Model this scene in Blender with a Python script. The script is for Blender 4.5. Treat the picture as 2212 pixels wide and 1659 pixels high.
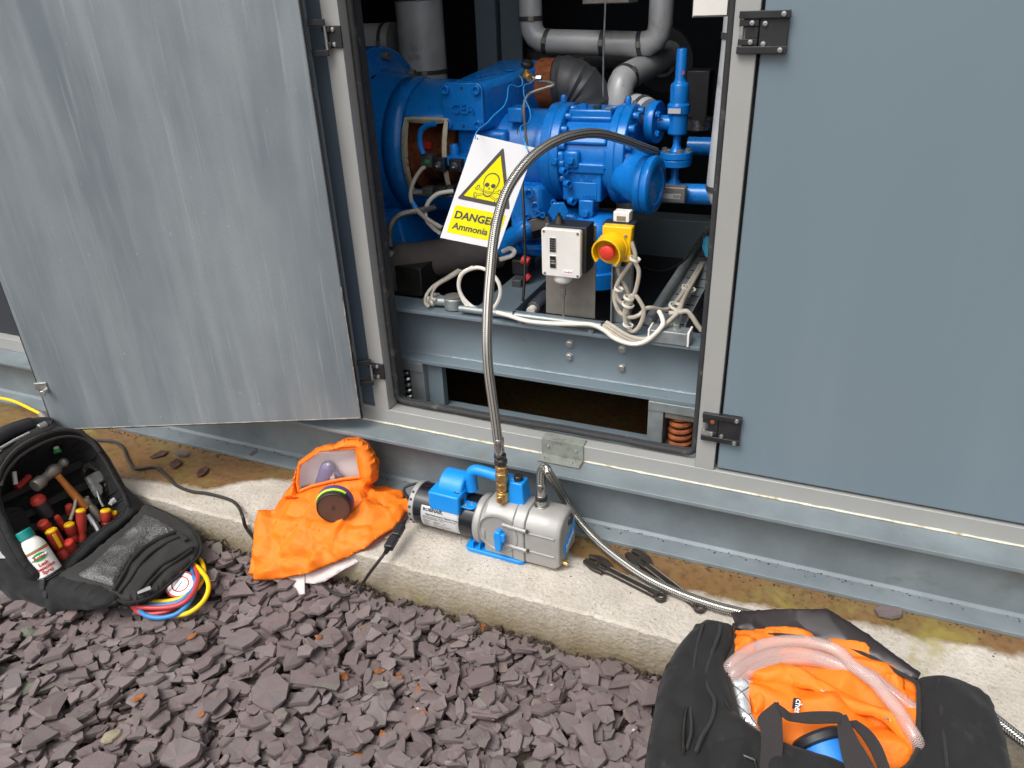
import bpy, bmesh, math, random
import numpy as np
from mathutils import Vector, Matrix, noise as mnoise
from mathutils.geometry import delaunay_2d_cdt
random.seed(7); rng = np.random.default_rng(7)
for o in list(bpy.data.objects): bpy.data.objects.remove(o, do_unlink=True)
scene = bpy.context.scene; COL = scene.collection
R = math.radians

# ------------------------------------------------------------------ camera
CAM = np.array([0.0, -1.532, 1.3]); FPX = 1650.0; SC = 4032 / 2212
YAW, PITCH, ROLL = R(23.852), R(27.535), R(-2.380)
fw = np.array([-math.sin(YAW) * math.cos(PITCH), math.cos(YAW) * math.cos(PITCH), -math.sin(PITCH)])
r0 = np.array([math.cos(YAW), math.sin(YAW), 0.0]); u0 = np.cross(r0, fw)
RT = r0 * math.cos(ROLL) + u0 * math.sin(ROLL); UP = np.cross(RT, fw)
cd = bpy.data.cameras.new('camera'); cam = bpy.data.objects.new('camera', cd); COL.objects.link(cam)
cd.sensor_width = 36; cd.lens = FPX / 2212 * 36; cd.clip_start = .02; cd.clip_end = 500
cam.matrix_world = Matrix(((RT[0], UP[0], -fw[0], CAM[0]), (RT[1], UP[1], -fw[1], CAM[1]), (RT[2], UP[2], -fw[2], CAM[2]), (0, 0, 0, 1)))
scene.camera = cam

# ------------------------------------------------------------------ world, sun, exposure
SUN_EL, SUN_AZ = R(58), R(205)     # high soft light from behind the camera, a little to the left
world = bpy.data.worlds.new('World'); scene.world = world; world.use_nodes = True
wn = world.node_tree.nodes; wl = world.node_tree.links; wn.clear()
sky = wn.new('ShaderNodeTexSky'); sky.sky_type = 'NISHITA'; sky.sun_disc = False
sky.sun_elevation = SUN_EL; sky.sun_rotation = SUN_AZ; sky.air_density = 1.0; sky.dust_density = 6.0; sky.ozone_density = 1.0
hs = wn.new('ShaderNodeHueSaturation'); hs.inputs['Saturation'].default_value = .16
bg = wn.new('ShaderNodeBackground'); bg.inputs['Strength'].default_value = .15
wo = wn.new('ShaderNodeOutputWorld')
wl.new(sky.outputs[0], hs.inputs['Color']); wl.new(hs.outputs[0], bg.inputs['Color']); wl.new(bg.outputs[0], wo.inputs[0])
sl = bpy.data.lights.new('sun', 'SUN'); sl.energy = .9; sl.angle = R(32); sl.color = (1, .97, .93)
sun = bpy.data.objects.new('sun', sl); COL.objects.link(sun)
sd = Vector((math.sin(SUN_AZ) * math.cos(SUN_EL), math.cos(SUN_AZ) * math.cos(SUN_EL), math.sin(SUN_EL)))
sun.rotation_euler = sd.to_track_quat('Z', 'Y').to_euler(); sun.location = sd * 20
vs = scene.view_settings; vs.view_transform = 'Standard'; vs.look = 'None'; vs.gamma = 1; vs.exposure = .58; vs.use_curve_mapping = False
scene.render.engine = 'CYCLES'
scene.cycles.max_bounces = 5; scene.cycles.diffuse_bounces = 3; scene.cycles.glossy_bounces = 3; scene.cycles.transmission_bounces = 4; scene.cycles.transparent_max_bounces = 12

# ------------------------------------------------------------------ measuring: photograph pixel + known plane -> point in the place
def ray(sx, sy):
    return RT * (sx / SC - 1106) - UP * (sy / SC - 829.5) + fw * FPX
def at(sx, sy, x=None, y=None, z=None):
    d = ray(sx, sy)
    i, c = (0, x) if x is not None else (1, y) if y is not None else (2, z)
    return CAM + d * ((c - CAM[i]) / d[i])
class Plane:
    def __init__(s, a, b, c):
        s.o = np.array(a, float); n = np.cross(np.array(b, float) - s.o, np.array(c, float) - s.o); s.n = n / np.linalg.norm(n)
        if s.n @ (CAM - s.o) < 0: s.n = -s.n
    def at(s, q, off=0.0):
        d = ray(*q); return CAM + d * (((s.o + s.n * off - CAM) @ s.n) / (d @ s.n))
    def __call__(s, q): return s.at(q), s.n
def field(h, lo=-.16, hi=.6):                    # first hit of a pixel's ray with the height field h(x, y)
    def f(q):
        d = ray(*q); t0 = (hi - CAM[2]) / d[2]; t1 = (lo - CAM[2]) / d[2]; n = 60; a = t0
        for i in range(1, n + 1):
            t = t0 + (t1 - t0) * i / n; p = CAM + d * t
            if p[2] < h(p[0], p[1]):
                b = t
                for _ in range(12):
                    m = (a + b) / 2; p = CAM + d * m
                    if p[2] < h(p[0], p[1]): b = m
                    else: a = m
                break
            a = t
        p = CAM + d * a; e = .006
        n = np.array([-(h(p[0] + e, p[1]) - h(p[0] - e, p[1])) / (2 * e), -(h(p[0], p[1] + e) - h(p[0], p[1] - e)) / (2 * e), 1.0])
        n[:2] = np.clip(n[:2], -2, 2)
        return p, n / np.linalg.norm(n)
    return f
def zoom(ox, oy, s): return lambda *pts: [(ox + s * p[0], oy + s * p[1]) + tuple(p[2:]) for p in pts]
Vw = zoom(0, 0, SC)

# ------------------------------------------------------------------ materials
def lin(h):
    h = h.lstrip('#'); c = [int(h[i:i + 2], 16) / 255 for i in (0, 2, 4)]
    return tuple(x / 12.92 if x <= .04045 else ((x + .055) / 1.055) ** 2.4 for x in c) + (1.0,)
class NT:
    def __init__(s, name):
        s.m = bpy.data.materials.new(name); s.m.use_nodes = True; s.t = s.m.node_tree; s.n = s.t.nodes; s.n.clear()
        s.out = s.n.new('ShaderNodeOutputMaterial'); s.p = s.n.new('ShaderNodeBsdfPrincipled'); s.t.links.new(s.p.outputs[0], s.out.inputs[0])
        s.tc = s.n.new('ShaderNodeTexCoord'); s.co = s.tc.outputs['Object']
    def lk(s, a, b): s.t.links.new(a, b)
    def set(s, sock, v):
        if hasattr(v, 'is_linked'): s.lk(v, sock)
        else: sock.default_value = v
    def mp(s, scale=(1, 1, 1), co=None, rot=(0, 0, 0)):
        n = s.n.new('ShaderNodeMapping'); n.inputs['Scale'].default_value = scale; n.inputs['Rotation'].default_value = rot; s.lk(co or s.co, n.inputs[0]); return n.outputs[0]
    def noise(s, scale, detail=4, rough=.55, co=None, dist=0):
        n = s.n.new('ShaderNodeTexNoise'); n.inputs['Scale'].default_value = scale; n.inputs['Detail'].default_value = detail
        n.inputs['Roughness'].default_value = rough; n.inputs['Distortion'].default_value = dist; s.lk(co or s.co, n.inputs['Vector']); return n.outputs['Fac']
    def voro(s, scale, co=None, feat='F1', out='Distance'):
        n = s.n.new('ShaderNodeTexVoronoi'); n.feature = feat; n.inputs['Scale'].default_value = scale; s.lk(co or s.co, n.inputs['Vector']); return n.outputs[out]
    def ramp(s, f, a, b, ca=(0, 0, 0, 1), cb=(1, 1, 1, 1)):
        n = s.n.new('ShaderNodeValToRGB'); e = n.color_ramp.elements; e[0].position = a; e[1].position = b; e[0].color = ca; e[1].color = cb; s.lk(f, n.inputs[0]); return n.outputs[0]
    def mix(s, f, a, b, mode='MIX'):
        n = s.n.new('ShaderNodeMix'); n.data_type = 'RGBA'; n.blend_type = mode; s.set(n.inputs[0], f); s.set(n.inputs[6], a); s.set(n.inputs[7], b); return n.outputs[2]
    def math(s, op, a, b=0.0, c=0.0):
        n = s.n.new('ShaderNodeMath'); n.operation = op
        for i, v in enumerate((a, b, c)):
            s.set(n.inputs[i], v)
        return n.outputs[0]
    def bump(s, f, strength=.3, dist=.002, prev=None):
        n = s.n.new('ShaderNodeBump'); n.inputs['Strength'].default_value = strength; n.inputs['Distance'].default_value = dist; s.lk(f, n.inputs['Height'])
        if prev is not None: s.lk(prev, n.inputs['Normal'])
        s.lk(n.outputs[0], s.p.inputs['Normal']); return n.outputs[0]
    def col(s, c): s.set(s.p.inputs['Base Color'], c)
    def rough(s, v): s.set(s.p.inputs['Roughness'], v)
    def metal(s, v): s.set(s.p.inputs['Metallic'], v)
MATS = {}
def pm(name, col, rough=.5, metal=0.0, var=.15, vs_=18, bump=0.0, bs=300, bd=.0006, dirt=None, spec=.5, stretch=(1, 1, 1), rv=.12):
    """painted / plain surface: colour with soft variation, uneven gloss, fine relief, optional dirt (colour, scale, lo, hi)"""
    k = NT(name); c = lin(col) if isinstance(col, str) else tuple(col) + (1,)
    co = k.mp(stretch) if stretch != (1, 1, 1) else k.co
    n1 = k.noise(vs_, 3, .6, co)
    a = tuple(min(1, x * (1 + var)) for x in c[:3]) + (1,); b = tuple(x * (1 - var) for x in c[:3]) + (1,)
    cc = k.ramp(n1, .3, .7, b, a)
    if dirt:
        dc, dsc, lo, hi = dirt
        f = k.ramp(k.noise(dsc, 4, .7, co), lo, hi); cc = k.mix(f, cc, lin(dc))
    k.col(cc); k.metal(metal)
    k.rough(k.ramp(n1, .25, .75, (max(.02, rough - rv),) * 3 + (1,), (min(1, rough + rv),) * 3 + (1,)))
    k.p.inputs['Specular IOR Level'].default_value = spec
    if bump: k.bump(k.noise(bs, 1, .6), bump, bd)
    MATS[name] = k.m; return k.m

# ------------------------------------------------------------------ mesh builder
def spline(pts, k=6, closed=False):
    P = [np.array(p, float) for p in pts]; n = len(P); out = []
    rngi = range(n) if closed else range(n - 1)
    for i in rngi:
        p0 = P[(i - 1) % n] if closed or i > 0 else 2 * P[0] - P[1]; p1 = P[i]; p2 = P[(i + 1) % n]
        p3 = P[(i + 2) % n] if closed or i + 2 < n else 2 * P[-1] - P[-2]
        for j in range(k):
            t = j / k
            out.append(.5 * ((2 * p1) + (-p0 + p2) * t + (2 * p0 - 5 * p1 + 4 * p2 - p3) * t * t + (-p0 + 3 * p1 - 3 * p2 + p3) * t ** 3))
    if not closed: out.append(P[-1])
    return out
def unit(v): v = np.array(v, float); return v / (np.linalg.norm(v) + 1e-12)
def frame(ax):
    a = unit(ax); h = np.array([0, 0, 1.0]) if abs(a[2]) < .9 else np.array([1.0, 0, 0])
    u = unit(np.cross(h, a)); return u, np.cross(a, u), a
class MB:
    def __init__(s): s.v = []; s.f = []; s.uv = {}
    def add(s, vs, fs):
        b = len(s.v); s.v += [tuple(map(float, p)) for p in vs]; s.f += [tuple(b + i for i in f) for f in fs]; return s
    def hexa(s, c):  # 8 corners: bottom 4 ccw, top 4 ccw
        return s.add(c, [(3, 2, 1, 0), (4, 5, 6, 7), (0, 1, 5, 4), (1, 2, 6, 5), (2, 3, 7, 6), (3, 0, 4, 7)])
    def box(s, a, b):
        (x0, y0, z0), (x1, y1, z1) = a, b
        return s.hexa([(x0, y0, z0), (x1, y0, z0), (x1, y1, z0), (x0, y1, z0), (x0, y0, z1), (x1, y0, z1), (x1, y1, z1), (x0, y1, z1)])
    def obox(s, c, ux, uy, uz, sx, sy, sz):
        c = np.array(c, float); ux, uy, uz = [np.array(q, float) for q in (ux, uy, uz)]
        g = lambda i, j, k: c + ux * sx * i / 2 + uy * sy * j / 2 + uz * sz * k / 2
        return s.hexa([g(-1, -1, -1), g(1, -1, -1), g(1, 1, -1), g(-1, 1, -1), g(-1, -1, 1), g(1, -1, 1), g(1, 1, 1), g(-1, 1, 1)])
    def lathe(s, prof, o, ax, n=24, a0=0, a1=2 * math.pi, up=None):
        """profile [(radius, height)] turned about ax through o"""
        o = np.array(o, float); u, w, a = frame(ax)
        if up is not None:
            a = unit(ax); u = unit(np.array(up, float) - a * (np.array(up, float) @ a)); w = np.cross(a, u)
        full = abs(a1 - a0 - 2 * math.pi) < 1e-6; m = n if full else n + 1; b = len(s.v)
        for r, h in prof:
            for i in range(m):
                t = a0 + (a1 - a0) * i / n
                s.v.append(tuple(o + a * h + (u * math.cos(t) + w * math.sin(t)) * max(r, 1e-5)))
        for j in range(len(prof) - 1):
            for i in range(n):
                i2 = (i + 1) % m if full else i + 1
                s.f.append((b + j * m + i, b + j * m + i2, b + (j + 1) * m + i2, b + (j + 1) * m + i))
        return s
    def cyl(s, p0, p1, r, r1=None, n=16):
        p0 = np.array(p0, float); p1 = np.array(p1, float); L = np.linalg.norm(p1 - p0); r1 = r if r1 is None else r1
        return s.lathe([(0, 0), (r, 0), (r1, L), (0, L)], p0, p1 - p0, n)
    def tube(s, pts, r, n=10, uvn=None, cap=True, closed=False):
        P = [np.array(p, float) for p in pts]; m = len(P); b = len(s.v)
        rs = r if hasattr(r, '__len__') else [r] * m
        T = [unit((P[(i + 1) % m] if closed or i + 1 < m else P[i]) - (P[i - 1] if closed or i > 0 else P[i])) for i in range(m)]
        u = frame(T[0])[0]; L = 0; Ls = []
        for i in range(m):
            if i: L += np.linalg.norm(P[i] - P[i - 1])
            Ls.append(L); u = unit(u - T[i] * (u @ T[i])); w = np.cross(T[i], u)
            for j in range(n):
                t = 2 * math.pi * j / n; s.v.append(tuple(P[i] + (u * math.cos(t) + w * math.sin(t)) * rs[i]))
        for i in range(m if closed else m - 1):
            i2 = (i + 1) % m
            for j in range(n):
                j2 = (j + 1) % n
                s.uv[len(s.f)] = [(j / n, Ls[i]), ((j + 1) / n, Ls[i]), ((j + 1) / n, Ls[i2]), (j / n, Ls[i2])]
                s.f.append((b + i * n + j, b + i * n + j2, b + i2 * n + j2, b + i2 * n + j))
        if cap and not closed:
            s.f.append(tuple(b + j for j in range(n))[::-1]); s.f.append(tuple(b + (m - 1) * n + j for j in range(n)))
        return s
    def prism(s, poly, o, ux, uy, t, uz=None):
        """2-D polygon (ccw) at o in axes ux, uy, extruded by t along ux x uy (or uz)"""
        o, ux, uy = [np.array(q, float) for q in (o, ux, uy)]; uz = np.cross(ux, uy) if uz is None else np.array(uz, float)
        n = len(poly); lo = [o + ux * a + uy * b_ for a, b_ in poly]; hi = [p + uz * t for p in lo]
        return s.add(lo + hi, [tuple(range(n))[::-1], tuple(range(n, 2 * n))] + [(i, (i + 1) % n, n + (i + 1) % n, n + i) for i in range(n)])
    def sphere(s, c, r, n=12, sc=(1, 1, 1), ax=(0, 0, 1)):
        prof = [(r * math.sin(math.pi * i / n), -r * math.cos(math.pi * i / n)) for i in range(n + 1)]
        return s.lathe(prof, c, ax, 2 * n)
    def strip(s, A, B, t):
        """flat band between two edge lines, thickness t"""
        n = len(A); A = [np.array(p) for p in A]; B = [np.array(p) for p in B]; b = len(s.v)
        for i in range(n):
            d = A[min(i + 1, n - 1)] - A[max(i - 1, 0)]; nn = unit(np.cross(B[i] - A[i], d)) * t / 2
            if nn @ (CAM - A[i]) < 0: nn = -nn
            s.v += [tuple(A[i] + nn), tuple(B[i] + nn), tuple(B[i] - nn), tuple(A[i] - nn)]
        for i in range(n - 1):
            q = b + 4 * i
            for j in range(4): s.f.append((q + j, q + (j + 1) % 4, q + 4 + (j + 1) % 4, q + 4 + j))
        s.f.append((b, b + 1, b + 2, b + 3)); q = b + 4 * (n - 1); s.f.append((q + 3, q + 2, q + 1, q)); return s
    def mesh(s, name, smooth=True, angle=38):
        me = bpy.data.meshes.new(name); me.from_pydata(s.v, [], s.f)
        if s.uv:
            ul = me.uv_layers.new(name='UVMap').data
            for pi, uvs in s.uv.items():
                st = me.polygons[pi].loop_start
                for k_, q in enumerate(uvs): ul[st + k_].uv = q
        bm = bmesh.new(); bm.from_mesh(me); bmesh.ops.remove_doubles(bm, verts=bm.verts, dist=2e-6); bmesh.ops.recalc_face_normals(bm, faces=bm.faces); bm.to_mesh(me); bm.free()
        if smooth:
            me.polygons.foreach_set('use_smooth', [True] * len(me.polygons)); me.set_sharp_from_angle(angle=R(angle))
        me.update(); return me
    def part(s, name, m, parent=None, bevel=0.0, seg=2, solid=0.0, sub=0, smooth=True, angle=38, label=None):
        return mobj(name, s.mesh(name, smooth, angle), m, parent, bevel, seg, solid, sub, label)
def mobj(name, me, m, parent=None, bevel=0.0, seg=2, solid=0.0, sub=0, label=None):
    o = bpy.data.objects.new(name, me); COL.objects.link(o)
    if m is not None and not me.materials: me.materials.append(MATS[m] if isinstance(m, str) else m)
    if parent is not None:
        o.parent = parent
        if parent.type == 'EMPTY': o.matrix_parent_inverse = Matrix.Translation(-parent.location)
    if solid:
        d = o.modifiers.new('solid', 'SOLIDIFY'); d.thickness = abs(solid); d.offset = -1 if solid > 0 else 0
    if bevel:
        d = o.modifiers.new('bevel', 'BEVEL'); d.width = bevel; d.segments = seg; d.limit_method = 'ANGLE'; d.angle_limit = R(40)
    if sub:
        d = o.modifiers.new('sub', 'SUBSURF'); d.levels = d.render_levels = sub
    if label: o['label'] = label
    return o
def tag(o, label, cat, group=None, kind=None):
    o['label'] = label
    if kind: o['kind'] = kind
    else: o['category'] = cat
    if group: o['group'] = group
    return o
def thing(name, label, cat, loc=(0, 0, 0), group=None):
    o = bpy.data.objects.new(name, None); COL.objects.link(o); o.location = Vector([float(q) for q in loc]); o.empty_display_size = .05
    return tag(o, label, cat, group)
def struct(o, label=None):
    o['kind'] = 'structure'
    if label: o['label'] = label
    return o
SHARED = {}
def hexmesh(r, h, kind='hex'):
    key = (kind, round(r, 5), round(h, 5))
    if key not in SHARED:
        b = MB()
        if kind == 'hex':
            b.lathe([(0, -.001), (r * 1.25, -.001), (r * 1.25, h * .18), (0, h * .18)], (0, 0, 0), (0, 0, 1), 16)
            b.lathe([(0, h * .18), (r, h * .18), (r, h * .85), (r * .8, h), (0, h)], (0, 0, 0), (0, 0, 1), 6)
        elif kind == 'socket':
            b.lathe([(0, -.001), (r, -.001), (r, h * .9), (r * .9, h), (r * .62, h), (r * .55, h * .45), (0, h * .45)], (0, 0, 0), (0, 0, 1), 14)
        else:
            b.lathe([(0, -.001), (r, -.001), (r, h * .5), (r * .8, h * .9), (r * .35, h), (r * .3, h * .7), (0, h * .7)], (0, 0, 0), (0, 0, 1), 14)
        SHARED[key] = b.mesh('bolt')
    return SHARED[key]
def bolts(pts, ax, r, h, m, parent, kind='hex', name='bolt'):
    me = hexmesh(r, h, kind); mm = MATS[m]
    if not me.materials: me.materials.append(mm)
    elif me.materials[0] != mm:
        me2 = me.copy(); me2.materials[0] = mm; me = me2
    q = Vector([float(t) for t in ax]).to_track_quat('Z', 'Y')
    for p in pts:
        o = bpy.data.objects.new(name, me); COL.objects.link(o)
        o.parent = parent
        if parent.type == 'EMPTY': o.matrix_parent_inverse = Matrix.Translation(-parent.location)
        o.rotation_mode = 'QUATERNION'; o.rotation_quaternion = q @ Vector((0, 0, 1)).rotation_difference(Vector((0, 0, 1))); o.location = Vector([float(t) for t in p])
def text(body, size, f, m, parent, name='lettering', ext=.0004, align='CENTER', space=1.0, bold=0.0, fit=0):
    """lettering; f(x, y, z) places a point of the flat text in the place"""
    cu = bpy.data.curves.new('t', 'FONT'); cu.body = body; cu.size = size; cu.extrude = ext; cu.align_x = align; cu.space_character = space; cu.offset = bold; cu.resolution_u = 3
    ob = bpy.data.objects.new('t', cu)
    me = bpy.data.meshes.new_from_object(ob); me.name = name
    bpy.data.objects.remove(ob)
    k_ = fit / (max(v.co.x for v in me.vertices) - min(v.co.x for v in me.vertices)) if fit else 1
    for v in me.vertices: v.co = Vector([float(q) for q in f(v.co.x * k_, v.co.y * k_, v.co.z)])
    me.materials.clear(); return mobj(name, me, m, parent)
def flat(o, ux, uy):
    o, ux, uy = np.array(o, float), unit(ux), unit(uy); n = np.cross(ux, uy)
    return lambda x, y, z: o + ux * x + uy * y + n * z
def inside(p, poly):
    c = False; j = len(poly) - 1
    for i in range(len(poly)):
        (xi, yi), (xj, yj) = poly[i], poly[j]
        if (yi > p[1]) != (yj > p[1]) and p[0] < (xj - xi) * (p[1] - yi) / (yj - yi + 1e-12) + xi: c = not c
        j = i
    return c
def inmany(P, poly):
    P = np.asarray(P, float); Q = np.asarray([q[:2] for q in poly], float); Q2 = np.roll(Q, 1, 0); c = np.zeros(len(P), bool)
    for (xi, yi), (xj, yj) in zip(Q, Q2): c ^= ((yi > P[:, 1]) != (yj > P[:, 1])) & (P[:, 0] < (xj - xi) * (P[:, 1] - yi) / (yj - yi + 1e-12) + xi)
    return c
def densify(poly, sp):
    out = []
    for i in range(len(poly)):
        a = np.array(poly[i][:2], float); b = np.array(poly[(i + 1) % len(poly)][:2], float); n = max(1, int(round(np.linalg.norm(b - a) / sp)))
        out += [tuple(a + (b - a) * j / n) for j in range(n)]
    return out
def ridge(p, s, seed=0.0, pw=3):
    v = mnoise.noise(Vector((p[0] * s + seed, p[1] * s + seed * 1.7, p[2] * s - seed))); return (1 - abs(v)) ** pw
def crum(p, s, seed=0.0, st=(1, 1, 1)):         # crumpled cloth: straight sharp creases between flat facets
    d, _ = mnoise.voronoi(Vector((p[0] * s * st[0] + seed, p[1] * s * st[1] + seed * 1.3, p[2] * s * st[2] - seed))); return d[1] - d[0]
def sheet(outline, mapf, front=.01, back=0.0, Rr=.03, sp=12, holes=(), wr=None, smooth_outline=False, pw=.5):
    """closed soft body over an outline: seen side bulges by front, far side by back; wr(p, d) adds creases"""
    ol = [tuple(p[:2]) for p in outline]
    if smooth_outline: ol = [tuple(p) for p in spline([(a, b) for a, b in ol], 4, True)]
    bd = densify(ol, sp); hb = [densify([tuple(q[:2]) for q in h], sp) for h in holes]
    xs = [p[0] for p in bd]; ys = [p[1] for p in bd]; inn = []
    y = min(ys) + sp * .5; row = 0
    allb = np.array(bd + [q for h in hb for q in h])
    while y < max(ys):
        x = min(xs) + (sp * .5 if row % 2 else 0)
        while x < max(xs):
            inn.append((x + random.uniform(-.18, .18) * sp, y + random.uniform(-.18, .18) * sp)); x += sp
        y += sp * .87; row += 1
    if inn:
        I = np.array(inn); ok = inmany(I, bd)
        for h in hb: ok &= ~inmany(I, h)
        I = I[ok]; inn = [tuple(q) for q in I if np.min(np.hypot(allb[:, 0] - q[0], allb[:, 1] - q[1])) > sp * .45]
    pts = bd + [q for h in hb for q in h] + inn; ed = []; b = 0
    for lp in [bd] + hb:
        ed += [(b + i, b + (i + 1) % len(lp)) for i in range(len(lp))]; b += len(lp)
    V2, E2, F2, _, _, _ = delaunay_2d_cdt([Vector(p) for p in pts], ed, [], 0, 1e-6)
    V2 = [(v.x, v.y) for v in V2]
    va = np.array(V2); cen = np.array([va[list(f)].mean(0) for f in F2]); ok = inmany(cen, bd)
    for h in hb: ok &= ~inmany(cen, h)
    tris = [tuple(f) for f, k_ in zip(F2, ok) if k_]
    P = []; N = []
    for q in V2:
        p, n = mapf(q); P.append(p); N.append(n)
    P = np.array(P); N = np.array(N)
    # boundary of the triangulation
    cnt = {}
    for f in tris:
        for i in range(len(f)):
            e = tuple(sorted((f[i], f[(i + 1) % len(f)]))); cnt[e] = cnt.get(e, 0) + 1
    be = [e for e, c in cnt.items() if c == 1]; bv = sorted({i for e in be for i in e}); B = P[bv]
    d = np.array([np.min(np.linalg.norm(B - p, axis=1)) for p in P]); d[bv] = 0
    prof = (1 - (1 - np.clip(d / Rr, 0, 1)) ** 2) ** pw
    m = MB(); used = sorted({i for f in tris for i in f}); ix = {}
    for i in used:
        w = wr(P[i], d[i]) if wr else 0
        ix[i] = len(m.v); m.v.append(tuple(P[i] + N[i] * (front * prof[i] + w)))
    m.f += [tuple(ix[i] for i in f) for f in tris]
    if back:
        jx = {}
        for i in used:
            if d[i] == 0: jx[i] = ix[i]
            else: jx[i] = len(m.v); m.v.append(tuple(P[i] - N[i] * (back * prof[i])))
        m.f += [tuple(jx[i] for i in f)[::-1] for f in tris]
    return m

# ------------------------------------------------------------------ surface library
pm('alu', '#9b9b98', .42, .1, .03, 6, dirt=('#88877f', 30, .66, .9))
pm('panel_paint', '#6c7b84', .36, 0, .015, 2.0, rv=.04, bump=.03, bs=3, bd=.01, dirt=('#728089', 9, .5, .95), stretch=(1, 1, .12))
pm('dark_panel', '#4d5b68', .45, 0, .05, 3)
pm('steel_paint', '#66737a', .45, 0, .07, 7, bump=.06, bs=500, bd=.0003, dirt=('#4a5458', 40, .66, .78))
pm('rubber', '#2b2b2d', .75, 0, .2, 40, bump=.3, bs=250, bd=.0006, dirt=('#6f6a64', 22, .58, .8))
pm('black_plastic', '#1f1f22', .5, 0, .15, 30, bump=.15, bs=900, bd=.0002)
pm('zinc', '#b9b9b6', .35, .85, .15, 60, bump=.1, bs=400)
pm('galv', '#8f9596', .48, .55, .14, 26, bump=.08, bs=200, dirt=('#6b6d6a', 35, .6, .8))
pm('dull_galv', '#83877f', .65, .1, .12, 40, dirt=('#5f5a4a', 25, .5, .75)); pm('dull_steel', '#8b857d', .5, .6, .12, 24, dirt=('#6d665c', 20, .6, .8))
pm('rust', '#8a4a24', .85, 0, .35, 45, bump=.5, bs=200, bd=.001, dirt=('#4a2a18', 60, .5, .7))
pm('blue_paint', '#1273c6', .26, 0, .08, 14, bump=.2, bs=220, bd=.0009, rv=.07, dirt=('#0b4a86', 20, .62, .8))
pm('cladding', '#c2c3c3', .4, .12, .12, 10, bump=.06, bs=90, bd=.0015, dirt=('#5b564c', 9, .6, .85))
pm('clad_dark', '#46474a', .5, .1, .15, 10)
pm('foam', '#544e4a', .9, 0, .15, 30, bump=.4, bs=260, bd=.001, dirt=('#5b544c', 15, .6, .85))
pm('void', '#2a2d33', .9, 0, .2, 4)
pm('cream', '#b3ab92', .7, 0, .12, 40, dirt=('#7a3f1c', 45, .58, .68))
pm('white_plastic', '#dfdcd6', .45, 0, .03, 20, bump=.1, bs=700, bd=.0003)
pm('white_cable', '#d8d3c8', .45, 0, .06, 30, dirt=('#8d8474', 50, .64, .85))
pm('grey_cable', '#aaa294', .5, 0, .08, 60, dirt=('#5e564a', 60, .6, .8))
pm('black_cable', '#26231f', .5, 0, .15, 40)
pm('yellow', '#e6b400', .45, 0, .06, 20, dirt=('#8f7010', 30, .7, .9))
pm('red', '#d13a2c', .45, 0, .08, 20)
pm('copper', '#a06a4a', .4, .8, .2, 40)
pm('brass', '#d8b070', .3, .9, .15, 40)
pm('stainless', '#b5b3ae', .25, .95, .1, 40)
pm('chrome_dark', '#4b4844', .35, .8, .2, 30)
pm('black_steel', '#35302c', .36, .25, .2, 40, dirt=('#4a423a', 50, .6, .8))
pm('sealant', '#cfc8b6', .8, 0, .15, 60, bump=.6, bs=160, bd=.002, dirt=('#8f7d2c', 12, .56, .66))
pm('worn_rim', '#938e86', .8, 0, .2, 60, bump=.5, bs=200, bd=.001, dirt=('#6b5f50', 30, .5, .7)); pm('weld', '#8b989f', .6, 0, .15, 70, bump=.6, bs=300, bd=.002)
pm('sign_white', '#f4f4f6', .4, 0, .01, 8); pm('sign_yellow', '#fdf400', .42, 0, .02, 8); pm('sign_black', '#595350', .45, 0, .05, 30)
pm('sky_wire', '#2c8fd8', .45, 0, .05, 40)
pm('pump_blue', '#0d86d8', .42, 0, .04, 25, bump=.1, bs=600, bd=.0003)
pm('pump_silver', '#9d9b97', .5, .3, .05, 30, bump=.22, bs=500, bd=.0005)
pm('pump_black', '#17191f', .22, 0, .1, 20)
pm('label_silver', '#c3c3c4', .4, .25, .03, 20)
pm('ink', '#17181c', .6, 0, .1, 30)
pm('purple', '#514a78', .5, 0, .1, 30); pm('brown_plastic', '#33201b', .5, 0, .1, 40); pm('brown_pale', '#a87860', .5, 0, .1, 40)
pm('green_print', '#2f9a4a', .5, 0, .05, 20);
pm('teal_cap', '#0f7f78', .4, 0, .06, 20); pm('tool_red', '#a83226', .5, 0, .15, 60, dirt=('#5e1f18', 70, .6, .75)); pm('wood', '#a5622a', .45, 0, .25, 40, stretch=(1, 1, .25), bump=.2)
pm('hose_yellow', '#f2c307', .4, 0, .05, 30); pm('hose_blue', '#2f78b4', .4, 0, .05, 30); pm('hose_red', '#b53b3b', .4, 0, .06, 30)
pm('filter_blue', '#2f7fd6', .35, 0, .06, 10); pm('red_ink', '#b2302c', .5, 0, .05, 30); pm('teal_tag', '#2fa3c4', .5, 0, .05, 20)
pm('leaf', '#8f5528', .75, 0, .4, 35, bump=.3, bs=200, dirt=('#5f3a22', 40, .5, .62))
pm('leaf_dark', '#4a2e24', .7, 0, .4, 40, bump=.3, bs=200)

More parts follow.
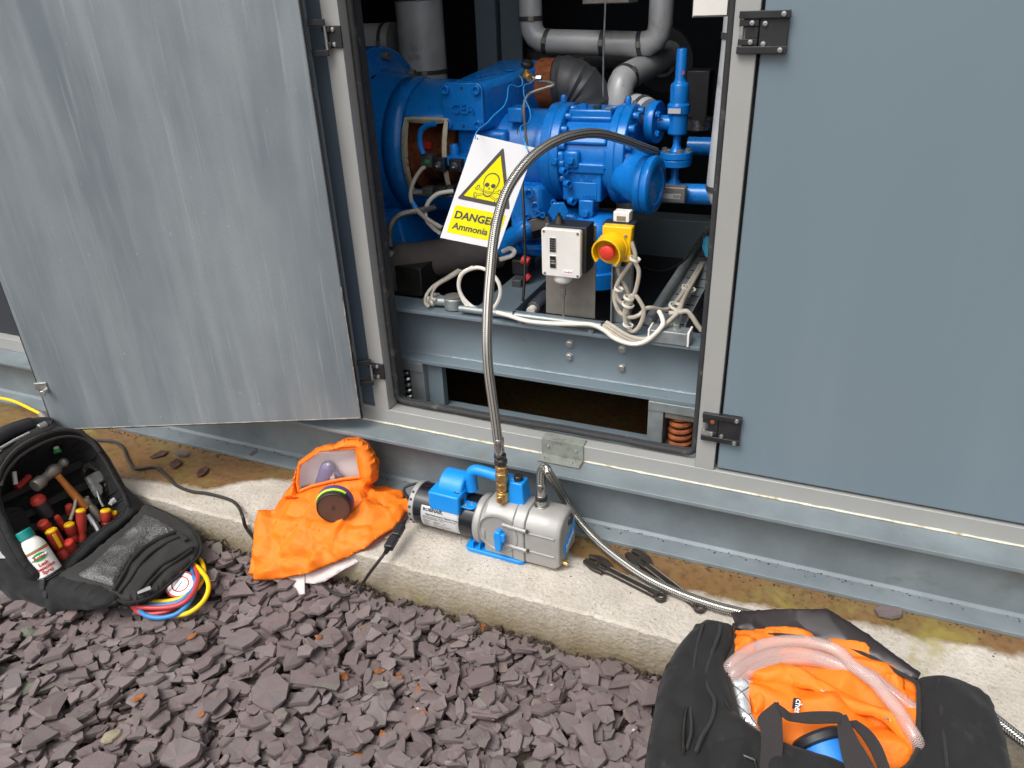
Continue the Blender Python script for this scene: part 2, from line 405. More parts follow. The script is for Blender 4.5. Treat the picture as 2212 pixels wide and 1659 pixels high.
def fabric(name, col, weave=900, rough=.85, var=.12, bd=.0006, sheen=.0, dirt=None, trans=0):
    k = NT(name); c = lin(col); w = k.n.new('ShaderNodeTexWave'); w.inputs['Scale'].default_value = weave / 6; k.lk(k.co, w.inputs['Vector'])
    w2 = k.n.new('ShaderNodeTexWave'); w2.bands_direction = 'Y'; w2.inputs['Scale'].default_value = weave / 6; k.lk(k.co, w2.inputs['Vector'])
    n1 = k.noise(9, 3, .6); cc = k.ramp(n1, .3, .7, tuple(x * (1 - var) for x in c[:3]) + (1,), tuple(min(1, x * (1 + var)) for x in c[:3]) + (1,))
    if dirt: cc = k.mix(k.ramp(k.noise(25, 3, .65), dirt[1], dirt[1] + .15), cc, lin(dirt[0]))
    k.col(cc); k.rough(rough); k.p.inputs['Sheen Weight'].default_value = sheen
    k.bump(k.math('ADD', w.outputs['Fac'], w2.outputs['Fac']), .35, bd); MATS[name] = k.m
    if trans:
        tr = k.n.new('ShaderNodeBsdfTranslucent'); k.lk(cc, tr.inputs[0]); mx = k.n.new('ShaderNodeMixShader'); mx.inputs[0].default_value = trans; k.lk(k.p.outputs[0], mx.inputs[1]); k.lk(tr.outputs[0], mx.inputs[2]); k.lk(mx.outputs[0], k.out.inputs[0])
fabric('lining_white', '#fdf2f0', 1400, .7, .03, .0003, trans=.55)
fabric('orange_cloth', '#ff8216', 1400, .6, .05, .0003, trans=.22)
fabric('bag_black', '#0f0f11', 1000, .85, .15, .0006, .05, ('#2b2a28', .62))
fabric('bag_edge', '#242220', 1200, .8, .15, .0006, .05)
fabric('webbing', '#262120', 700, .8, .12, .001, .05)
fabric('flap_inner', '#241c1d', 900, .38, .1, .0002)
def mesh_fabric():
    k = NT('mesh_net'); v = k.voro(420, None, 'F1'); f = k.ramp(v, .25, .42)
    k.col(k.mix(f, lin('#8f8e8c'), lin('#3b3a3a'))); k.rough(.38); k.metal(.25); k.bump(v, .5, .0015); MATS['mesh_net'] = k.m
mesh_fabric()
def quilt():
    k = NT('quilted_foil'); co = k.mp((1, 1, 1), rot=(0, 0, .6)); w = k.n.new('ShaderNodeTexBrick'); w.offset = 0; w.inputs['Scale'].default_value = 26; w.inputs['Mortar Size'].default_value = .03
    w.inputs['Brick Width'].default_value = 1; w.inputs['Row Height'].default_value = .6; k.lk(co, w.inputs['Vector'])
    k.col(k.mix(w.outputs['Fac'], lin('#d9dadb'), lin('#77787a'))); k.metal(.6); k.rough(.3); k.bump(k.noise(40, 3), .6, .006); MATS['quilted_foil'] = k.m
quilt()
def braid():
    k = NT('braid'); uv = k.tc.outputs['UV']; s = k.n.new('ShaderNodeSeparateXYZ'); k.lk(uv, s.inputs[0])
    u16 = k.math('MULTIPLY', s.outputs[0], 10); col = k.math('FRACT', u16); par = k.math('MODULO', k.math('FLOOR', u16), 2)
    sgn = k.math('SUBTRACT', k.math('MULTIPLY', par, 2), 1)
    ph = k.math('ADD', k.math('MULTIPLY', s.outputs[1], 210), k.math('MULTIPLY', k.math('MULTIPLY', col, sgn), 1.0))
    st = k.math('ABSOLUTE', k.math('SUBTRACT', k.math('FRACT', ph), .5))
    edge = k.math('ABSOLUTE', k.math('SUBTRACT', col, .5))
    f = k.ramp(st, .02, .34); e = k.ramp(edge, .26, .46, (1, 1, 1, 1), (.05, .05, .045, 1))
    k.col(k.mix(1.0, k.mix(f, lin('#4a4843'), lin('#cfccc5')), e, 'MULTIPLY')); k.metal(.8); k.rough(.34); k.bump(k.math('MULTIPLY', f, 1.0), .7, .001); MATS['braid'] = k.m
braid()
def vinyl():
    k = NT('clear_vinyl'); uv = k.tc.outputs['UV']; s = k.n.new('ShaderNodeSeparateXYZ'); k.lk(uv, s.inputs[0])
    u = k.math('MULTIPLY', s.outputs[0], 14); zz = k.math('PINGPONG', u, 1.0); ph = k.math('FRACT', k.math('ADD', k.math('MULTIPLY', s.outputs[1], 420), zz))
    f = k.ramp(k.math('ABSOLUTE', k.math('SUBTRACT', ph, .5)), .12, .3)
    k.col(k.mix(f, lin('#d8c6c1'), lin('#b99b94'))); k.rough(.1); k.p.inputs['Alpha'].default_value = .5
    a = k.mix(f, (.58, .58, .58, 1), (.36, .36, .36, 1)); k.lk(a, k.p.inputs['Alpha']); k.p.inputs['Coat Weight'].default_value = .6; MATS['clear_vinyl'] = k.m
vinyl()
def visor():
    k = NT('visor_film'); k.col((.95, .93, .95, 1)); k.rough(.06); k.p.inputs['Alpha'].default_value = .06; k.bump(k.noise(9, 2), .3, .01); MATS['visor_film'] = k.m
visor()
def galv_door():
    k = NT('galvanised_skin'); co = k.mp((1, 1, .07)); n1 = k.noise(16, 4, .6, co, .4); n2 = k.noise(4, 3, .6, k.mp((1, 1, .5))); n3 = k.noise(240, 2, .7); n4 = k.noise(110, 2, .6, k.mp((1, 1, .025)))
    c = k.ramp(n2, .3, .72, lin('#717b81'), lin('#8e969a')); c = k.mix(k.math('MULTIPLY', k.ramp(n1, .45, .75), .55), c, lin('#a0a6a7')); c = k.mix(k.math('MULTIPLY', k.ramp(n4, .6, .78), .45), c, lin('#afb3b3'))
    c = k.mix(k.math('MULTIPLY', k.ramp(n3, .5, .8), .35), c, lin('#6a7277'))
    fl = k.math('MULTIPLY', k.ramp(k.voro(26, k.mp((1.6, 1.6, .8))), .0, .09, (1, 1, 1, 1), (0, 0, 0, 1)), k.ramp(k.noise(5, 1), .52, .6)); c = k.mix(k.math('MULTIPLY', fl, .8), c, lin('#c2c6c4'))
    k.col(c); k.metal(.15); k.rough(k.ramp(n1, .3, .7, (.36,) * 3 + (1,), (.46,) * 3 + (1,))); k.bump(n3, .05, .0005); MATS['galvanised_skin'] = k.m
galv_door()
def channel():
    k = NT('channel_paint'); n1 = k.noise(6, 5, .6); c = k.ramp(n1, .3, .7, lin('#646c70'), lin('#7b8589'))
    co = k.mp((1, 1, 2.2)); sp = k.ramp(k.noise(120, 4, .8, co), .655, .70); c = k.mix(sp, c, lin('#1d2021'))
    pat = k.ramp(k.noise(7, 4, .7, co), .6, .75); c = k.mix(k.math('MULTIPLY', pat, .55), c, lin('#5b5c50'))
    g = k.ramp(k.noise(3.5, 4, .7), .66, .74); c = k.mix(k.math('MULTIPLY', g, .7), c, lin('#76702f'))
    k.col(c); k.rough(.48); k.bump(k.noise(300, 3), .08, .0004); MATS['channel_paint'] = k.m
channel()
def concrete():
    k = NT('concrete'); n1 = k.noise(7, 3, .65); n2 = k.noise(160, 3, .75); n3 = k.noise(45, 3, .7)
    c = k.ramp(n1, .3, .7, lin('#a79f93'), lin('#c2bab0')); pit = k.math('MULTIPLY', k.ramp(n2, .55, .68), k.ramp(k.noise(11, 3, .6), .38, .66, (.12, .12, .12, 1), (.95, .95, .95, 1))); c = k.mix(pit, c, lin('#655d52')); c = k.mix(k.ramp(n3, .56, .75), c, lin('#98907e'))
    s = k.n.new('ShaderNodeSeparateXYZ'); k.lk(k.co, s.inputs[0]); x, y, z = s.outputs
    # wet, mossy staining along the steel base (a puddle line with its own wandering edge) and on the lower front
    we = k.math('ADD', y, k.math('MULTIPLY', k.math('SUBTRACT', k.noise(9, 5, .68), .5), .075))
    tx = k.n.new('ShaderNodeValToRGB'); el_ = tx.color_ramp.elements; line = [(-2.2, .23), (-1.9, .225), (-1.78, .19), (-1.62, .185), (-1.54, .11), (-1.46, .06), (-1.3, .035), (-.6, .03), (-.5, .075), (-.35, .112), (-.1, .105), (.1, .085), (.4, .06), (.8, .05)]
    el_[0].color = (.23,) * 3 + (1,); el_[1].color = (.05,) * 3 + (1,)
    for px_, v_ in line[1:-1]:
        q_ = el_.new((px_ + 2.2) / 3.0); q_.color = (v_, v_, v_, 1)
    k.lk(k.math('DIVIDE', k.math('ADD', x, 2.2), 3.0), tx.inputs[0])
    wet = k.ramp(k.math('ADD', k.math('ADD', we, tx.outputs[0]), .5), .492, .512); top = k.math('GREATER_THAN', z, -.02); wet = k.math('MULTIPLY', wet, top)
    moss = k.ramp(k.noise(5, 4, .7), .46, .6)
    wc = k.mix(k.math('MULTIPLY', moss, .5), lin('#6d4a1c'), lin('#6c6022')); wc = k.mix(k.ramp(n3, .5, .7), wc, lin('#543a18')); c = k.mix(k.math('MULTIPLY', wet, .92), c, wc)
    fn = k.math('ADD', z, k.math('MULTIPLY', k.math('SUBTRACT', n3, .5), .09))
    fst = k.math('MULTIPLY', k.ramp(k.math('ADD', fn, .5), .43, .50, (1, 1, 1, 1), (0, 0, 0, 1)), k.ramp(n1, .3, .65, (.4, .4, .4, 1), (.95, .95, .95, 1))); c = k.mix(fst, c, lin('#85795f'))
    low = k.math('MULTIPLY', k.ramp(k.math('ADD', fn, .5), .385, .44, (1, 1, 1, 1), (0, 0, 0, 1)), .6); c = k.mix(low, c, lin('#6d5c40'))
    ms = k.math('MULTIPLY', k.ramp(k.noise(4.2, 4, .7), .58, .68), .6); c = k.mix(ms, c, lin('#8f8440'))
    k.col(c); k.rough(k.mix(wet, (.9, .9, .9, 1), (.2, .2, .2, 1)))
    hb = k.math('ADD', k.math('MULTIPLY', n2, 1.0), k.math('MULTIPLY', k.voro(90), .8)); st = k.math('MULTIPLY', hb, k.math('SUBTRACT', 1.0, k.math('MULTIPLY', wet, .85)))
    k.bump(st, .7, .003); MATS['concrete'] = k.m
concrete()
def soil():
    k = NT('soil'); n = k.noise(60, 4, .7); k.col(k.ramp(n, .3, .7, lin('#2f2723'), lin('#5c4d44'))); k.rough(.95); k.bump(n, 1.0, .01); MATS['soil'] = k.m
soil()
def slate():
    k = NT('slate'); oi = k.n.new('ShaderNodeObjectInfo'); ge = k.n.new('ShaderNodeNewGeometry')
    rnd = k.math('FRACT', k.math('ADD', k.math('MULTIPLY', oi.outputs['Random'], 3.7), k.math('MULTIPLY', ge.outputs['Random Per Island'], 5.3)))
    cr = k.n.new('ShaderNodeValToRGB'); e = cr.color_ramp.elements; e[0].position = 0; e[0].color = lin('#5f575a'); e[1].position = .96; e[1].color = lin('#746462')
    for p, h in ((.3, '#6a5f62'), (.55, '#72686b'), (.8, '#656267'), (.975, '#70716a')):
        q = e.new(p); q.color = lin(h)
    k.lk(rnd, cr.inputs[0]); c = cr.outputs[0]
    n1 = k.noise(38, 3, .7); c = k.mix(k.math('MULTIPLY', k.ramp(n1, .4, .75), .45), c, lin('#4c4140')); c = k.mix(k.math('MULTIPLY', k.ramp(n1, .3, .2), .4), c, lin('#6d5d56'))
    sp = k.math('MULTIPLY', k.ramp(k.noise(70, 4, .8), .655, .69), k.ramp(k.noise(6, 2), .5, .62)); c = k.mix(sp, c, lin('#cdc8c4'))
    k.col(c); k.rough(.5); co = k.mp((1, 1, 4)); k.bump(k.noise(110, 3, .65, co), .45, .0025); MATS['slate'] = k.m
slate()

# ------------------------------------------------------------------ ground, plinth
GZ = -.132
def gh(x, y):
    d = min(0, y + .26)
    return GZ + .006 * math.sin(3 * x + 1) - .01 * min(1, -d * 2)
b = MB(); xs = np.concatenate([[-120, -30, -8], np.linspace(-4, 3, 36), [8, 30, 120]]); ys = np.concatenate([[-120, -30, -8, -4], np.linspace(-2.5, .2, 20), [6, 30, 120]])
for y in ys:
    for x in xs: b.v.append((x, y, gh(x, y) - .022))
nx = len(xs)
for j in range(len(ys) - 1):
    for i in range(nx - 1): b.f.append((j * nx + i, j * nx + i + 1, (j + 1) * nx + i + 1, (j + 1) * nx + i))
ground = struct(b.part('ground', 'soil'), 'dark earth bed under the purple slate chippings')
b = MB(); n = 120                                         # concrete plinth with worn, slightly wavy front arris
prof = [(-.264, -.3), (-.264, -.10), (-.263, -.05), (-.262, -.006), (-.256, 0), (-.2, 0), (-.1, 0), (.3, 0), (2.2, 0)]
xs = np.concatenate([np.linspace(-6, -2.4, 20), np.linspace(-2.38, .8, 420), np.linspace(.85, 5, 20)]); n = len(xs)
for x in xs:
    for j, (y, z) in enumerate(prof):
        w = .005 * mnoise.noise(Vector((x * 3, z * 8, 0))) + .004 * mnoise.noise(Vector((x * 14, z * 20, 3))) + .003 * mnoise.noise(Vector((x * 45, z * 40, 3))) if j < 6 else 0
        b.v.append((x, y + w, z + (w * .5 if 2 < j < 6 else 0)))
m = len(prof)
for i in range(n - 1):
    for j in range(m - 1): b.f.append((i * m + j, (i + 1) * m + j, (i + 1) * m + j + 1, i * m + j + 1))
struct(b.part('concrete_plinth', 'concrete', angle=34), 'pale worn concrete plinth with wet brown moss stains')

# ------------------------------------------------------------------ plant enclosure: base, rails, posts, panels, doors
YF = .08                                    # face of rails, posts and panels
enc = thing('plant_enclosure', 'blue-grey panelled plant enclosure with aluminium rails on steel channel base', 'enclosure', (-.66, .1, 0))
X0, X1 = -4.2, 3.2
b = MB()                                    # base: rolled channel, open side outwards
cp = [(0, 0), (0, .011), (.050, .0135), (.058, .021), (.058, .162), (.050, .1695), (0, .172), (0, .183), (.12, .183), (.12, .17), (.066, .166), (.066, .018), (.12, .012), (.12, 0)]
b.prism([(-q[0], q[1]) for q in cp], (X0, 0, 0), (0, -1, 0), (0, 0, 1), X1 - X0, (1, 0, 0)); b.part('base_channel', 'channel_paint', enc, .0015)
b = MB().box((X0, YF, .1835), (X1, .125, .231)); b.part('sill_rail', 'alu', enc, .0015)
b = MB(); pts = [(x, YF - .001 + .0015 * mnoise.noise(Vector((x * 30, 0, 0))), .1855 + .001 * mnoise.noise(Vector((x * 50, 5, 0)))) for x in np.linspace(-1.35, X1, 260)]
b.tube(pts, [.0026 + .0018 * mnoise.noise(Vector((p[0] * 40, 2, 0))) for p in pts], 6); b.part('sealant_bead', 'sealant', enc)
for xa, xb in ((-1.149, -1.102), (-.230, -.184), (.78, .827), (-2.09, -2.345), (-3.0, -2.955)):
    MB().box((xa, YF, .2312), (xb, .125, 2.35)).part('post', 'alu', enc, .0015)
MB().box((X0, YF - .002, 2.3502), (X1, .125, 2.41)).part('head_rail', 'alu', enc, .0015)
MB().box((X0, YF - .03, 2.4102), (X1, 2.3, 2.47)).part('roof', 'panel_paint', enc, .003)
for xa, xb in ((-2.042, -1.152), (-4.2, -3.003)):
    MB().box((xa, .089, .2345), (xb, .122, 2.349)).part('panel', 'dark_panel', enc, .001)
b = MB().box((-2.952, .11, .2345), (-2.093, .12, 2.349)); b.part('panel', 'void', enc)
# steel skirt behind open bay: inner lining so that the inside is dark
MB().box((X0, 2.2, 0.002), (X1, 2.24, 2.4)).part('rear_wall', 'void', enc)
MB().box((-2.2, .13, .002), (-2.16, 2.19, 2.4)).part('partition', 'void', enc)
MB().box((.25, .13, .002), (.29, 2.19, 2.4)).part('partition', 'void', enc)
# closed right hand door with its gap, and next panel
cdoor = MB().box((-.1775, YF + .004, .2375), (.772, .12, 2.345)).part('closed_door', 'panel_paint', enc, .004, 3, label='closed smooth blue-grey door panel')
MB().box((.833, YF + .004, .2375), (X1, .12, 2.345)).part('panel', 'panel_paint', enc, .004, 3)
b = MB(); b.box((-.186, .112, .2312), (-.1785, .124, 2.34)); b.part('gap_seal', 'rubber', enc)
b = MB(); b.box((-.178, .11, .2312), (.775, .124, .2372)); b.part('gap_seal', 'rubber', enc)
# rubber door seal round the opening: bulb section following the rounded rectangle
b = MB(); xL, xR, zb, zt, rr = -1.094, -.239, .2455, 2.33, .022; lp = []
for (cx_, cz_, a0) in ((xL + rr, zb + rr, 180), (xR - rr, zb + rr, 270)):
    for k_ in range(7):
        a = R(a0 + 15 * k_); lp.append((cx_ + rr * math.cos(a), .118, cz_ + rr * math.sin(a)))
lp = [(xL, .118, zt)] + [(xL, .118, z) for z in np.linspace(1.6, .35, 14)] + lp[:7] + [(x, .118 + .001 * math.sin(40 * x), zb + .0016 * math.sin(9 * x)) for x in np.linspace(xL + .1, xR - .1, 16)] + lp[7:] + [(xR, .118, z) for z in np.linspace(.35, 1.6, 14)] + [(xR, .118, zt)]
b.tube(lp, .0085, 10); sl_ = b.part('door_seal', 'rubber', enc)
b = MB(); b.tube([(p[0], p[1] + .012, p[2]) for p in lp], .006, 8); b.part('door_seal', 'rubber', enc)
MB().box((-1.1015, .1255, .235), (-1.088, .155, 2.34)).part('seal_flange', 'rubber', enc); MB().box((-.2375, .1255, .235), (-.2305, .14, 2.34)).part('seal_flange', 'rubber', enc)
# riveted angle plate on the sill
b = MB(); xa, xb = -.632, -.516
for q in (0,):
    b.prism([(0, 0), (.0025, 0), (.0025, .046), (.03, .046), (.03, .0485), (0, .0485)], (xa, YF - .0035, .186), (0, 1, 0), (0, 0, 1), xb - xa, (1, 0, 0))
    b.prism([(0, 0), (.0025, 0), (.0025, -.036), (0, -.036)], (xa, YF - .0035, .186), (0, 0, 1), (0, 1, 0), xb - xa, (1, 0, 0))
ap = b.part('angle_plate', 'dull_galv', enc, .0008)
bolts([(xa + .018, YF - .0035, .213), (xb - .02, YF - .0035, .213)], (0, -1, 0), .0045, .003, 'zinc', ap, 'pan', 'rivet')
bolts([(xa + .012, .055, .1885), (xb - .026, .055, .1885)], (0, 0, 1), .0045, .003, 'zinc', ap, 'pan', 'rivet')
# hinges
def plate_hinge(x, z, worn=False):
    y = YF + .004
    w = enc
    b = MB(); X = lambda q: x + q; Z = lambda q: z + q
    b.box((X(.038), y - .010, Z(.0005)), (X(.0885), y - .0005, Z(.0725)))
    b.box((X(0), y - .016, Z(.0)), (X(.0905), y - .0095, Z(.013))); b.box((X(0), y - .016, Z(.060)), (X(.0905), y - .0095, Z(.073)))
    b.box((X(0), y - .0095, Z(.0003)), (X(.038), y - .0045, Z(.0128))); b.box((X(0), y - .0095, Z(.0602)), (X(.038), y - .0045, Z(.0728)))
    b.box((X(.001), y - .013, Z(.0145)), (X(.036), y - .0042, Z(.026))); b.box((X(.001), y - .013, Z(.047)), (X(.036), y - .0042, Z(.0585)))
    b.box((X(.013), y - .0105, Z(.0262)), (X(.036), y - .0042, Z(.0468)))
    h = b.part('hinge', 'black_plastic', enc, .0012)
    MB().cyl((X(.006), y - .009, Z(.002)), (X(.006), y - .009, Z(.071)), .0036, n=12).part('pin', 'zinc', h)
    if worn: MB().box((X(.0005), y - .0145, Z(.0142)), (X(.026), y - .0128, Z(.0262))).part('chipped_face', 'zinc', h)
    bolts([(X(.0785), y - .0158, Z(.0665)), (X(.0785), y - .0158, Z(.0065))], (0, -1, 0), .0052, .0045, 'zinc', h, 'pan')
    bolts([(X(.047), y - .0100, Z(.0165))] + ([] if worn else [(X(.047), y - .0100, Z(.051))]) , (0, -1, 0), .0052, .0045, 'zinc', h, 'pan')
    bolts([(X(.024), y - .0128, Z(.020))], (0, -1, 0), .0052, .0045, 'zinc', h, 'pan')
    bolts([(X(.024), y - .0128, Z(.0525))], (0, -1, 0), .0052, .0045, 'rust' if worn else 'zinc', h, 'pan')
plate_hinge(-.2195, 1.170); plate_hinge(-.2205, .319, True)
def leaf_hinge(z):
    y = YF
    b = MB(); b.box((-1.146, y - .006, z), (-1.099, y - .0004, z + .047)); b.box((-1.146, y - .014, z + .001), (-1.124, y - .0055, z + .013)); b.box((-1.146, y - .014, z + .034), (-1.124, y - .0055, z + .046))
    h = b.part('hinge', 'black_plastic', enc, .0012)
    b = MB(); d = np.array([-.918, -.396, 0])
    for zz in (z - .016, z + .048):
        MB().obox(np.array([-1.146, y - .012, zz + .007]) + d * .022 + np.array([.006, -.006, 0]), d, (-d[1], d[0], 0), (0, 0, 1), .062, .012, .013).part('arm', 'black_plastic', h, .001)
    MB().cyl((-1.136, y - .012, z - .014), (-1.136, y - .012, z + .06), .0036, n=12).part('pin', 'zinc', h)
    bolts([(-1.119, y - .0058, z + .008), (-1.119, y - .0058, z + .039)], (0, -1, 0), .0055, .005, 'zinc', h, 'pan')
leaf_hinge(1.187); leaf_hinge(.332)
# open left hand door, swung out towards the viewer
hx, hy = -1.155, .022; dd = unit((-.812, -.352, 0)); dn = np.array([-dd[1] * -1, -dd[0] * 1, 0]); dn = np.array([dd[1], -dd[0], 0])
if dn[1] > 0: dn = -dn                      # towards viewer
DW, D0, D1 = .885, .2215, 2.345
def dp(u, z, w=0): return np.array([hx, hy, z]) + dd * u + dn * w - np.array([0, 0, 0])
def dposts(u0, u1, z0, z1, w0, w1):
    b = MB(); b.hexa([dp(u0, z0, w0), dp(u1, z0, w0), dp(u1, z0, w1), dp(u0, z0, w1), dp(u0, z1, w0), dp(u1, z1, w0), dp(u1, z1, w1), dp(u0, z1, w1)]); return b
odoor = dposts(0, DW, D0, D1, -.036, -.006).part('open_door', 'panel_paint', enc, .004, 2, label='open door leaf seen from its galvanised inner side')
def rrect(u0, u1, z0, z1, r, n=6):
    out = []
    for (cu, cz, a0) in ((u1 - r, z0 + r, -90), (u1 - r, z1 - r, 0), (u0 + r, z1 - r, 90), (u0 + r, z0 + r, 180)):
        for k_ in range(n + 1): a = R(a0 + 90 * k_ / n); out.append((cu + r * math.cos(a), cz + r * math.sin(a)))
    return out
def dskin(i):
    q = rrect(.003 + i, DW - .001 - i, D0 + .001 + i, D1 - .001 - i, .03); return [p for p in q if p[0] > .05] + [(.003 + i, D1 - .001 - i), (.003 + i, D0 + .001 + i)]
b = MB(); b.prism(dskin(.003), dp(0, 0, -.0055), dd, (0, 0, 1), .0055, dn)
b.part('inner_skin', 'galvanised_skin', odoor, .0025, 2)
b = MB(); b.tube([dp(u, z, -.0075) for u, z in dskin(0)], .0035, 6, closed=True); b.part('edge_seal', 'rubber', odoor)
b = MB(); wr_ = [dp(.006, z, .0005 + .0008 * mnoise.noise(Vector((z * 40, 0, 0)))) for z in np.linspace(.62, D0 + .006, 40)] + [dp(u, D0 + .006, .0005 + .0008 * mnoise.noise(Vector((u * 40, 3, 0)))) for u in np.linspace(.01, DW - .03, 60)]
b.tube(wr_, [.0016 + .0016 * mnoise.noise(Vector((i * .5, 0, 0))) for i in range(len(wr_))], 6); b.part('worn_edge', 'worn_rim', odoor)
b = MB(); q = dp(DW - .025, .355, 0)
b.obox(q + dn * .002 + dd * .012 + np.array([0, 0, .012]), dd, (0, 0, 1), dn, .035, .022, .004); b.cyl(q, q + dn * .02, .006, n=12); b.cyl(q + dn * .02, q + dn * .026, .009, n=6)
b.part('latch', 'zinc', odoor, .0008)

# ------------------------------------------------------------------ skid frame under the compressor
def A(sx, sy, y): return at(sx, sy, y=y)
def pathy(Z, k=6, closed=False): return spline([at(p[0], p[1], y=p[2]) for p in Z], k, closed)
r5 = zoom(1500, 900, .3617); r6 = zoom(2100, 850, .3617); r3 = zoom(1450, 450, .3617); r1 = zoom(1350, 0, .3617); r2 = zoom(2050, 0, .4069); r8 = zoom(2200, 1250, .4069)
MB().box((X0, .1203, .1752), (X1, .268, .1832)).part('base_flange', 'steel_paint', enc, .001)
skid = thing('skid_frame', 'blue-grey steel I-beam skid carrying the compressor inside the open bay', 'steel frame', (-.66, .24, .33))
b = MB(); pr = [(.20, .331), (.20, .342), (.238, .345), (.243, .352), (.243, .478), (.238, .485), (.20, .488), (.20, .4975), (.29, .4975), (.29, .488), (.251, .485), (.251, .345), (.29, .342), (.29, .331)]
b.prism([(-q[0], q[1]) for q in pr], (-2.1, 0, 0), (0, -1, 0), (0, 0, 1), 2.3, (1, 0, 0)); b.part('front_beam', 'steel_paint', skid, .0012)
b = MB(); pts = [(x, .2395, .3465 + .0008 * mnoise.noise(Vector((x * 70, 0, 0)))) for x in np.linspace(-.97, -.2, 200)]
b.tube(pts, [.0028 + .0016 * mnoise.noise(Vector((p[0] * 90, 7, 0))) for p in pts], 6); b.part('weld_seam', 'weld', skid)
for xa, xb, ya, yb in ((-.90, -.79, .291, 1.3), (-1.5, -1.3, .291, 1.3)):
    MB().box((xa, ya, .3525), (xb, yb, .4965)).part('cross_member', 'steel_paint', skid, .0015)
MB().box((-2.1, 1.3, .33), (.2, 1.4, .4975)).part('rear_beam', 'steel_paint', skid, .0015)
MB().box((-1.17, .30, .4978), (-1.085, .42, .585)).part('pedestal', 'chrome_dark', skid, .002)
bolts([A(2243, 1353, .243), A(2242, 1403, .243), A(2451, 1374, .243), A(2448, 1446, .243)], (0, -1, 0), .0095, .009, 'zinc', skid)
MB().box((-2.1, .292, .346), (.2, 1.299, .352)).part('shade_plate', 'void', skid)  # dark plate added to keep light from above off the floor below
# spring mounts
def coil(cx_, cy_, z0, z1, R_, r_, turns, mt, parent):
    n = int(turns * 20); b = MB(); b.tube([(cx_ + R_ * math.cos(2 * math.pi * turns * i / n), cy_ + R_ * math.sin(2 * math.pi * turns * i / n), z0 + (z1 - z0) * i / n) for i in range(n + 1)], r_, 8); return b.part('spring', mt, parent)
for sx_, side, mt in ((-.296, 1, 'rust'), (-1.128, -1, 'stainless')):
    sm = MB()
    if side > 0: sm.box((-.378, .196, .1838), (-.338, .262, .304)); nm = sm.part('mount_bracket', 'galv', skid, .001); MB().box((-.378, .194, .3042), (-.235, .27, .3305)).part('top_plate', 'galv', nm, .001); MB().box((-.335, .2, .285), (-.245, .262, .304)).part('cup', 'dull_steel', nm, .002)
    else:
        sm.box((-1.098, .205, .1838), (-1.052, .262, .302)); nm = sm.part('mount_bracket', 'galv', skid, .001); MB().box((-1.17, .2, .3022), (-1.05, .27, .3305)).part('top_plate', 'galv', nm, .001); MB().box((-1.0515, .225, .1838), (-1.0, .25, .3302)).part('stiffener', 'steel_paint', nm, .001)
    coil(sx_, .235, .1895, .292, .027, .0072, 5.2, mt, nm)
# moss and dirt lying on the concrete inside the base
# ------------------------------------------------------------------ blue screw compressor
comp = thing('screw_compressor', 'blue painted screw compressor with bolted flanges inside the open bay', 'compressor', (-.75, .66, .4975))
AY, AZ = .66, .86
def xl(prof, **k): return MB().lathe([(r, h) for h, r in prof], (0, AY, AZ), (1, 0, 0), k.pop('n', 40), **k)
xl([(-1.05, 0), (-1.05, .125), (-1.0, .125), (-.96, .118), (-.80, .118), (-.80, 0)]).part('rotor_casing', 'blue_paint', comp, .003)
xl([(-.798, 0), (-.798, .137), (-.77, .14), (-.768, .137), (-.745, .137), (-.742, .132), (-.742, 0)]).part('middle_flange', 'blue_paint', comp, .003)
xl([(-.74, .09), (-.74, .112), (-.605, .112), (-.605, .09)]).part('bearing_casing', 'blue_paint', comp, .003)
xl([(-.603, 0), (-.603, .136), (-.582, .139), (-.58, .136), (-.556, .136), (-.553, .13), (-.553, .1), (-.545, .095), (-.545, 0)]).part('end_flange', 'blue_paint', comp, .003)
# horizontal ribs along the casing
for a in (-100, -62, -25, 12):
    t = R(a); u = np.array([0, math.sin(t), math.cos(t)]); w = np.array([0, math.cos(t), -math.sin(t)])
    MB().obox(np.array([-.672, AY, AZ]) + u * .117, (1, 0, 0), w, u, .128, .03, .016).part('rib', 'blue_paint', comp, .006, 3)
# top ledge with plugs
MB().box((-.735, .60, .965), (-.61, .70, .988)).part('top_ledge', 'blue_paint', comp, .006, 3)
MB().lathe([(0, 0), (.012, 0), (.012, .014), (0, .014)], (-.70, .63, .985), (0, 0, 1), 8).part('plug', 'blue_paint', comp)
MB().box((-.665, .605, .9885), (-.645, .622, .997)).part('plug', 'black_plastic', comp, .001)
MB().box((-.63, .60, .9885), (-.612, .615, .992)).part('tag_plate', 'galv', comp)
pts = []
for a in range(-160, 60, 22):
    t = R(a); pts.append((-.742, AY + .122 * math.sin(t), AZ + .122 * math.cos(t)))
bolts(pts, (1, 0, 0), .0105, .016, 'blue_paint', comp, 'socket')
bolts([(-.553, AY + .118 * math.sin(R(a)), AZ + .118 * math.cos(R(a))) for a in range(-170, 80, 25)], (1, 0, 0), .0105, .016, 'blue_paint', comp, 'socket')
for (x, z) in ((-.77, 1.002), (-.58, 1.0)): MB().lathe([(0, 0), (.009, 0), (.009, .016), (.006, .02), (0, .02)], (x, AY, z - .004), (0, 0, 1), 8).part('lifting_plug', 'blue_paint', comp)
# square lugs with bolts on the front
for (sx, sy, w) in ((2188, 632, .05), (2250, 630, .045)):
    p = A(sx, sy, .535); o_ = MB().box((p[0] - w / 2, .53, p[2] - .026), (p[0] + w / 2, .60, p[2] + .026)).part('lug', 'blue_paint', comp, .01, 3)
    bolts([(p[0], .53, p[2])], (0, -1, 0), .011, .012, 'blue_paint', o_)
p = A(2396, 628, .535); MB().box((p[0] - .016, .535, p[2] - .028), (p[0] + .018, .60, p[2] + .026)).part('lug', 'blue_paint', comp, .004, 2)
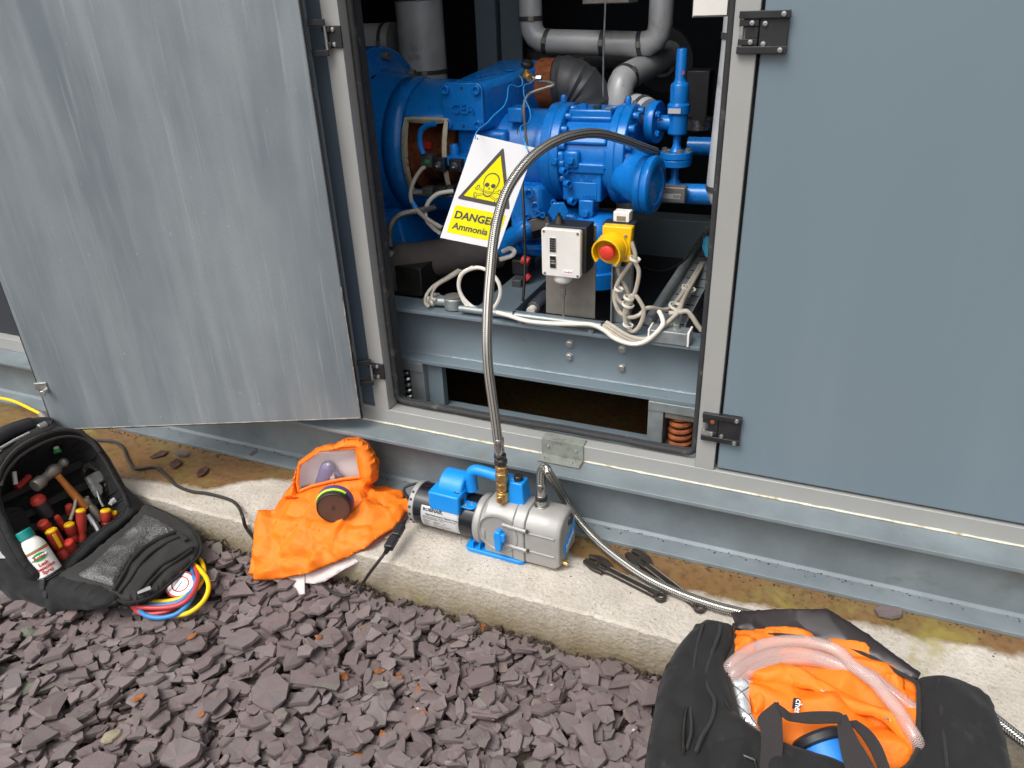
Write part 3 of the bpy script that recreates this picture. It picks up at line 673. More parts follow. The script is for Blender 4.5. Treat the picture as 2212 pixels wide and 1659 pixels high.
# cast name panel below the casing
cpn = MB().box((-.735, .545, .745), (-.62, .64, .845)).part('cast_panel', 'blue_paint', comp, .006, 3)
MB().box((-.722, .5425, .752), (-.632, .546, .80)).part('raised_field', 'blue_paint', cpn, .003, 2)
for i, (t_, x, z) in enumerate((('11 2  224', -.678, .833), ('00C 102 2200', -.676, .818), ('313   2022', -.676, .806), ('07220', -.655, .760))):
    text(t_, .014, flat((x, .5445 if i < 3 else .5422, z - .004), (1, 0, 0), (0, 0, 1)), 'blue_paint', cpn, ext=.0016)
lug = MB().prism([(-.022, .03), (-.022, -.012), (-.012, -.026), (.012, -.026), (.022, -.012), (.022, .03)], (-.662, .535, .722), (1, 0, 0), (0, 0, 1), .06, (0, 1, 0)).part('lug', 'blue_paint', comp, .004)
bolts([(-.662, .535, .716)], (0, -1, 0), .012, .012, 'blue_paint', lug)
# lower filter housing
lh = MB().lathe([(0, 0), (.078, 0), (.078, .11), (.074, .135), (.055, .155), (.02, .162), (0, .162)], (-.645, .58, .545), (0, 0, 1), 36).part('filter_housing', 'blue_paint', comp, .002)
MB().lathe([(0, 0), (.09, 0), (.09, .05), (0, .05)], (-.645, .58, .497), (0, 0, 1), 36).part('filter_housing', 'blue_paint', comp, .003)
bolts([(-.648, .50, .615)], (0, -1, 0), .014, .014, 'blue_paint', lh)
text('28', .022, flat((-.65, .4995, .65), (1, 0, 0), (0, 0, 1)), 'blue_paint', lh, ext=.002)
# outlet branch with blind flange pair
b = MB(); b.tube(spline([(-.56, .60, .83), (-.53, .56, .815), (-.50, .535, .81), (-.47, .525, .81)], 5), [.085, .08, .074, .068, .064, .062, .06, .06, .06, .06, .06, .06, .06, .06, .06, .06], 24); b.part('outlet_branch', 'blue_paint', comp)
ofl = unit((1, -.12, 0)); fo = np.array([-.503, .532, .807])
MB().lathe([(0, 0), (.074, 0), (.077, .004), (.077, .018), (.074, .021), (0, .021)], fo, ofl, 36).part('outlet_flange', 'blue_paint', comp, .001)
MB().lathe([(0, .0215), (.076, .0215), (.078, .025), (.078, .04), (.07, .046), (.052, .046), (.048, .04), (.02, .036), (0, .036)], fo, ofl, 36).part('blind_flange', 'blue_paint', comp, .001)
# oil block with bolts, lower left
ob = MB().hexa([(-.87, .47, .66), (-.78, .50, .665), (-.76, .58, .665), (-.86, .56, .66), (-.88, .49, .79), (-.795, .52, .785), (-.775, .60, .785), (-.87, .58, .79)]).part('oil_block', 'blue_paint', comp, .012, 4)
bolts([A(2110, 810, .50), A(2085, 760, .495)], (.2, -1, 0), .014, .012, 'blue_paint', ob, 'socket'); bolts([A(2120, 838, .495), A(2078, 850, .49), A(2138, 845, .50), A(2180, 795, .52)], (.2, -1, 0), .0085, .01, 'blue_paint', ob, 'socket')
MB().box((-.9, .56, .56), (-.7, .70, .70)).part('lower_casing', 'blue_paint', comp, .01, 3)
MB().lathe([(0, 0), (.03, 0), (.03, .018), (0, .018)], A(2200, 830, .52), (.3, -1, .05), 6).part('hex_plug', 'blue_paint', comp, .002)
bolts([A(2213, 672, .53), A(2228, 722, .53), A(2245, 790, .53)], (.8, -.6, 0), .011, .018, 'blue_paint', comp, 'socket')
b = MB(); p = A(2085, 900, .50); b.cyl(p, p + np.array([.05, .03, .01]), .035, n=6); b.part('union_nut', 'chrome_dark', comp, .002)
b = MB(); b.tube(spline([A(1990, 985, .52), A(2010, 940, .5), A(2060, 905, .49), A(2090, 895, .5)], 5), .027, 16); b.part('oil_pipe', 'blue_paint', comp)
b = MB(); b.lathe([(0, 0), (.055, 0), (.055, .014), (0, .014)], A(2110, 945, .56), (0, 0, -1), 24); b.part('drain_flange', 'blue_paint', comp, .001)
# control housing on top, with cast cover plate
ch = MB(); bx0, bx1, bz0, bz1 = -1.07, -.955, .935, 1.062
ch.hexa([(bx0, .512, bz0), (bx1, .512, bz0), (-.86, .90, bz0 - .02), (bx0, .90, bz0 - .02), (bx0, .512, bz1), (bx1, .512, bz1), (-.86, .90, bz1 + .03), (bx0, .90, bz1 + .03)])
cho = ch.part('control_housing', 'blue_paint', comp, .018, 5)
MB().lathe([(0, 0), (.016, 0), (.013, .003), (0, .003)], (-.95, .70, 1.078), (0, 0, 1), 20).part('boss', 'blue_paint', cho)
MB().box((-1.055, .53, .80), (-.90, .75, .934)).part('casing_neck', 'blue_paint', comp, .012, 3)
pl = MB().prism(rrect(-1.078, -.951, .938, 1.066, .018), (0, .498, 0), (1, 0, 0), (0, 0, 1), .0135, (0, 1, 0)).part('cover_plate', 'blue_paint', comp, .003, 3)
bolts([(-1.062, .498, 1.048), (-.967, .498, 1.048), (-1.060, .498, .956), (-.967, .498, .956)], (0, -1, 0), .0125, .011, 'blue_paint', pl, 'socket')
text('GEA', .036, flat((-1.013, .4975, .986), (1, 0, 0), (0, 0, 1)), 'blue_paint', pl, ext=.005, bold=.0008, space=1.05)
text('70386', .016, flat((-1.042, .4985, .966), (1, 0, 0), (0, 0, 1)), 'blue_paint', pl, ext=.0016, align='LEFT')
for z in (1.052, .95): MB().lathe([(0, 0), (.004, 0), (.004, .001), (0, .001)], (-1.014, .4978, z), (0, -1, 0), 10).part('hole', 'void', pl)
MB().box((-.90, .55, .955), (-.855, .62, .995)).part('sensor_block', 'blue_paint', comp, .004)
text('M', .02, flat((-.862, .538, .925), (1, 0, 0), (0, .3, 1)), 'ink', comp, ext=.0006)
text('COMPRESSOR', .012, flat((-.99, .62, 1.0735), (.55, 1, .06), (-1, .3, 0)), 'blue_paint', comp, ext=.0012)
# solenoid block and coils, handle
sb = MB().box((-1.075, .46, .845), (-.93, .56, .872)).part('manifold_block', 'blue_paint', comp, .003)
for i, (x, z) in enumerate(((-1.045, .872), (-.985, .872))): MB().lathe([(0, 0), (.014, 0), (.014, .022), (.011, .03), (0, .03)], (x, .49, z), (0, 0, 1), 10).part('cap_nut', 'blue_paint', sb)
def solenoid(q0, q1, y):
    p = at(*q0, y=y); q = at(*q1, y=y); o_ = MB().box((p[0], y, q[2]), (q[0], y + .045, p[2])).part('solenoid_coil', 'black_plastic', comp, .002)
    c = ((p[0] + q[0]) / 2, y - .0005, (p[2] + q[2]) / 2); MB().lathe([(0, 0), (.011, 0), (.011, .005), (.007, .012), (.004, .012), (.004, .006), (0, .006)], c, (0, -1, 0), 12).part('nut', 'stainless', o_)
for a_, b_ in (((700, 475), (835, 630)), ((872, 492), (1015, 630)), ((705, 785), (850, 900)), ((855, 785), (930, 880))): solenoid(r3(a_)[0], r3(b_)[0], .44)
for a_, b_ in (((560, 445), (692, 580)), ((580, 800), (700, 900))):
    p = at(*r3(a_)[0], y=.435); q = at(*r3(b_)[0], y=.435); o_ = MB().box((p[0], .435, q[2]), (q[0], .475, p[2])).part('plug_connector', 'clad_dark', comp, .002)
    MB().box((p[0] + .016, .4335, q[2] + .012), (q[0] - .006, .4352, p[2] - .012)).part('circuit_board', 'green_print', o_)
b = MB(); b.tube(pathy([(*q, .43) for q in r3((725, 100), (640, 125), (585, 165), (562, 230), (568, 340), (600, 430))]), .008, 10); b.part('handle', 'blue_paint', comp)
# ------------------------------------------------------------------ drive end: bell housing with open window
bell = thing('bell_housing', 'blue round bell housing of the drive motor with cream-edged inspection window', 'housing', (-1.3, .66, .4975))
BX = -1.37
MB().lathe([(0, -.06), (.285, -.06), (.29, -.055), (.29, -.005), (.285, 0), (.262, 0), (.25, .006), (.225, .02), (.21, .06), (.205, .1)], (BX, AY, AZ), (1, 0, 0), 64).part('motor_flange', 'blue_paint', bell, .002)
b = MB()
b.lathe([(.205, .1), (.2, .16)], (BX, AY, AZ), (1, 0, 0), 48); b.part('neck_ring', 'blue_paint', bell, solid=.016)
b = MB()
b.lathe([(.2, .16), (.199, .17), (.195, .31), (.17, .318), (.12, .318)], (BX, AY, AZ), (1, 0, 0), 40, R(52), R(348), up=(0, -.94, .34)); 
b.part('neck', 'blue_paint', bell, solid=.016)
# cream machined border of the window, with rust
def rim(t, h, r=.199): 
    u = unit((0, -.94, .34)); w = np.cross((1, 0, 0), u); return np.array([BX + h, AY, AZ]) + (u * math.cos(t) + w * math.sin(t)) * r
loop = [rim(R(-12) + R(64) * k_ / 8, .175) for k_ in range(9)] + [rim(R(52), .175 + .13 * k_ / 5) for k_ in range(1, 6)] + [rim(R(52) - R(64) * k_ / 8, .305) for k_ in range(1, 9)] + [rim(R(-12), .305 - .13 * k_ / 5) for k_ in range(1, 5)]
b = MB(); b.tube(loop, .009, 4, closed=True); b.part('window_border', 'cream', bell)
# rusty coupling turning inside
MB().lathe([(0, .06), (.13, .06), (.135, .07), (.135, .15), (.10, .16), (.10, .2), (.09, .205), (.09, .25), (.125, .255), (.125, .3), (0, .3)], (BX, AY, AZ), (1, 0, 0), 40).part('coupling', 'rust', bell, .002)
for a in (-100, -78):
    t = R(a); c = np.array([BX + .2, AY + .105 * math.sin(t), AZ + .105 * math.cos(t)]); MB().obox(c, (1, 0, 0), (0, math.cos(t), -math.sin(t)), (0, math.sin(t), math.cos(t)), .03, .022, .012).part('coupling_bolt', 'red', bell, .001)
bolts([(BX + .001, AY + .262 * math.sin(R(a)), AZ + .262 * math.cos(R(a))) for a in (-35, 5, 42)], (1, 0, 0), .013, .02, 'dull_steel', bell, 'socket')
for t_, yy, zz, sz in (('Toulon', .62, 1.06, .034), ('> 12', .58, 1.01, .028), ('/ 12', .67, 1.0, .028), ('line', .56, .975, .028)):
    text(t_, sz, lambda x, y, z, a=yy, c=zz: np.array([BX + .0245 + (.001 + z), a + x, c + y + .15 * x]) if False else np.array([BX + .012 + z, a + x, c + y + .25 * x]), 'ink', bell, ext=.012)
MB().hexa([(-1.46, .40, .4976), (-1.17, .40, .4976), (-1.17, .8, .4976), (-1.46, .8, .4976), (-1.43, .55, .70), (-1.30, .55, .70), (-1.30, .8, .70), (-1.43, .8, .70)]).part('foot', 'blue_paint', bell, .008, 3)

# ------------------------------------------------------------------ insulated and plain pipes behind
def pipe(name, label, pts, r, m, bands=(), k=8, bandm='clad_dark', cat='pipe', group='insulated pipes in the plant bay', raw=False, caps=()):
    P = pts if raw else spline(pts, k); t = thing(name, label, cat, P[0], group)
    b = MB(); b.tube(P, r, 24); b.part('cladding', m, t)
    for f in bands:
        i = int(f * (len(P) - 1)); i = min(max(i, 0), len(P) - 2); d = unit(np.array(P[i + 1]) - np.array(P[i])); c = np.array(P[i]) + (np.array(P[i + 1]) - np.array(P[i])) * (f * (len(P) - 1) - i)
        o_ = MB().lathe([(r * .98, -.007), (r + .0022, -.007), (r + .0022, .007), (r * .98, .007)], c, d, 28).part('band', bandm, t)
        v = unit(CAM - c); v = unit(v - d * (v @ d)); MB().obox(c + v * (r + .003), d, np.cross(v, d), v, .016, .018, .005).part('buckle', 'dull_steel', o_, .001)
    return t
def miter(pts, rr):                          # straight runs with tight rounded corners
    out = [np.array(pts[0], float)]
    for i in range(1, len(pts) - 1):
        p0, p, p1 = [np.array(q, float) for q in pts[i - 1:i + 2]]; a = p + unit(p0 - p) * rr; c = p + unit(p1 - p) * rr
        for t in (0, .25, .5, .75, 1): out.append((1 - t) ** 2 * a + 2 * t * (1 - t) * p + t * t * c)
    out.append(np.array(pts[-1], float)); return out
pipe('insulated_pipe', 'wide grey clad vertical pipe with black bands above the bell housing', [(-1.405, 1.0, z) for z in (1.9, 1.6, 1.3, 1.02)], .08, 'cladding', (.697, .97))
pipe('insulated_pipe', 'dim grey horizontal pipe stub behind the bell housing', [A(1380, 170, 1.15), A(1480, 172, 1.15), A(1560, 168, 1.15)], .07, 'cladding', (.8,))
pipe('insulated_pipe', 'grey clad U-shaped pipe running across the top of the bay', miter([(-1.0, 1.0, 1.9), (-1.0, 1.0, 1.137), (-.578, 1.0, 1.122), (-.575, 1.0, 1.9)], .06), .037, 'cladding', (.09, .55, .51, .44, .93), raw=True)
pipe('insulated_pipe', 'dark pipe passing behind the U-shaped grey pipe', [A(1990, 230, 1.3), A(2250, 235, 1.3), A(2560, 225, 1.3)], .045, 'clad_dark', (.6,))
e1 = A(2432, 600, .85); e2 = np.array([e1[0], .85, 1.035]); e3 = A(2650, 205, 1.25)
pipe('insulated_pipe', 'grey clad elbow pipe rising behind the compressor end', miter([(e1[0], .85, .7), e2, e3], .05), .041, 'cladding', (.12, .75), raw=True)
tt = thing('wall_collar', 'grey round collar where a clad pipe meets the rear', 'collar', A(2620, 235, 1.25)); MB().lathe([(.04, 0), (.105, 0), (.105, .02), (.04, .02)], A(2620, 235, 1.25), e2 - e3, 40).part('plate', 'clad_dark', tt, .002)
MB().lathe([(.039, .02), (.05, .02), (.05, .035), (.039, .035)], A(2620, 235, 1.25), e2 - e3, 40).part('lip', 'cladding', tt, .002)
f1 = A(2480, 560, .78); pipe('insulated_pipe', 'short light grey clad elbow leading to the blue valve flange', [f1 + (0, 0, -.2), f1 + (0, 0, -.03), A(2490, 440, .78), A(2520, 425, .75), A(2555, 440, .72)], .036, 'cladding', (.62, .85))
pipe('insulated_pipe', 'pale grey clad vertical pipe close behind the right door seal', miter([(-.262, .52, 1.7), (-.262, .52, 1.17), (-.272, .52, .80), (-.15, .55, .72)], .03), .055, 'cladding', (.24, .62), raw=True)
pipe('insulated_pipe', 'black foam insulated pipe lying at the lower left of the bay', [A(1585, 1120, .36), A(1580, 1035, .36), A(1640, 1028, .39), A(1760, 1010, .46), A(1960, 985, .60)], .056, 'foam', (), group=None)
rp = thing('rusty_pipe', 'rusty bare pipe end and dark taped elbow behind the blue housing', 'pipe', A(2190, 330, .8))
MB().lathe([(0, -.05), (.075, -.05), (.075, .02), (0, .02)], A(2190, 332, .82), (1, -.1, 0), 32).part('pipe_end', 'rust', rp, .003)
b = MB(); p0 = A(2200, 332, .82); b.tube(spline([p0, p0 + (.03, 0, 0), p0 + (.075, .01, -.03), p0 + (.09, .02, -.10), p0 + (.09, .02, -.25)], 7), [.078 + .003 * math.sin(9 * i) for i in range(29)], 24); b.part('taped_elbow', 'clad_dark', rp)
col = thing('steel_column', 'blue-grey steel column standing behind the compressor', 'column', (-1.185, 1.1, .4975))
MB().box((-1.245, 1.1, .4976), (-1.17, 1.112, 2.4)).part('flange', 'steel_paint', col, .001); MB().box((-1.169, 1.14, .4976), (-1.09, 1.152, 2.4)).part('flange', 'steel_paint', col, .001); MB().box((-1.2, 1.1125, .4976), (-1.185, 1.3, 2.4)).part('web', 'steel_paint', col)
# blue relief valve and its pipework
rv = thing('relief_valve', 'tall slim blue relief valve standing at the right of the bay', 'valve', A(2680, 700, .7))
vx, vy = -.447, .70
prof = [(0, 1.135), (.012, 1.134), (.0145, 1.128), (.0145, 1.06), (.017, 1.05), (.024, 1.045), (.0255, 1.04), (.0255, .995), (.031, .992), (.031, .968), (.027, .965), (.027, .915), (.024, .912), (.011, .909), (.010, .885), (.016, .868), (.018, .866)]
MB().lathe([(r, z) for r, z in prof], (vx, vy, 0), (0, 0, 1), 28).part('body', 'blue_paint', rv, .0015)
vf = MB().lathe([(0, .866), (.046, .866), (.047, .848), (0, .848)], (vx, vy, 0), (0, 0, 1), 28).part('flange', 'blue_paint', rv, .0015); MB().lathe([(0, .846), (.047, .846), (.046, .827), (0, .827)], (vx, vy, 0), (0, 0, 1), 28).part('flange', 'blue_paint', rv, .0015)
bolts([(vx + .034 * math.cos(a), vy + .034 * math.sin(a), .866) for a in (R(-60), R(-120), R(0), R(180))], (0, 0, 1), .008, .009, 'dull_steel', vf)
MB().lathe([(0, .827), (.011, .827), (.011, .79), (.02, .775), (.02, .75), (0, .75)], (vx, vy, 0), (0, 0, 1), 20).part('lower_neck', 'blue_paint', rv, .001)
MB().lathe([(0, 0), (.056, 0), (.058, .004), (.058, .022), (.056, .026), (0, .026)], (-.525, .705, .942), (1, -.15, 0), 32).part('side_flange', 'blue_paint', rv, .001); MB().cyl((-.51, .703, .942), (-.45, .70, .942), .021).part('side_neck', 'blue_paint', rv)
bolts([(-.4995, .70 + .04 * math.sin(R(a)), .942 + .04 * math.cos(R(a))) for a in (-50, -130)], (1, -.15, 0), .009, .009, 'blue_paint', rv)
MB().box((vx - .022, vy - .0335, .972), (vx + .012, vy - .031, .985)).part('tag', 'label_silver', rv); MB().box((vx + .008, vy - .0175, 1.07), (vx + .013, vy - .012, 1.078)).part('seal_mark', 'red', rv)
bp = thing('blue_pipe', 'horizontal blue pipe below the relief valve', 'pipe', (-.45, .7, .745)); MB().cyl((-.50, .7, .745), (-.15, .7, .752), .029, n=24).part('pipe', 'blue_paint', bp)
MB().cyl((-.46, .95, .835), (-.1, .95, .835), .028, n=20).part('rear_pipe', 'blue_paint', bp)
ts = thing('flow_sensor', 'grey metal sensor box fixed to the blue pipe', 'sensor', A(2650, 770, .62)); p = at(2598, 735, y=.63); q = at(2695, 802, y=.63)
sbx = MB().box((p[0], .63, q[2]), (q[0], .668, p[2])).part('body', 'dull_steel', ts, .003, 3); MB().box((p[0] + .008, .6285, p[2] - .032), (q[0] - .012, .6305, p[2] - .018)).part('label_plate', 'label_silver', sbx)
text('GEA', .011, flat((q[0] - .022, .6283, p[2] - .021), (-1, 0, 0), (0, 0, -1)), 'ink', sbx, ext=.0003); MB().cyl((p[0] - .012, .645, (p[2] + q[2]) / 2), (p[0], .645, (p[2] + q[2]) / 2), .006).part('stud', 'stainless', sbx)
# electrics at top right, thin rod, suspended box, white board
dv = thing('dark_valve', 'black valve body with steel clamp in the dark at right', 'valve', A(2740, 480, 1.0))
MB().box(tuple(A(2720, 420, 1.02) + (-.02, 0, -.06)), tuple(A(2790, 360, 1.02) + (0, .08, .06))).part('body', 'black_plastic', dv, .004); MB().lathe([(.045, 0), (.05, 0), (.05, .03), (.045, .03)], A(2745, 505, .98), (0, 0, 1), 24).part('clamp', 'stainless', dv)
hr = thing('hanging_rod', 'thin grey rod hanging from the dark ceiling box', 'rod', (-.78, .8, .95)); b = MB(); b.tube([A(2386, -60, .8), A(2383, 40, .8), A(2376, 200, .8), A(2374, 395, .8)], .0028, 8); b.part('rod', 'galv', hr)
lb = thing('lamp_box', 'grey lamp housing hanging at the top of the bay', 'lamp', A(2385, 10, .85)); p = A(2292, 18, .85); q = A(2478, 10, .85); MB().box((p[0], .85, p[2]), (q[0], .95, p[2] + .06)).part('housing', 'dull_steel', lb, .003)
wb = thing('white_board', 'speckled white board hanging inside the top right corner', 'board', A(2800, 62, .3)); p = A(2727, 63, .3); q = A(2862, 63, .3); MB().box((p[0], .3, p[2]), (q[0], .306, p[2] + .09)).part('panel', 'white_plastic', wb, .001)
b = MB(); b.box((p[0] - .002, .3062, p[2] - .003), (q[0] + .002, .31, p[2] + .09)); b.part('backing', 'galv', wb)
# needle valve, tubes and blue wire
nv = thing('needle_valve', 'small brass needle valve with black star knob on the blue housing', 'valve', A(2060, 310, .62))
c = A(2068, 305, .62); b = MB(); b.cyl(c + (-.03, .05, -.005), c + (.02, -.01, 0), .012, n=12); b.cyl(c, c + (.035, 0, -.002), .006); b.cyl(c + (.0, 0, 0), c + (.006, 0, .025), .009); b.part('body', 'brass', nv, .001)
MB().lathe([(0, 0), (.012, 0), (.02, .006), (.02, .016), (.012, .02), (0, .02)], c + (.006, 0, .025), (.2, -.2, 1), 7).part('knob', 'black_plastic', nv, .003); MB().cyl(c + (.035, 0, -.002), c + (.05, 0, -.002), .009, n=6).part('nut', 'stainless', nv)
st = thing('steel_tube', 'thin bent steel tube dropping from the needle valve', 'tube', A(2068, 560, .52)); b = MB(); b.tube(pathy([(2120, 320, .62), (2165, 325, .60), (2180, 335, .58), (2150, 345, .57), (2095, 364, .55), (2070, 388, .53), (2062, 434, .52), (2068, 506, .52), (2075, 575, .52)]), .0042, 8); b.part('tube', 'dull_steel', st)
ct = thing('capillary_tube', 'long thin dark tube running down behind the danger sign', 'tube', A(2060, 1225, .36)); b = MB(); b.tube(pathy([(2052, 640, .5), (2058, 747, .46), (2068, 1000, .40), (2062, 1150, .37), (2056, 1210, .36), (2066, 1226, .36), (2110, 1180, .45), (2150, 1130, .55)]), .004, 8); b.part('tube', 'chrome_dark', ct)

# ------------------------------------------------------------------ switches, cables and conduit along the skid
ps = thing('pressure_switch', 'white and black pressure switch on a plain steel plate', 'switch', (-.62, .25, .4975))
MB().prism([(-.697, .4977), (-.557, .4977), (-.557, .752), (-.694, .748)], (0, .296, 0), (1, 0, 0), (0, 0, 1), .004, (0, 1, 0)).part('mounting_plate', 'dull_steel', ps, .0005)
MB().box((-.667, .232, .645), (-.562, .2955, .765)).part('case', 'black_plastic', ps, .003, 3)
fc = MB().prism(rrect(-.675, -.572, .637, .760, .007), (0, .214, 0), (1, 0, 0), (0, 0, 1), .0178, (0, 1, 0)).part('front_cover', 'white_plastic', ps, .0025, 3)
for z0, z1 in ((.702, .738), (.660, .691)):
    MB().box((-.6535, .2126, z0 - .0015), (-.6345, .2142, z1 + .0015)).part('window_frame', 'white_plastic', fc, .0008); w = MB().box((-.652, .2121, z0), (-.636, .2132, z1)).part('scale_window', 'black_plastic', fc)
for i in range(5): text('= -- =', .0045, flat((-.644, .2119, .731 - i * .006), (1, 0, 0), (0, 0, 1)), 'white_plastic', fc, ext=.0001)
text('MAX.', .005, flat((-.644, .2119, .678), (1, 0, 0), (0, 0, 1)), 'white_plastic', fc, ext=.0001); text('1 RESET', .0045, flat((-.644, .2119, .671), (1, 0, 0), (0, 0, 1)), 'white_plastic', fc, ext=.0001)
MB().box((-.617, .2132, .646), (-.592, .2143, .6575)).part('maker_label', 'sign_white', fc); text('Danfoss', .0082, flat((-.6045, .2131, .6495), (1, 0, .05), (0.15, 0, 1)), 'red_ink', fc, ext=.0002, space=.85)
bolts([(-.668, .2142, .753), (-.579, .2142, .753), (-.667, .2142, .644), (-.579, .2142, .644)], (0, -1, 0), .0034, .0022, 'dull_steel', fc, 'pan', 'screw')
MB().lathe([(0, 0), (.0245, 0), (.0245, -.015), (.02, -.022), (.012, -.026), (0, -.026)], (-.628, .243, .637), (0, 0, 1), 24).part('bellows', 'white_plastic', ps, .001)
MB().lathe([(0, 0), (.0085, 0), (.0085, -.012), (.0065, -.014), (.0065, -.018), (.0075, -.018), (.0075, -.034), (0, -.034)], (-.628, .243, .612), (0, 0, 1), 6).part('union', 'dull_steel', ps, .0008)
b = MB(); b.tube(spline([(-.628, .243, .58), (-.627, .243, .55), (-.628, .243, .525), (-.622, .238, .508), (-.615, .236, .503)], 5), .0036, 8); b.part('capillary', 'dull_steel', ps)
MB().lathe([(0, 0), (.013, 0), (.008, .018), (.004, .019), (.004, .026), (0, .026)], (-.642, .255, .765), (0, 0, 1), 14).part('spindle', 'chrome_dark', ps)
es = thing('emergency_stop', 'yellow emergency stop box with red mushroom button', 'stop button', (-.48, .27, .4975))
MB().box((-.508, .29, .4977), (-.455, .294, .70)).part('strut', 'galv', es, .001); b = MB(); b.box((-.508, .272, .4977), (-.504, .29, .70)); b.part('strut_lip', 'galv', es, .0008); MB().box((-.459, .272, .4977), (-.455, .29, .70)).part('strut_lip', 'galv', es, .0008)
for i in range(3): MB().prism(rrect(-.49, -.476, .56 + i * .05 - .006, .56 + i * .05 + .006, .006, 4), (0, .2895, 0), (1, 0, 0), (0, 0, 1), .001, (0, -1, 0)).part('slot', 'void', es)
MB().box((-.527, .25, .685), (-.449, .292, .776)).part('back_box', 'black_plastic', es, .003)
yb = MB().prism([(-.523, .687), (-.446, .687), (-.450, .73), (-.446, .775), (-.5215, .775), (-.5205, .73)], (0, .228, 0), (1, 0, 0), (0, 0, 1), .026, (0, 1, 0)).part('cover', 'yellow', es, .004, 3)
MB().lathe([(.04, 0), (.04, .004), (0, .004)], (-.495, .2262, .722), (0, -1, 0), 32).part('ring_plate', 'yellow', es)
b = MB()
for a0, a1 in ((R(25), R(335)),): b.lathe([(.0345, 0), (.0335, .034), (.038, .034), (.04, 0), (.0345, 0)], (-.497, .228, .719), (-.12, -1, -.12), 40, R(-28) + a0, R(-28) + a1 - R(40), up=(.7, 0, -.7))
b.part('guard', 'yellow', es, .001)
MB().lathe([(0, 0), (.012, 0), (.012, .012), (.0185, .014), (.0195, .018), (.0185, .026), (.013, .029), (0, .0295)], (-.497, .222, .719), (-.12, -1, -.12), 32).part('button', 'red', es, .0006)
bolts([(-.462, .2278, .7535), (-.460, .2278, .700)], (0, -1, 0), .0042, .003, 'zinc', es, 'pan', 'screw')
MB().lathe([(0, 0), (.013, 0), (.013, -.012), (.011, -.014), (.011, -.02), (0, -.02)], (-.49, .255, .687), (0, 0, 1), 10).part('gland', 'white_cable', es, .001)
wbx = MB().box((-.503, .26, .777), (-.463, .292, .802)).part('terminal_cap', 'white_plastic', es, .002); MB().box((-.494, .2585, .781), (-.472, .2603, .792)).part('clip', 'dull_steel', wbx)
cnd = thing('steel_conduit', 'pale steel conduit with round junction casting on the beam', 'conduit', at(1860, 1226, z=.515))
c0 = np.array([-.99, .215, .515]); c1 = np.array([-.50, .215, .515]); MB().cyl(c0 + (.07, 0, 0), c1, .0095).part('tube', 'galv', cnd); MB().lathe([(0, 0), (.028, 0), (.028, .03), (.024, .034), (0, .034)], at(1790, 1212, z=.5), (0, 0, 1), 24).part('junction_casting', 'galv', cnd, .002)
jc = at(1790, 1212, z=.5); MB().lathe([(0, 0), (.026, 0), (.026, .002), (0, .002)], jc + (0, 0, .0342), (0, 0, 1), 24).part('lid', 'dull_steel', cnd)
for dx, dy in ((-1, -.1), (-.95, .22)):
    d = unit((dx, dy, 0)); s_ = jc + np.array([0, .0, .016]) + d * .024; MB().cyl(s_, s_ + d * .035, .0125).part('branch', 'galv', cnd); MB().lathe([(0, 0), (.0155, 0), (.0155, .012), (.012, .014), (.0125, .022), (.009, .026), (0, .026)], s_ + d * .035, d, 12).part('gland', 'white_cable', cnd, .0008)
for x in (-.735, -.54): MB().cyl((x, .208, .4978), (x, .208, .5055), .0085).part('saddle', 'galv', cnd, .0008); 
for x in (-.76, -.515): MB().lathe([(.0096, 0), (.0115, 0), (.0115, .005), (.0096, .005)], (x, .215, .515), (1, 0, 0), 16).part('cable_tie', 'black_plastic', cnd)
CN = 'cables along the skid beam'
def cable(name, label, Z, r, m, group=CN, cat='cable', k=6, closed=False, raw=False):
    P = Z if raw else pathy(Z, k, closed); b = MB(); b.tube(P, r, 8, closed=closed); return tag(b.part(name, m), label, cat, group)
def yy(pts, y): return [(p[0], p[1], y if not hasattr(y, '__len__') else y[i]) for i, p in enumerate(pts)]
cable('white_cable', 'bright white cable strapped along the conduit and drooping below the beam', yy(r5((1260, 912), (1400, 950), (1600, 1008), (1900, 1036), (2150, 1040)), .192) + yy(r6((200, 1172), (480, 1176), (640, 1186), (770, 1245), (880, 1330), (1020, 1385), (1140, 1392), (1250, 1350), (1350, 1262), (1410, 1180), (1402, 1110), (1368, 1040)), [.192] * 9 + [.2, .22, .24]), .0058, 'white_cable')
cable('white_cable', 'white cable loop tied in a round coil above the junction casting', yy(r5((1130, 890), (1010, 860), (900, 760), (850, 640), (870, 520), (940, 455), (1060, 425), (1180, 470), (1270, 570), (1300, 680), (1270, 800), (1180, 900), (1060, 905), (940, 840), (870, 720), (845, 600), (880, 490), (1000, 420)), .222), .0052, 'white_cable')
cable('white_cable', 'dirty white cable curving out of the upper gland of the casting', yy(r5((600, 775), (555, 760), (560, 690), (620, 610), (760, 530), (870, 460)), [.23, .23, .24, .26, .3, .34]), .005, 'grey_cable')
cable('white_cable', 'dirty white cable curving out of the lower gland of the casting', yy(r5((520, 850), (485, 800), (500, 720), (570, 630), (700, 545), (850, 450)), [.215, .215, .22, .25, .3, .34]), .005, 'grey_cable')
cable('white_cable', 'white cable hanging from the upper solenoid plug with blue tape', yy(r3((620, 570), (570, 610), (500, 720), (462, 850), (480, 970), (570, 1085), (680, 1165), (800, 1235)), [.44, .43, .41, .39, .37, .36, .35, .35]), .0062, 'grey_cable')
cable('white_cable', 'white cable arching from the lower solenoid plug behind the sign', yy(r3((925, 838), (850, 845), (750, 870), (660, 950), (622, 1060), (640, 1160), (700, 1230), (790, 1300)), [.43, .42, .41, .40, .39, .38, .37, .36]), .0062, 'white_cable')
cable('blue_tape', 'blue tape wound on the white solenoid cable', yy(r3((482, 960), (510, 1010), (530, 1045)), .366), .0072, 'sky_wire', None, 'tape')
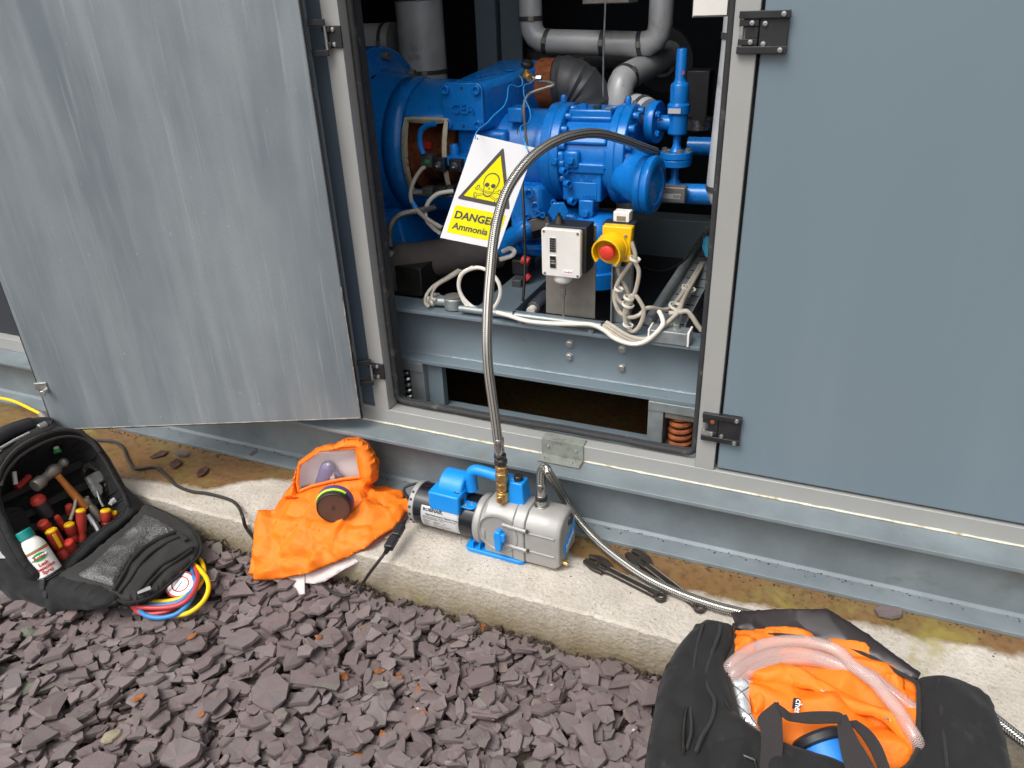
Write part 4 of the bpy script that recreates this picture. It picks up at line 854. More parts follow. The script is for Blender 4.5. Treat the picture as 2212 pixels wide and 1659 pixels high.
cable('white_cable', 'short white cable hook beside the lower corner of the sign', yy(r3((1470, 1490), (1540, 1460), (1590, 1490), (1560, 1540), (1430, 1580)), [.33, .31, .3, .3, .28]), .0062, 'white_cable')
fx = thing('flexible_conduit', 'grey flexible conduit rising from its gland at lower left', 'conduit', A(1540, 1090, .33)); b = MB(); b.tube(pathy(yy(r3((238, 1430), (228, 1330), (238, 1230), (290, 1135), (400, 1075), (550, 1050), (720, 1010)), [.33, .33, .33, .34, .35, .37, .42])), .0095, 10); b.part('tube', 'braid', fx)
p = A(1536, 985, .33); MB().lathe([(0, 0), (.018, 0), (.018, -.014), (.016, -.016), (.016, -.026), (.02, -.03), (.02, -.10), (0, -.10)], p, (0, 0, 1), 12).part('gland', 'galv', fx, .001)
GC = 'grey cables below the emergency stop'
cable('grey_cable', 'grey cable dropping from the right side of the stop box', yy(r6((1068, 280), (1108, 420), (1085, 480), (985, 620), (925, 720), (898, 800), (915, 890), (960, 945), (1040, 965)), .235), .0055, 'grey_cable', GC)
cable('grey_cable', 'grey cable making the largest hanging loop below the stop box', yy(r6((1098, 490), (1148, 600), (1130, 750), (1080, 900), (1005, 1010), (995, 1110), (1025, 1225), (1078, 1258), (1140, 1220), (1190, 1120), (1202, 1020), (1160, 930), (1105, 862), (1055, 885), (1030, 960), (1010, 1060)), .225), .0055, 'grey_cable', GC)
cable('grey_cable', 'grey cable leaving the gland under the stop box', yy(r6((920, 560), (930, 610), (960, 690), (1005, 780), (1040, 870), (1045, 950), (1030, 1050), (1050, 1200), (1090, 1290), (1130, 1330)), .25), .0055, 'grey_cable', GC)
cable('grey_cable', 'grey cable swinging from the loop over to the tray bundle', yy(r6((885, 800), (885, 930), (945, 1055), (1050, 1104), (1150, 1080), (1220, 1012), (1290, 1000), (1400, 1022), (1490, 1005), (1550, 940), (1650, 800), (1750, 650), (1810, 540), (1880, 440)), [.24, .235, .23, .23, .23, .24, .25, .28, .31, .36, .45, .6, .75, .95]), .0055, 'grey_cable', GC)
for i, (o1, lab) in enumerate((((0, 0), 'lowest grey cable of the bundle sagging in front of the galvanised box'), ((18, -26), 'middle grey cable of the bundle sagging in front of the galvanised box'), ((34, -50), 'uppermost grey cable of the bundle sagging in front of the galvanised box'))):
    Z = [(x + o1[0], y + o1[1]) for x, y in ((760, 1205), (860, 1270), (970, 1340), (1080, 1380), (1200, 1385), (1310, 1320), (1400, 1235), (1490, 1150), (1560, 1080), (1600, 960), (1700, 780), (1790, 620), (1860, 500))]
    cable('grey_cable', lab, yy(r6(*Z), [.21, .2, .196, .196, .198, .205, .215, .235, .26, .34, .5, .7, .95]), .0052, 'grey_cable', 'cable bundle lying in the tray')
cable('grey_cable', 'grey cable leaving the bundle to the right behind the seal', yy(r6((1480, 1060), (1580, 1052), (1670, 1038), (1730, 1100), (1780, 1180), (1830, 1250)), .25), .0062, 'grey_cable', 'cable bundle lying in the tray')
cable('grey_cable', 'dark thin cable sagging through the dark behind the tray', yy(r6((1200, 560), (1350, 598), (1500, 570), (1650, 480), (1760, 330), (1860, 170)), [.8, .75, .7, .65, .6, .55]), .003, 'black_cable', None)
tiez = thing('cable_ties', 'pale cable ties holding the grey cable tangle', 'cable tie', A(2480, 1100, .22))
for q, w in zip(r6((1105, 468), (930, 795), (1040, 890), (1030, 965), (1030, 1185), (1555, 985), (1690, 790)), (.014, .012, .014, .016, .014, .02, .02)):
    yv = .225 if q[0] < 2600 else (.30 if q[1] > 1150 else .46); c = at(*q, y=yv); MB().lathe([(w * .85, -.003), (w, -.003), (w, .003), (w * .85, .003), (w * .85, -.003)], c, (.3, 0, 1), 14).part('cable_tie', 'white_cable', tiez)
tray = thing('cable_tray', 'perforated galvanised cable tray running back on the right', 'cable tray', (-.35, .6, .51))
ty0, ty1, tz = .245, 1.25, .512; MB().box((-.392, ty0, tz), (-.308, ty1, tz + .002)).part('base', 'galv', tray); MB().box((-.394, ty0, tz), (-.392, ty1, tz + .024)).part('side', 'galv', tray); MB().box((-.308, ty0, tz), (-.306, ty1, tz + .024)).part('side', 'galv', tray)
for i in range(12):
    for x in (-.372, -.33): MB().prism(rrect(x - .012, x + .012, ty0 + .04 + i * .07, ty0 + .047 + i * .07, .003, 3), (0, 0, tz + .0021), (1, 0, 0), (0, 1, 0), .0006).part('slot', 'void', tray)
b = MB(); b.tube(spline([(-.402, .25, .53), (-.402, .5, .532), (-.40, 1.2, .532)], 4), .0115, 10); b.part('side_tube', 'galv', tray)
gb = thing('strut_end', 'short galvanised box section with white end caps on the beam', 'bracket', (-.33, .22, .4977)); MB().box((-.384, .196, .4977), (-.292, .238, .531)).part('section', 'galv', gb, .002); MB().box((-.2915, .194, .4977), (-.286, .24, .535)).part('end_cap', 'white_plastic', gb, .001); MB().box((-.389, .194, .4977), (-.3845, .24, .533)).part('end_cap', 'white_plastic', gb, .001)
bolts([(-.325, .225, .531)], (0, 0, 1), .009, .012, 'zinc', gb)
tg = thing('teal_tag', 'turquoise plastic tag peeping out beside the right door seal', 'tag', A(2780, 960, .8)); sheet(r6((1850, 250), (1890, 210), (1930, 240), (1930, 470), (1870, 440), (1838, 330)), Plane(A(2780, 960, .8), A(2790, 960, .8), A(2780, 1000, .79)), .004, .002, .01, 14).part('tag', 'teal_tag', tg)
pp = thing('red_valve', 'small red and black valve in the shadow behind the pressure switch', 'valve', A(2075, 1040, .5)); MB().cyl(A(2055, 1020, .5), A(2085, 1032, .5), .014).part('red_knob', 'red', pp, .003); MB().cyl(A(2070, 1085, .5), A(2085, 1100, .5), .012).part('red_knob', 'red', pp, .003)
MB().box(tuple(A(2015, 1080, .5)), tuple(A(2080, 1030, .5) + (0, .06, 0))).part('body', 'black_plastic', pp, .004); MB().box(tuple(A(2015, 1140, .46)), tuple(A(2050, 1105, .46) + (0, .05, 0))).part('solenoid', 'clad_dark', pp, .003)
sg = thing('screwed_gland', 'stubby black cylinder with white gland lying on the skid', 'fitting', A(2130, 1210, .36)); MB().cyl(A(2100, 1215, .33), A(2150, 1165, .42), .02).part('body', 'clad_dark', sg, .003); MB().cyl(A(2088, 1228, .31), A(2102, 1214, .335), .013, n=10).part('gland', 'white_cable', sg, .001)

# ------------------------------------------------------------------ danger sign on its blue wire
sg = thing('danger_sign', 'white and yellow danger sign with skull hanging in front of the compressor', 'sign', A(1870, 960, .24))
TL, TR_, BL = A(1871, 528, .245), A(2107, 582, .315), A(1733, 936, .165)
SX, SY = TR_ - TL, BL - TL; nrm = unit(np.cross(SX, -SY)); nrm = nrm if nrm @ (CAM - TL) > 0 else -nrm
def sp(a, bb, w=0): return TL + SX * a + SY * bb + nrm * w
def flatpoly(poly, w0, w1, mt, parent, name): 
    n = len(poly); return MB().add([sp(a, c, w0) for a, c in poly] + [sp(a, c, w1) for a, c in poly], [tuple(range(n)), tuple(range(n, 2 * n))] + [(i, (i + 1) % n, n + (i + 1) % n, n + i) for i in range(n)]).part(name, mt, parent)
def rnd(poly, r, k_=5):                     # round the corners of a 2-D polygon
    out = []
    for i in range(len(poly)):
        p0, p, p1 = [np.array(q, float) for q in (poly[i - 1], poly[i], poly[(i + 1) % len(poly)])]; a = p + unit(p0 - p) * r; c = p + unit(p1 - p) * r
        out += [tuple((1 - t) ** 2 * a + 2 * t * (1 - t) * p + t * t * c) for t in np.linspace(0, 1, k_)]
    return out
brd = flatpoly(rnd([(0, 0), (1, 0), (1, 1), (0, 1)], .012, 3), -.0012, 0, 'sign_white', sg, 'board')
flatpoly(rnd([(.505, .055), (.955, .605), (.055, .605)], .035), 0, .0003, 'sign_black', brd, 'triangle_border')
flatpoly(rnd([(.505, .135), (.865, .565), (.145, .565)], .008), .0003, .0006, 'sign_yellow', brd, 'triangle_field')
flatpoly(rnd([(.07, .665), (.93, .665), (.93, .935), (.07, .935)], .022, 4), 0, .0003, 'sign_yellow', brd, 'text_field')
asp = np.linalg.norm(SY) / np.linalg.norm(SX)
def skc(pts, ox=.505, oy=.415, s=.30): return [(ox + s * x, oy + s * y / asp) for x, y in pts]
def ell(cx_, cy_, rx, ry, n=24): return [(cx_ + rx * math.cos(2 * math.pi * i / n), cy_ + ry * math.sin(2 * math.pi * i / n)) for i in range(n)]
def bone(x0, y0, x1, y1, r):
    d = unit((x1 - x0, y1 - y0)); nn = np.array([-d[1], d[0]]); P0, P1 = np.array([x0, y0]), np.array([x1, y1]); out = []
    for P, s_ in ((P0, -1), (P1, 1)):
        for c_, a0 in ((P + nn * r * 1.0 * (1 if s_ > 0 else -1), 0), (P - nn * r * 1.0 * (1 if s_ > 0 else -1), 1)):
            ang = math.atan2(d[1] * s_, d[0] * s_); rngs = np.linspace(110, -40, 6) if a0 == 0 else np.linspace(40, -110, 6)
            out += [tuple(c_ + r * 1.05 * np.array([math.cos(ang + R(q)), math.sin(ang + R(q))])) for q in rngs]
        out.append(tuple(P - d * s_ * .10 - nn * s_ * r * .75)); out.append(tuple((P1 if s_ < 0 else P0) + d * s_ * -.0 + (d * .10 if s_ > 0 else -d * .10) - nn * s_ * r * .75))
    return out
for i_, (x0, y0, x1, y1) in enumerate(((-.62, .28, .62, .78), (-.62, .72, .62, .30))):
    for rr_, mt, w in ((.09, 'sign_black', .0008), (.048, 'sign_yellow', .00105)): 
        P0, P1 = np.array([x0, y0]), np.array([x1, y1]); d = unit(P1 - P0); nn = np.array([-d[1], d[0]]); h = rr_ * .62
        flatpoly(skc([tuple(P0 + nn * h), tuple(P1 + nn * h), tuple(P1 - nn * h), tuple(P0 - nn * h)]), .0006, w, mt, brd, 'bone')
        for P in (P0, P1):
            for s_ in (-1, 1): flatpoly(skc(ell(P[0] + nn[0] * s_ * .06, P[1] + nn[1] * s_ * .06, rr_, rr_, 12)), .0006, w + .00005, mt, brd, 'bone_end')
sko = [(.42 * math.cos(R(a)), -.22 + .44 * math.sin(R(a))) for a in range(170, 371, 10)] + [(.40, .02), (.30, .2), (.28, .42), (.2, .62), (0, .7), (-.2, .62), (-.28, .42), (-.30, .2), (-.40, .02)]
flatpoly(skc(sko), .0006, .0012, 'sign_black', brd, 'skull_outline'); flatpoly(skc([(x * .88, (y - .02) * .9 + .02) for x, y in sko]), .0012, .0015, 'sign_yellow', brd, 'skull')
for s_ in (-1, 1): flatpoly(skc(ell(.17 * s_, .04, .125, .12, 16)), .0015, .0018, 'sign_black', brd, 'eye')
flatpoly(skc([(0, .14), (.05, .27), (-.05, .27)]), .0015, .0018, 'sign_black', brd, 'nose'); flatpoly(skc([(-.21, .36), (.21, .36), (.16, .5), (-.16, .5)]), .0015, .0018, 'sign_black', brd, 'mouth')
for r_ in range(2):
    for i in range(6): flatpoly(skc([(-.165 + i * .056, .375 + r_ * .058), (-.12 + i * .056, .375 + r_ * .058), (-.12 + i * .056, .42 + r_ * .058), (-.165 + i * .056, .42 + r_ * .058)]), .0018, .002, 'sign_yellow', brd, 'tooth')
sW = np.linalg.norm(SX); ux_, uy_ = unit(SX), unit(-SY)
def stx(a, c): 
    o_ = sp(a, c, .0005); return lambda x, y, z: o_ + ux_ * x + uy_ * y + nrm * z
text('DANGER', .04, stx(.105, .785), 'sign_black', brd, ext=.0003, bold=.0012, space=1.0, align='LEFT', fit=.71 * sW); text('Ammonia', .04, stx(.135, .888), 'sign_black', brd, ext=.0003, bold=.0009, align='LEFT', fit=.60 * sW)
for a, c in ((.06, .035), (.93, .05)): flatpoly(ell(a, c, .012, .012 / asp, 10), .0002, .0006, 'void', brd, 'hole')
bw = thing('blue_wire', 'thin blue wire looped over the needle valve carrying the danger sign', 'wire', A(2060, 340, .55))
for Z in (yy(r1((1440, 1512), (1450, 1450), (1500, 1390), (1570, 1340), (1640, 1260), (1750, 1160), (1790, 1060), (1800, 960), (1830, 925), (1910, 945), (1955, 920), (1945, 850), (1920, 825)), [.21, .22, .26, .31, .36, .41, .46, .5, .53, .55, .57, .58, .6]), yy(r1((2080, 835), (2085, 860), (2040, 905), (1975, 930), (1968, 1000), (1985, 1080), (2035, 1200), (2040, 1300), (2000, 1350), (1950, 1365), (1930, 1410), (1960, 1500), (2020, 1650)), [.6, .6, .58, .56, .54, .52, .5, .47, .43, .4, .36, .31, .265])): b = MB(); b.tube(pathy(Z), .0018, 6); b.part('strand', 'sky_wire', bw)

# ------------------------------------------------------------------ vacuum pump on the plinth
PO = np.array([-.752, -.154, 0.0]); PU = unit((.148, -.004, 0)); PN = np.array([-PU[1], PU[0], 0])
def pl_(u, w, h): return PO + PU * u + PN * w + np.array([0, 0, h])
def pbox(u0, u1, w0, w1, h0, h1): return MB().hexa([pl_(u0, w0, h0), pl_(u1, w0, h0), pl_(u1, w1, h0), pl_(u0, w1, h0), pl_(u0, w0, h1), pl_(u1, w0, h1), pl_(u1, w1, h1), pl_(u0, w1, h1)])
def psec(poly, u0, u1): return MB().prism(poly, pl_(u0, 0, 0), PN, (0, 0, 1), u1 - u0, PU)
vp = thing('vacuum_pump', 'silver and blue electric vacuum pump standing on the concrete plinth', 'pump', pl_(.03, .06, 0))
MC, MH, MR = .066, .066, .057
def plath(prof, n=40): return MB().lathe([(r, u) for u, r in prof], pl_(0, MC, MH), PU, n)
plath([(-.168, .02), (-.168, MR), (.012, MR), (.012, .02)]).part('motor', 'pump_black', vp, .001)
plath([(-.187, 0), (-.187, .05), (-.182, .058), (-.168, .0595), (-.166, .056), (-.166, 0)]).part('end_cap', 'pump_silver', vp, .001)
for a in range(-60, 61, 20): t = R(a - 90); c = pl_(-.176, MC + .0588 * math.sin(t), MH + .0588 * math.cos(t)); MB().obox(c, PU, (0, math.cos(t), -math.sin(t)), (0, math.sin(t), math.cos(t)), .006, .006, .003).part('vent_slot', 'void', vp)
plath([(.010, 0), (.010, .06), (.016, .067), (.03, .067), (.034, .062), (.036, .064), (.044, .066), (.05, .066), (.05, 0)]).part('adapter_ring', 'pump_silver', vp, .001)
def bod(m): return [(.004 + m, .012), (.004 + m, .10), (.014 + m, .128), (.04, .147 - m), (.092, .147 - m), (.118 - m, .128), (.128 - m, .10), (.128 - m, .012)]
psec(bod(.0), .046, .126).part('pump_body', 'pump_silver', vp, .003, 2)
psec(bod(-.003), .1265, .158).part('pump_flange', 'pump_silver', vp, .003, 2)
b = MB(); P0 = bod(0); P1 = [(w + (.066 - w) * .05, h + (.075 - h) * .05) for w, h in P0]; n = len(P0)
b.add([pl_(.1585, w, h) for w, h in P0] + [pl_(.238, w, h) for w, h in P0] + [pl_(.25, w + (.066 - w) * .1, h + (.078 - h) * .1) for w, h in P0], [tuple(range(n)), tuple(range(2 * n, 3 * n))] + [(i + j * n, (i + 1) % n + j * n, n + (i + 1) % n + j * n, n + i + j * n) for i in range(n) for j in (0, 1)])
oc = b.part('oil_case', 'pump_silver', vp, .003, 2)
for h in (.052, .112): MB().cyl(pl_(.10, .004, h), pl_(.166, .0, h), .0055).part('bolt_rib', 'pump_silver', vp, .001); MB().cyl(pl_(.166, .0, h), pl_(.171, .0, h), .0045, n=6).part('bolt', 'black_steel', vp)
for h in (.05, .105): MB().cyl(pl_(.172, .0035, h), pl_(.238, .0035, h), .0025, n=8).part('moulding', 'pump_silver', oc)
# round intake recess with blue valve handle
MB().lathe([(0, .001), (.05, .001), (.052, -.003), (.054, -.003), (.054, .004), (0, .004)], pl_(.088, .002, .082), PN, 36, R(0), R(360)).part('intake_dish', 'pump_silver', vp)
kn = MB().prism([(-.008, -.04), (.008, -.04), (.011, .008), (.006, .02), (-.006, .02), (-.011, .008)], pl_(.095, -.020, .082), PU, (0, 0, 1), .018, PN).part('valve_handle', 'pump_blue', vp, .003, 2); MB().cyl(pl_(.095, -.003, .088), pl_(.095, .004, .088), .009).part('valve_stem', 'pump_blue', kn); MB().box(tuple(pl_(.102, -.018, .074)), tuple(pl_(.114, -.006, .096))).part('cam', 'pump_blue', kn, .002)
# sight glass, badge, drain
f = lambda w, h, o=0: pl_(.25 - .0006 + o, w, h)
MB().lathe([(0, .001), (.009, .001), (.011, .003), (.015, .003), (.016, 0), (.016, -.004)], f(.085, .112), PU, 24).part('sight_glass', 'chrome_dark', vp)
bd = MB().hexa([f(.038, .03, 0), f(.112, .062, 0), f(.112, .095, 0), f(.038, .063, 0), f(.038, .03, .003), f(.112, .062, .003), f(.112, .095, .003), f(.038, .063, .003)]).part('badge', 'pump_blue', vp, .001)
du, dv_ = unit(f(.112, .062) - f(.038, .03)), np.array([0, 0, 1.0]); text('Robinair', .017, (lambda x, y, z, o_=f(.075, .056, .0034): o_ + du * x + dv_ * y + PU * z), 'sign_white', bd, ext=.0002); text('HIGH PERFORMANCE', .0062, (lambda x, y, z, o_=f(.075, .0485, .0034): o_ + du * x + dv_ * y + PU * z), 'sign_white', bd, ext=.0002)
MB().cyl(pl_(.245, .03, .02), pl_(.265, .028, .018), .006, n=6).part('drain_cock', 'brass', vp, .001)
# foot
b = MB(); ft = rrect(-.012, .158, -.002, .05, .016, 4); b.prism(ft, pl_(0, 0, .0008), PU, PN, .011, (0, 0, 1)); fo_ = b.part('foot', 'pump_blue', vp, .002); b = MB(); b.prism(rrect(-.012, .158, .085, .134, .016, 4), pl_(0, 0, .0008), PU, PN, .011, (0, 0, 1)); b.part('foot', 'pump_blue', vp, .002)
for u in (.01, .03): pbox(u, u + .003, .002, .03, .0118, .03).part('foot_rib', 'pump_blue', vp)
# switch box, saddle cover, handle, oil filler block
sw = pbox(-.114, -.026, .010, .06, .098, .152).part('switch_box', 'pump_blue', vp, .004, 2)
pbox(-.0262, -.0235, .022, .036, .112, .138).part('rocker_switch', 'black_plastic', sw, .001); pbox(-.048, -.034, .03, .04, .1518, .1525).part('voltage_label', 'ink', sw); text('O/I', .006, (lambda x, y, z: pl_(-.041, .0335, .1528) + PU * x + PN * y + np.array([0, 0, z])), 'sign_white', sw, ext=.0001)
MB().lathe([(.0, 0), (.042, 0), (.046, .004), (.046, .066), (.042, .07), (0, .07)], pl_(-.1, MC + .012, .136), PU, 32).part('capacitor_cover', 'pump_blue', vp, .001)
pbox(-.1, -.03, .03, .12, .10, .145).part('saddle', 'pump_blue', vp, .008, 3)
lug = MB().prism(rrect(-.032, .012, .02, .05, .012, 4), pl_(0, 0, .118), PU, PN, .004, (0, 0, 1)).part('bracket', 'pump_blue', vp, .001); bolts([pl_(-.016, .032, .122), pl_(-.002, .04, .122)], (0, 0, 1), .004, .003, 'zinc', lug, 'pan', 'screw')
b = MB(); b.tube(spline([pl_(-.022, .078, .14), pl_(-.021, .078, .18), pl_(-.012, .078, .199), pl_(.01, .078, .203), pl_(.05, .077, .201), pl_(.09, .076, .199), pl_(.112, .075, .197)], 5), [.019, .018, .0175, .0165, .016, .016, .0155, .0150, .0150, .0145, .0145, .0145, .0145, .0145, .0145, .0145, .0145, .0145, .0145, .0145, .0145, .0145, .0145, .0145, .0145, .0145, .0145, .0145, .0145, .0145, .0145], 18); b.part('handle', 'pump_blue', vp)
MB().hexa([pl_(.094, .05, .14), pl_(.14, .05, .14), pl_(.142, .094, .14), pl_(.092, .094, .14), pl_(.1, .054, .207), pl_(.134, .054, .207), pl_(.136, .09, .207), pl_(.098, .09, .207)]).part('filler_block', 'pump_blue', vp, .003, 2)
MB().lathe([(0, 0), (.012, 0), (.012, .012), (.010, .014), (0, .014)], pl_(.117, .072, .207), (0, 0, 1), 20).part('oil_cap', 'chrome_dark', vp, .001)
# rating label wrapped on the motor
def wrap(u, a): t = R(a); return pl_(u, MC - (MR + .0006) * math.cos(t), MH + (MR + .0006) * math.sin(t))
b = MB(); U = np.linspace(-.142, -.03, 12); An = np.linspace(34, -38, 12)
for a in An:
    for u in U: b.v.append(tuple(wrap(u, a)))
for j in range(11):
    for i in range(11): b.f.append((j * 12 + i, j * 12 + i + 1, (j + 1) * 12 + i + 1, (j + 1) * 12 + i))
lb_ = b.part('rating_label', 'label_silver', vp, solid=-.0004)
def lbt(body, sz, u, a, al='LEFT', bold=0): text(body, sz, lambda x, y, z: wrap(u + x, a + math.degrees(y / MR)) - PN * (.0006 + z), 'ink', lb_, ext=.0001, align=al, bold=bold)
lbt('ROBINAIR.', .0125, -.136, 21, bold=.0005); lbt('High Performance Vacuum Pump', .0072, -.128, 10, bold=.0001)
for i, (t_, a) in enumerate((('SUPPLY VOLTAGE 230V  1 PHASE  50/60 Hz  RPM 1425', 4), ('FREE AIR DISPLACEMENT  142 L/m', -1), ('MODEL NO.        SERIAL NO.       HP', -9), ('15601-B              0074326        1/3', -14), ('OIL CAP.             VAC. RATING   MICRONS', -22), ('445 ml               20                  50', -28))): lbt(t_, .0042, -.136, a)
# brass stack and hose tail on the inlet
def stack(o_, ax, rings, mt, parent, name, n=6): return MB().lathe(rings, o_, ax, n).part(name, mt, parent, .0008)
IN = pl_(.082, .05, .14)
fit = thing('brass_fitting', 'stack of brass hex fittings screwed into the pump inlet', 'fitting', IN)
z = 0
for i, (r_, h_, nn) in enumerate(((.013, .012, 20), (.0165, .026, 8), (.010, .006, 16), (.0155, .022, 6), (.0135, .004, 16), (.017, .026, 6), (.0135, .003, 16), (.0155, .016, 6))): stack(IN + (0, 0, z), (0, 0, 1), [(0, 0), (r_ * .92, 0), (r_, .0015), (r_, h_ - .0015), (r_ * .92, h_), (0, h_)], 'brass', fit, 'hex_union' if nn == 6 else 'collar', nn); z += h_
MB().cyl(IN + (0, -.012, .025), IN + (.004, -.024, .026), .010, n=16).part('side_port', 'brass', fit, .001); MB().cyl(IN + (.004, -.0241, .026), IN + (.0042, -.0246, .026), .0045, n=12).part('port_hole', 'rust', fit)
TOP = IN + np.array([0, 0, z])
h1 = thing('braided_hose', 'thick braided steel hose arching from the pump up to the compressor', 'hose', TOP, 'braided steel hoses')
zz = 0
for r_, h_, nn in ((.012, .004, 16), (.0165, .014, 6), (.013, .003, 16), (.0155, .012, 6), (.0125, .045, 20)): stack(TOP + np.array([-.0008 * zz / .01, 0, zz]), (0, 0, 1), [(0, 0), (r_ * .94, 0), (r_, .001), (r_, h_ - .001), (r_ * .94, h_), (0, h_)], 'stainless' if nn != 6 else 'chrome_dark', h1, 'ferrule' if nn != 6 else 'hex_nut', nn); zz += h_
b0 = TOP + np.array([-.005, 0, zz - .012])
Z = Vw((1067, 885, -.105), (1056, 805, -.10), (1052, 740, -.09), (1054, 660, -.065), (1060, 580, -.035), (1066, 520, -.01), (1076, 468, .02), (1090, 424, .05), (1112, 383, .085), (1148, 340, .13), (1192, 309, .19), (1240, 292, .26), (1290, 288, .34), (1340, 300, .42), (1380, 315, .49), (1416, 328, .56))
b = MB(); b.tube(spline([b0] + [at(q[0], q[1], y=q[2]) for q in Z], 6), .0118, 20); b.part('braid', 'braid', h1)
EX = pl_(.179, .07, .145); h2 = thing('braided_hose', 'braided steel hose running from the pump exhaust along the plinth into the duffel bag', 'hose', EX, 'braided steel hoses')
zz = 0
for r_, h_, nn in ((.019, .005, 24), (.0145, .014, 16), (.0155, .012, 6), (.013, .004, 16), (.0125, .034, 20)): stack(EX + np.array([0, 0, zz]), (0, 0, 1), [(0, 0), (r_ * .94, 0), (r_, .001), (r_, h_ - .001), (r_ * .94, h_), (0, h_)], 'stainless' if nn != 6 else 'chrome_dark', h2, 'ferrule' if nn != 6 else 'hex_nut', nn); zz += h_
e0 = EX + np.array([0, 0, zz - .005]); Z = [e0, e0 + (0, 0, .02), e0 + (.003, -.001, .045), e0 + (.014, -.004, .056), e0 + (.026, -.008, .042)]
Z += [at(x, y, z=zq) for x, y, zq in Vw((1217, 1072, .10), (1245, 1118, .055), (1290, 1168, .025), (1340, 1210, .018), (1400, 1250, .019), (1470, 1283, .016), (1545, 1309, .016), (1600, 1323, .02), (1650, 1335, .02))]
b = MB(); b.tube(spline(Z, 6), .0112, 20); b.part('braid', 'braid', h2)

# ------------------------------------------------------------------ adjustable wrenches on the plinth
def wrench(p0, p1, label, flip=1):
    p0, p1 = np.array(p0), np.array(p1); L = np.linalg.norm(p1 - p0); u = unit(p1 - p0); w = np.array([-u[1], u[0], 0]) * flip; o = p0.copy(); o[2] = .0015
    t = thing('adjustable_wrench', label, 'wrench', (p0 + p1) / 2, 'adjustable wrenches on the plinth')
    H = .011
    hd = MB().prism([(q[0], q[1]) for q in ([(.065, -.012), (.075, -.009), (L - .02, -.010), (L - .02, .010), (.075, .011), (.062, .022), (.045, .03), (.018, .03), (-.004, .018), (.002, .008), (.022, .012), (.03, .008), (.03, -.006), (.045, -.012)] if flip > 0 else [])], o, u, w, H, (0, 0, 1)).part('body', 'black_steel', t, .002, 2)
    MB().prism([(.0, .002), (.022, .004), (.029, .001), (.044, -.013), (.06, -.014), (.062, -.020), (.03, -.022), (-.002, -.012)], o + (0, 0, .001), u, w, H - .002, (0, 0, 1)).part('jaw', 'black_steel', t, .0015, 2)
    c = o + u * .052 + w * .0 + np.array([0, 0, H * .75]); b = MB()
    for i in range(6): b.lathe([(.003, i * .003), (.006, i * .003 + .0007), (.006, i * .003 + .0017), (.003, i * .003 + .0025)], c - u * .01 * .9, u, 12)
    b.cyl(c - u * .01, c + u * .01, .0035, n=10); b.part('knurl', 'chrome_dark', t)
    MB().lathe([(.0088, 0), (.0145, 0), (.0145, H + .001), (.0088, H + .001), (.0088, 0)], o + u * (L - .008), (0, 0, 1), 24).part('ring_end', 'black_steel', t, .0012)
    for s_ in (-1, 1): MB().obox(o + u * (L * .5 + .015) + w * s_ * .0085 + np.array([0, 0, H + .0004]), u, w, (0, 0, 1), L - .105, .003, .002).part('edge_rib', 'dull_steel', t, .0006)
    text('Bahco', .010, flat(o + u * (L * .52) + np.array([0, 0, H + .0002]) - w * .003, u, w), 'chrome_dark', t, ext=.0006)
wrench(at(2308, 2205, z=.006), at(2612, 2358, z=.006), 'black adjustable wrench lying clear of the braided hose')
wrench(at(2475, 2178, z=.006), at(2765, 2402, z=.006), 'black adjustable wrench lying under the braided hose')

# ------------------------------------------------------------------ mains cord of the pump and other cables on the floor
r3b = zoom(900, 1650, .3617); r4b = zoom(900, 1950, .3617); t1 = zoom(0, 1600, .4069); t2 = zoom(0, 1900, .4069)
def gz(Z, k=6): return spline([at(p[0], p[1], z=p[2]) for p in Z], k)
cd_ = thing('power_cord', 'black pump power cord with inline plug hanging over the plinth edge', 'power cord', at(1530, 2200, z=.03))
pts = [pl_(-.172, .075, .115), pl_(-.19, .07, .118), pl_(-.215, .05, .105)] + [at(*q[:2], z=q[2]) for q in r4b((2010, 130, .06), (1960, 210, .05), (1915, 280, .045), (1890, 330, .04), (1720, 600, .035), (1640, 710, .02), (1540, 840, -.02), (1450, 970, -.07), (1370, 1055, -.088), (1260, 1090, -.094), (1150, 1065, -.096), (1060, 1000, -.1), (1000, 940, -.105))]
b = MB(); b.tube(spline(pts, 6), .0042, 8); b.part('cable', 'black_cable', cd_)
q0, q1 = at(*r4b((1885, 325))[0], z=.044), at(*r4b((1735, 580))[0], z=.038); qm = (q0 + q1) / 2
for a, c, n_ in ((q0, qm * .96 + q0 * .04, 'plug'), (qm * .98 + q1 * .02, q1, 'socket')): u_ = unit(c - a); MB().obox((a + c) / 2, u_, unit(np.cross((0, 0, 1), u_)), unit(np.cross(u_, np.cross((0, 0, 1), u_))), np.linalg.norm(c - a), .024, .018).part(n_, 'black_plastic', cd_, .004, 3)
for a, u_ in ((q0, unit(q0 - q1)), (q1, unit(q1 - q0))):
    for i in range(4): MB().lathe([(.004, 0), (.0075 - i * .0006, 0), (.0075 - i * .0006, .0025), (.004, .0025)], a + u_ * (.002 + .004 * i), u_, 10).part('strain_relief', 'black_plastic', cd_)
fl = [(q[0], q[1], .006) for q in t1((700, 268), (900, 322), (1100, 342), (1190, 400), (1232, 500), (1285, 585), (1350, 605), (1500, 588), (1600, 660), (1700, 760), (1850, 822), (2000, 842), (2212, 900))] + [(q[0], q[1], .006) for q in r3b((100, 945))]
fl = [at(q[0], q[1], z=q[2]) for q in fl] + [at(*q, y=-.271) for q in r3b((150, 1050), (190, 1180), (280, 1300), (380, 1400))]
b = MB(); b.tube(spline(fl, 6), .0048, 8); tag(b.part('floor_cable', 'black_cable'), 'thin dark cable wandering over the wet plinth from under the open door', 'cable')
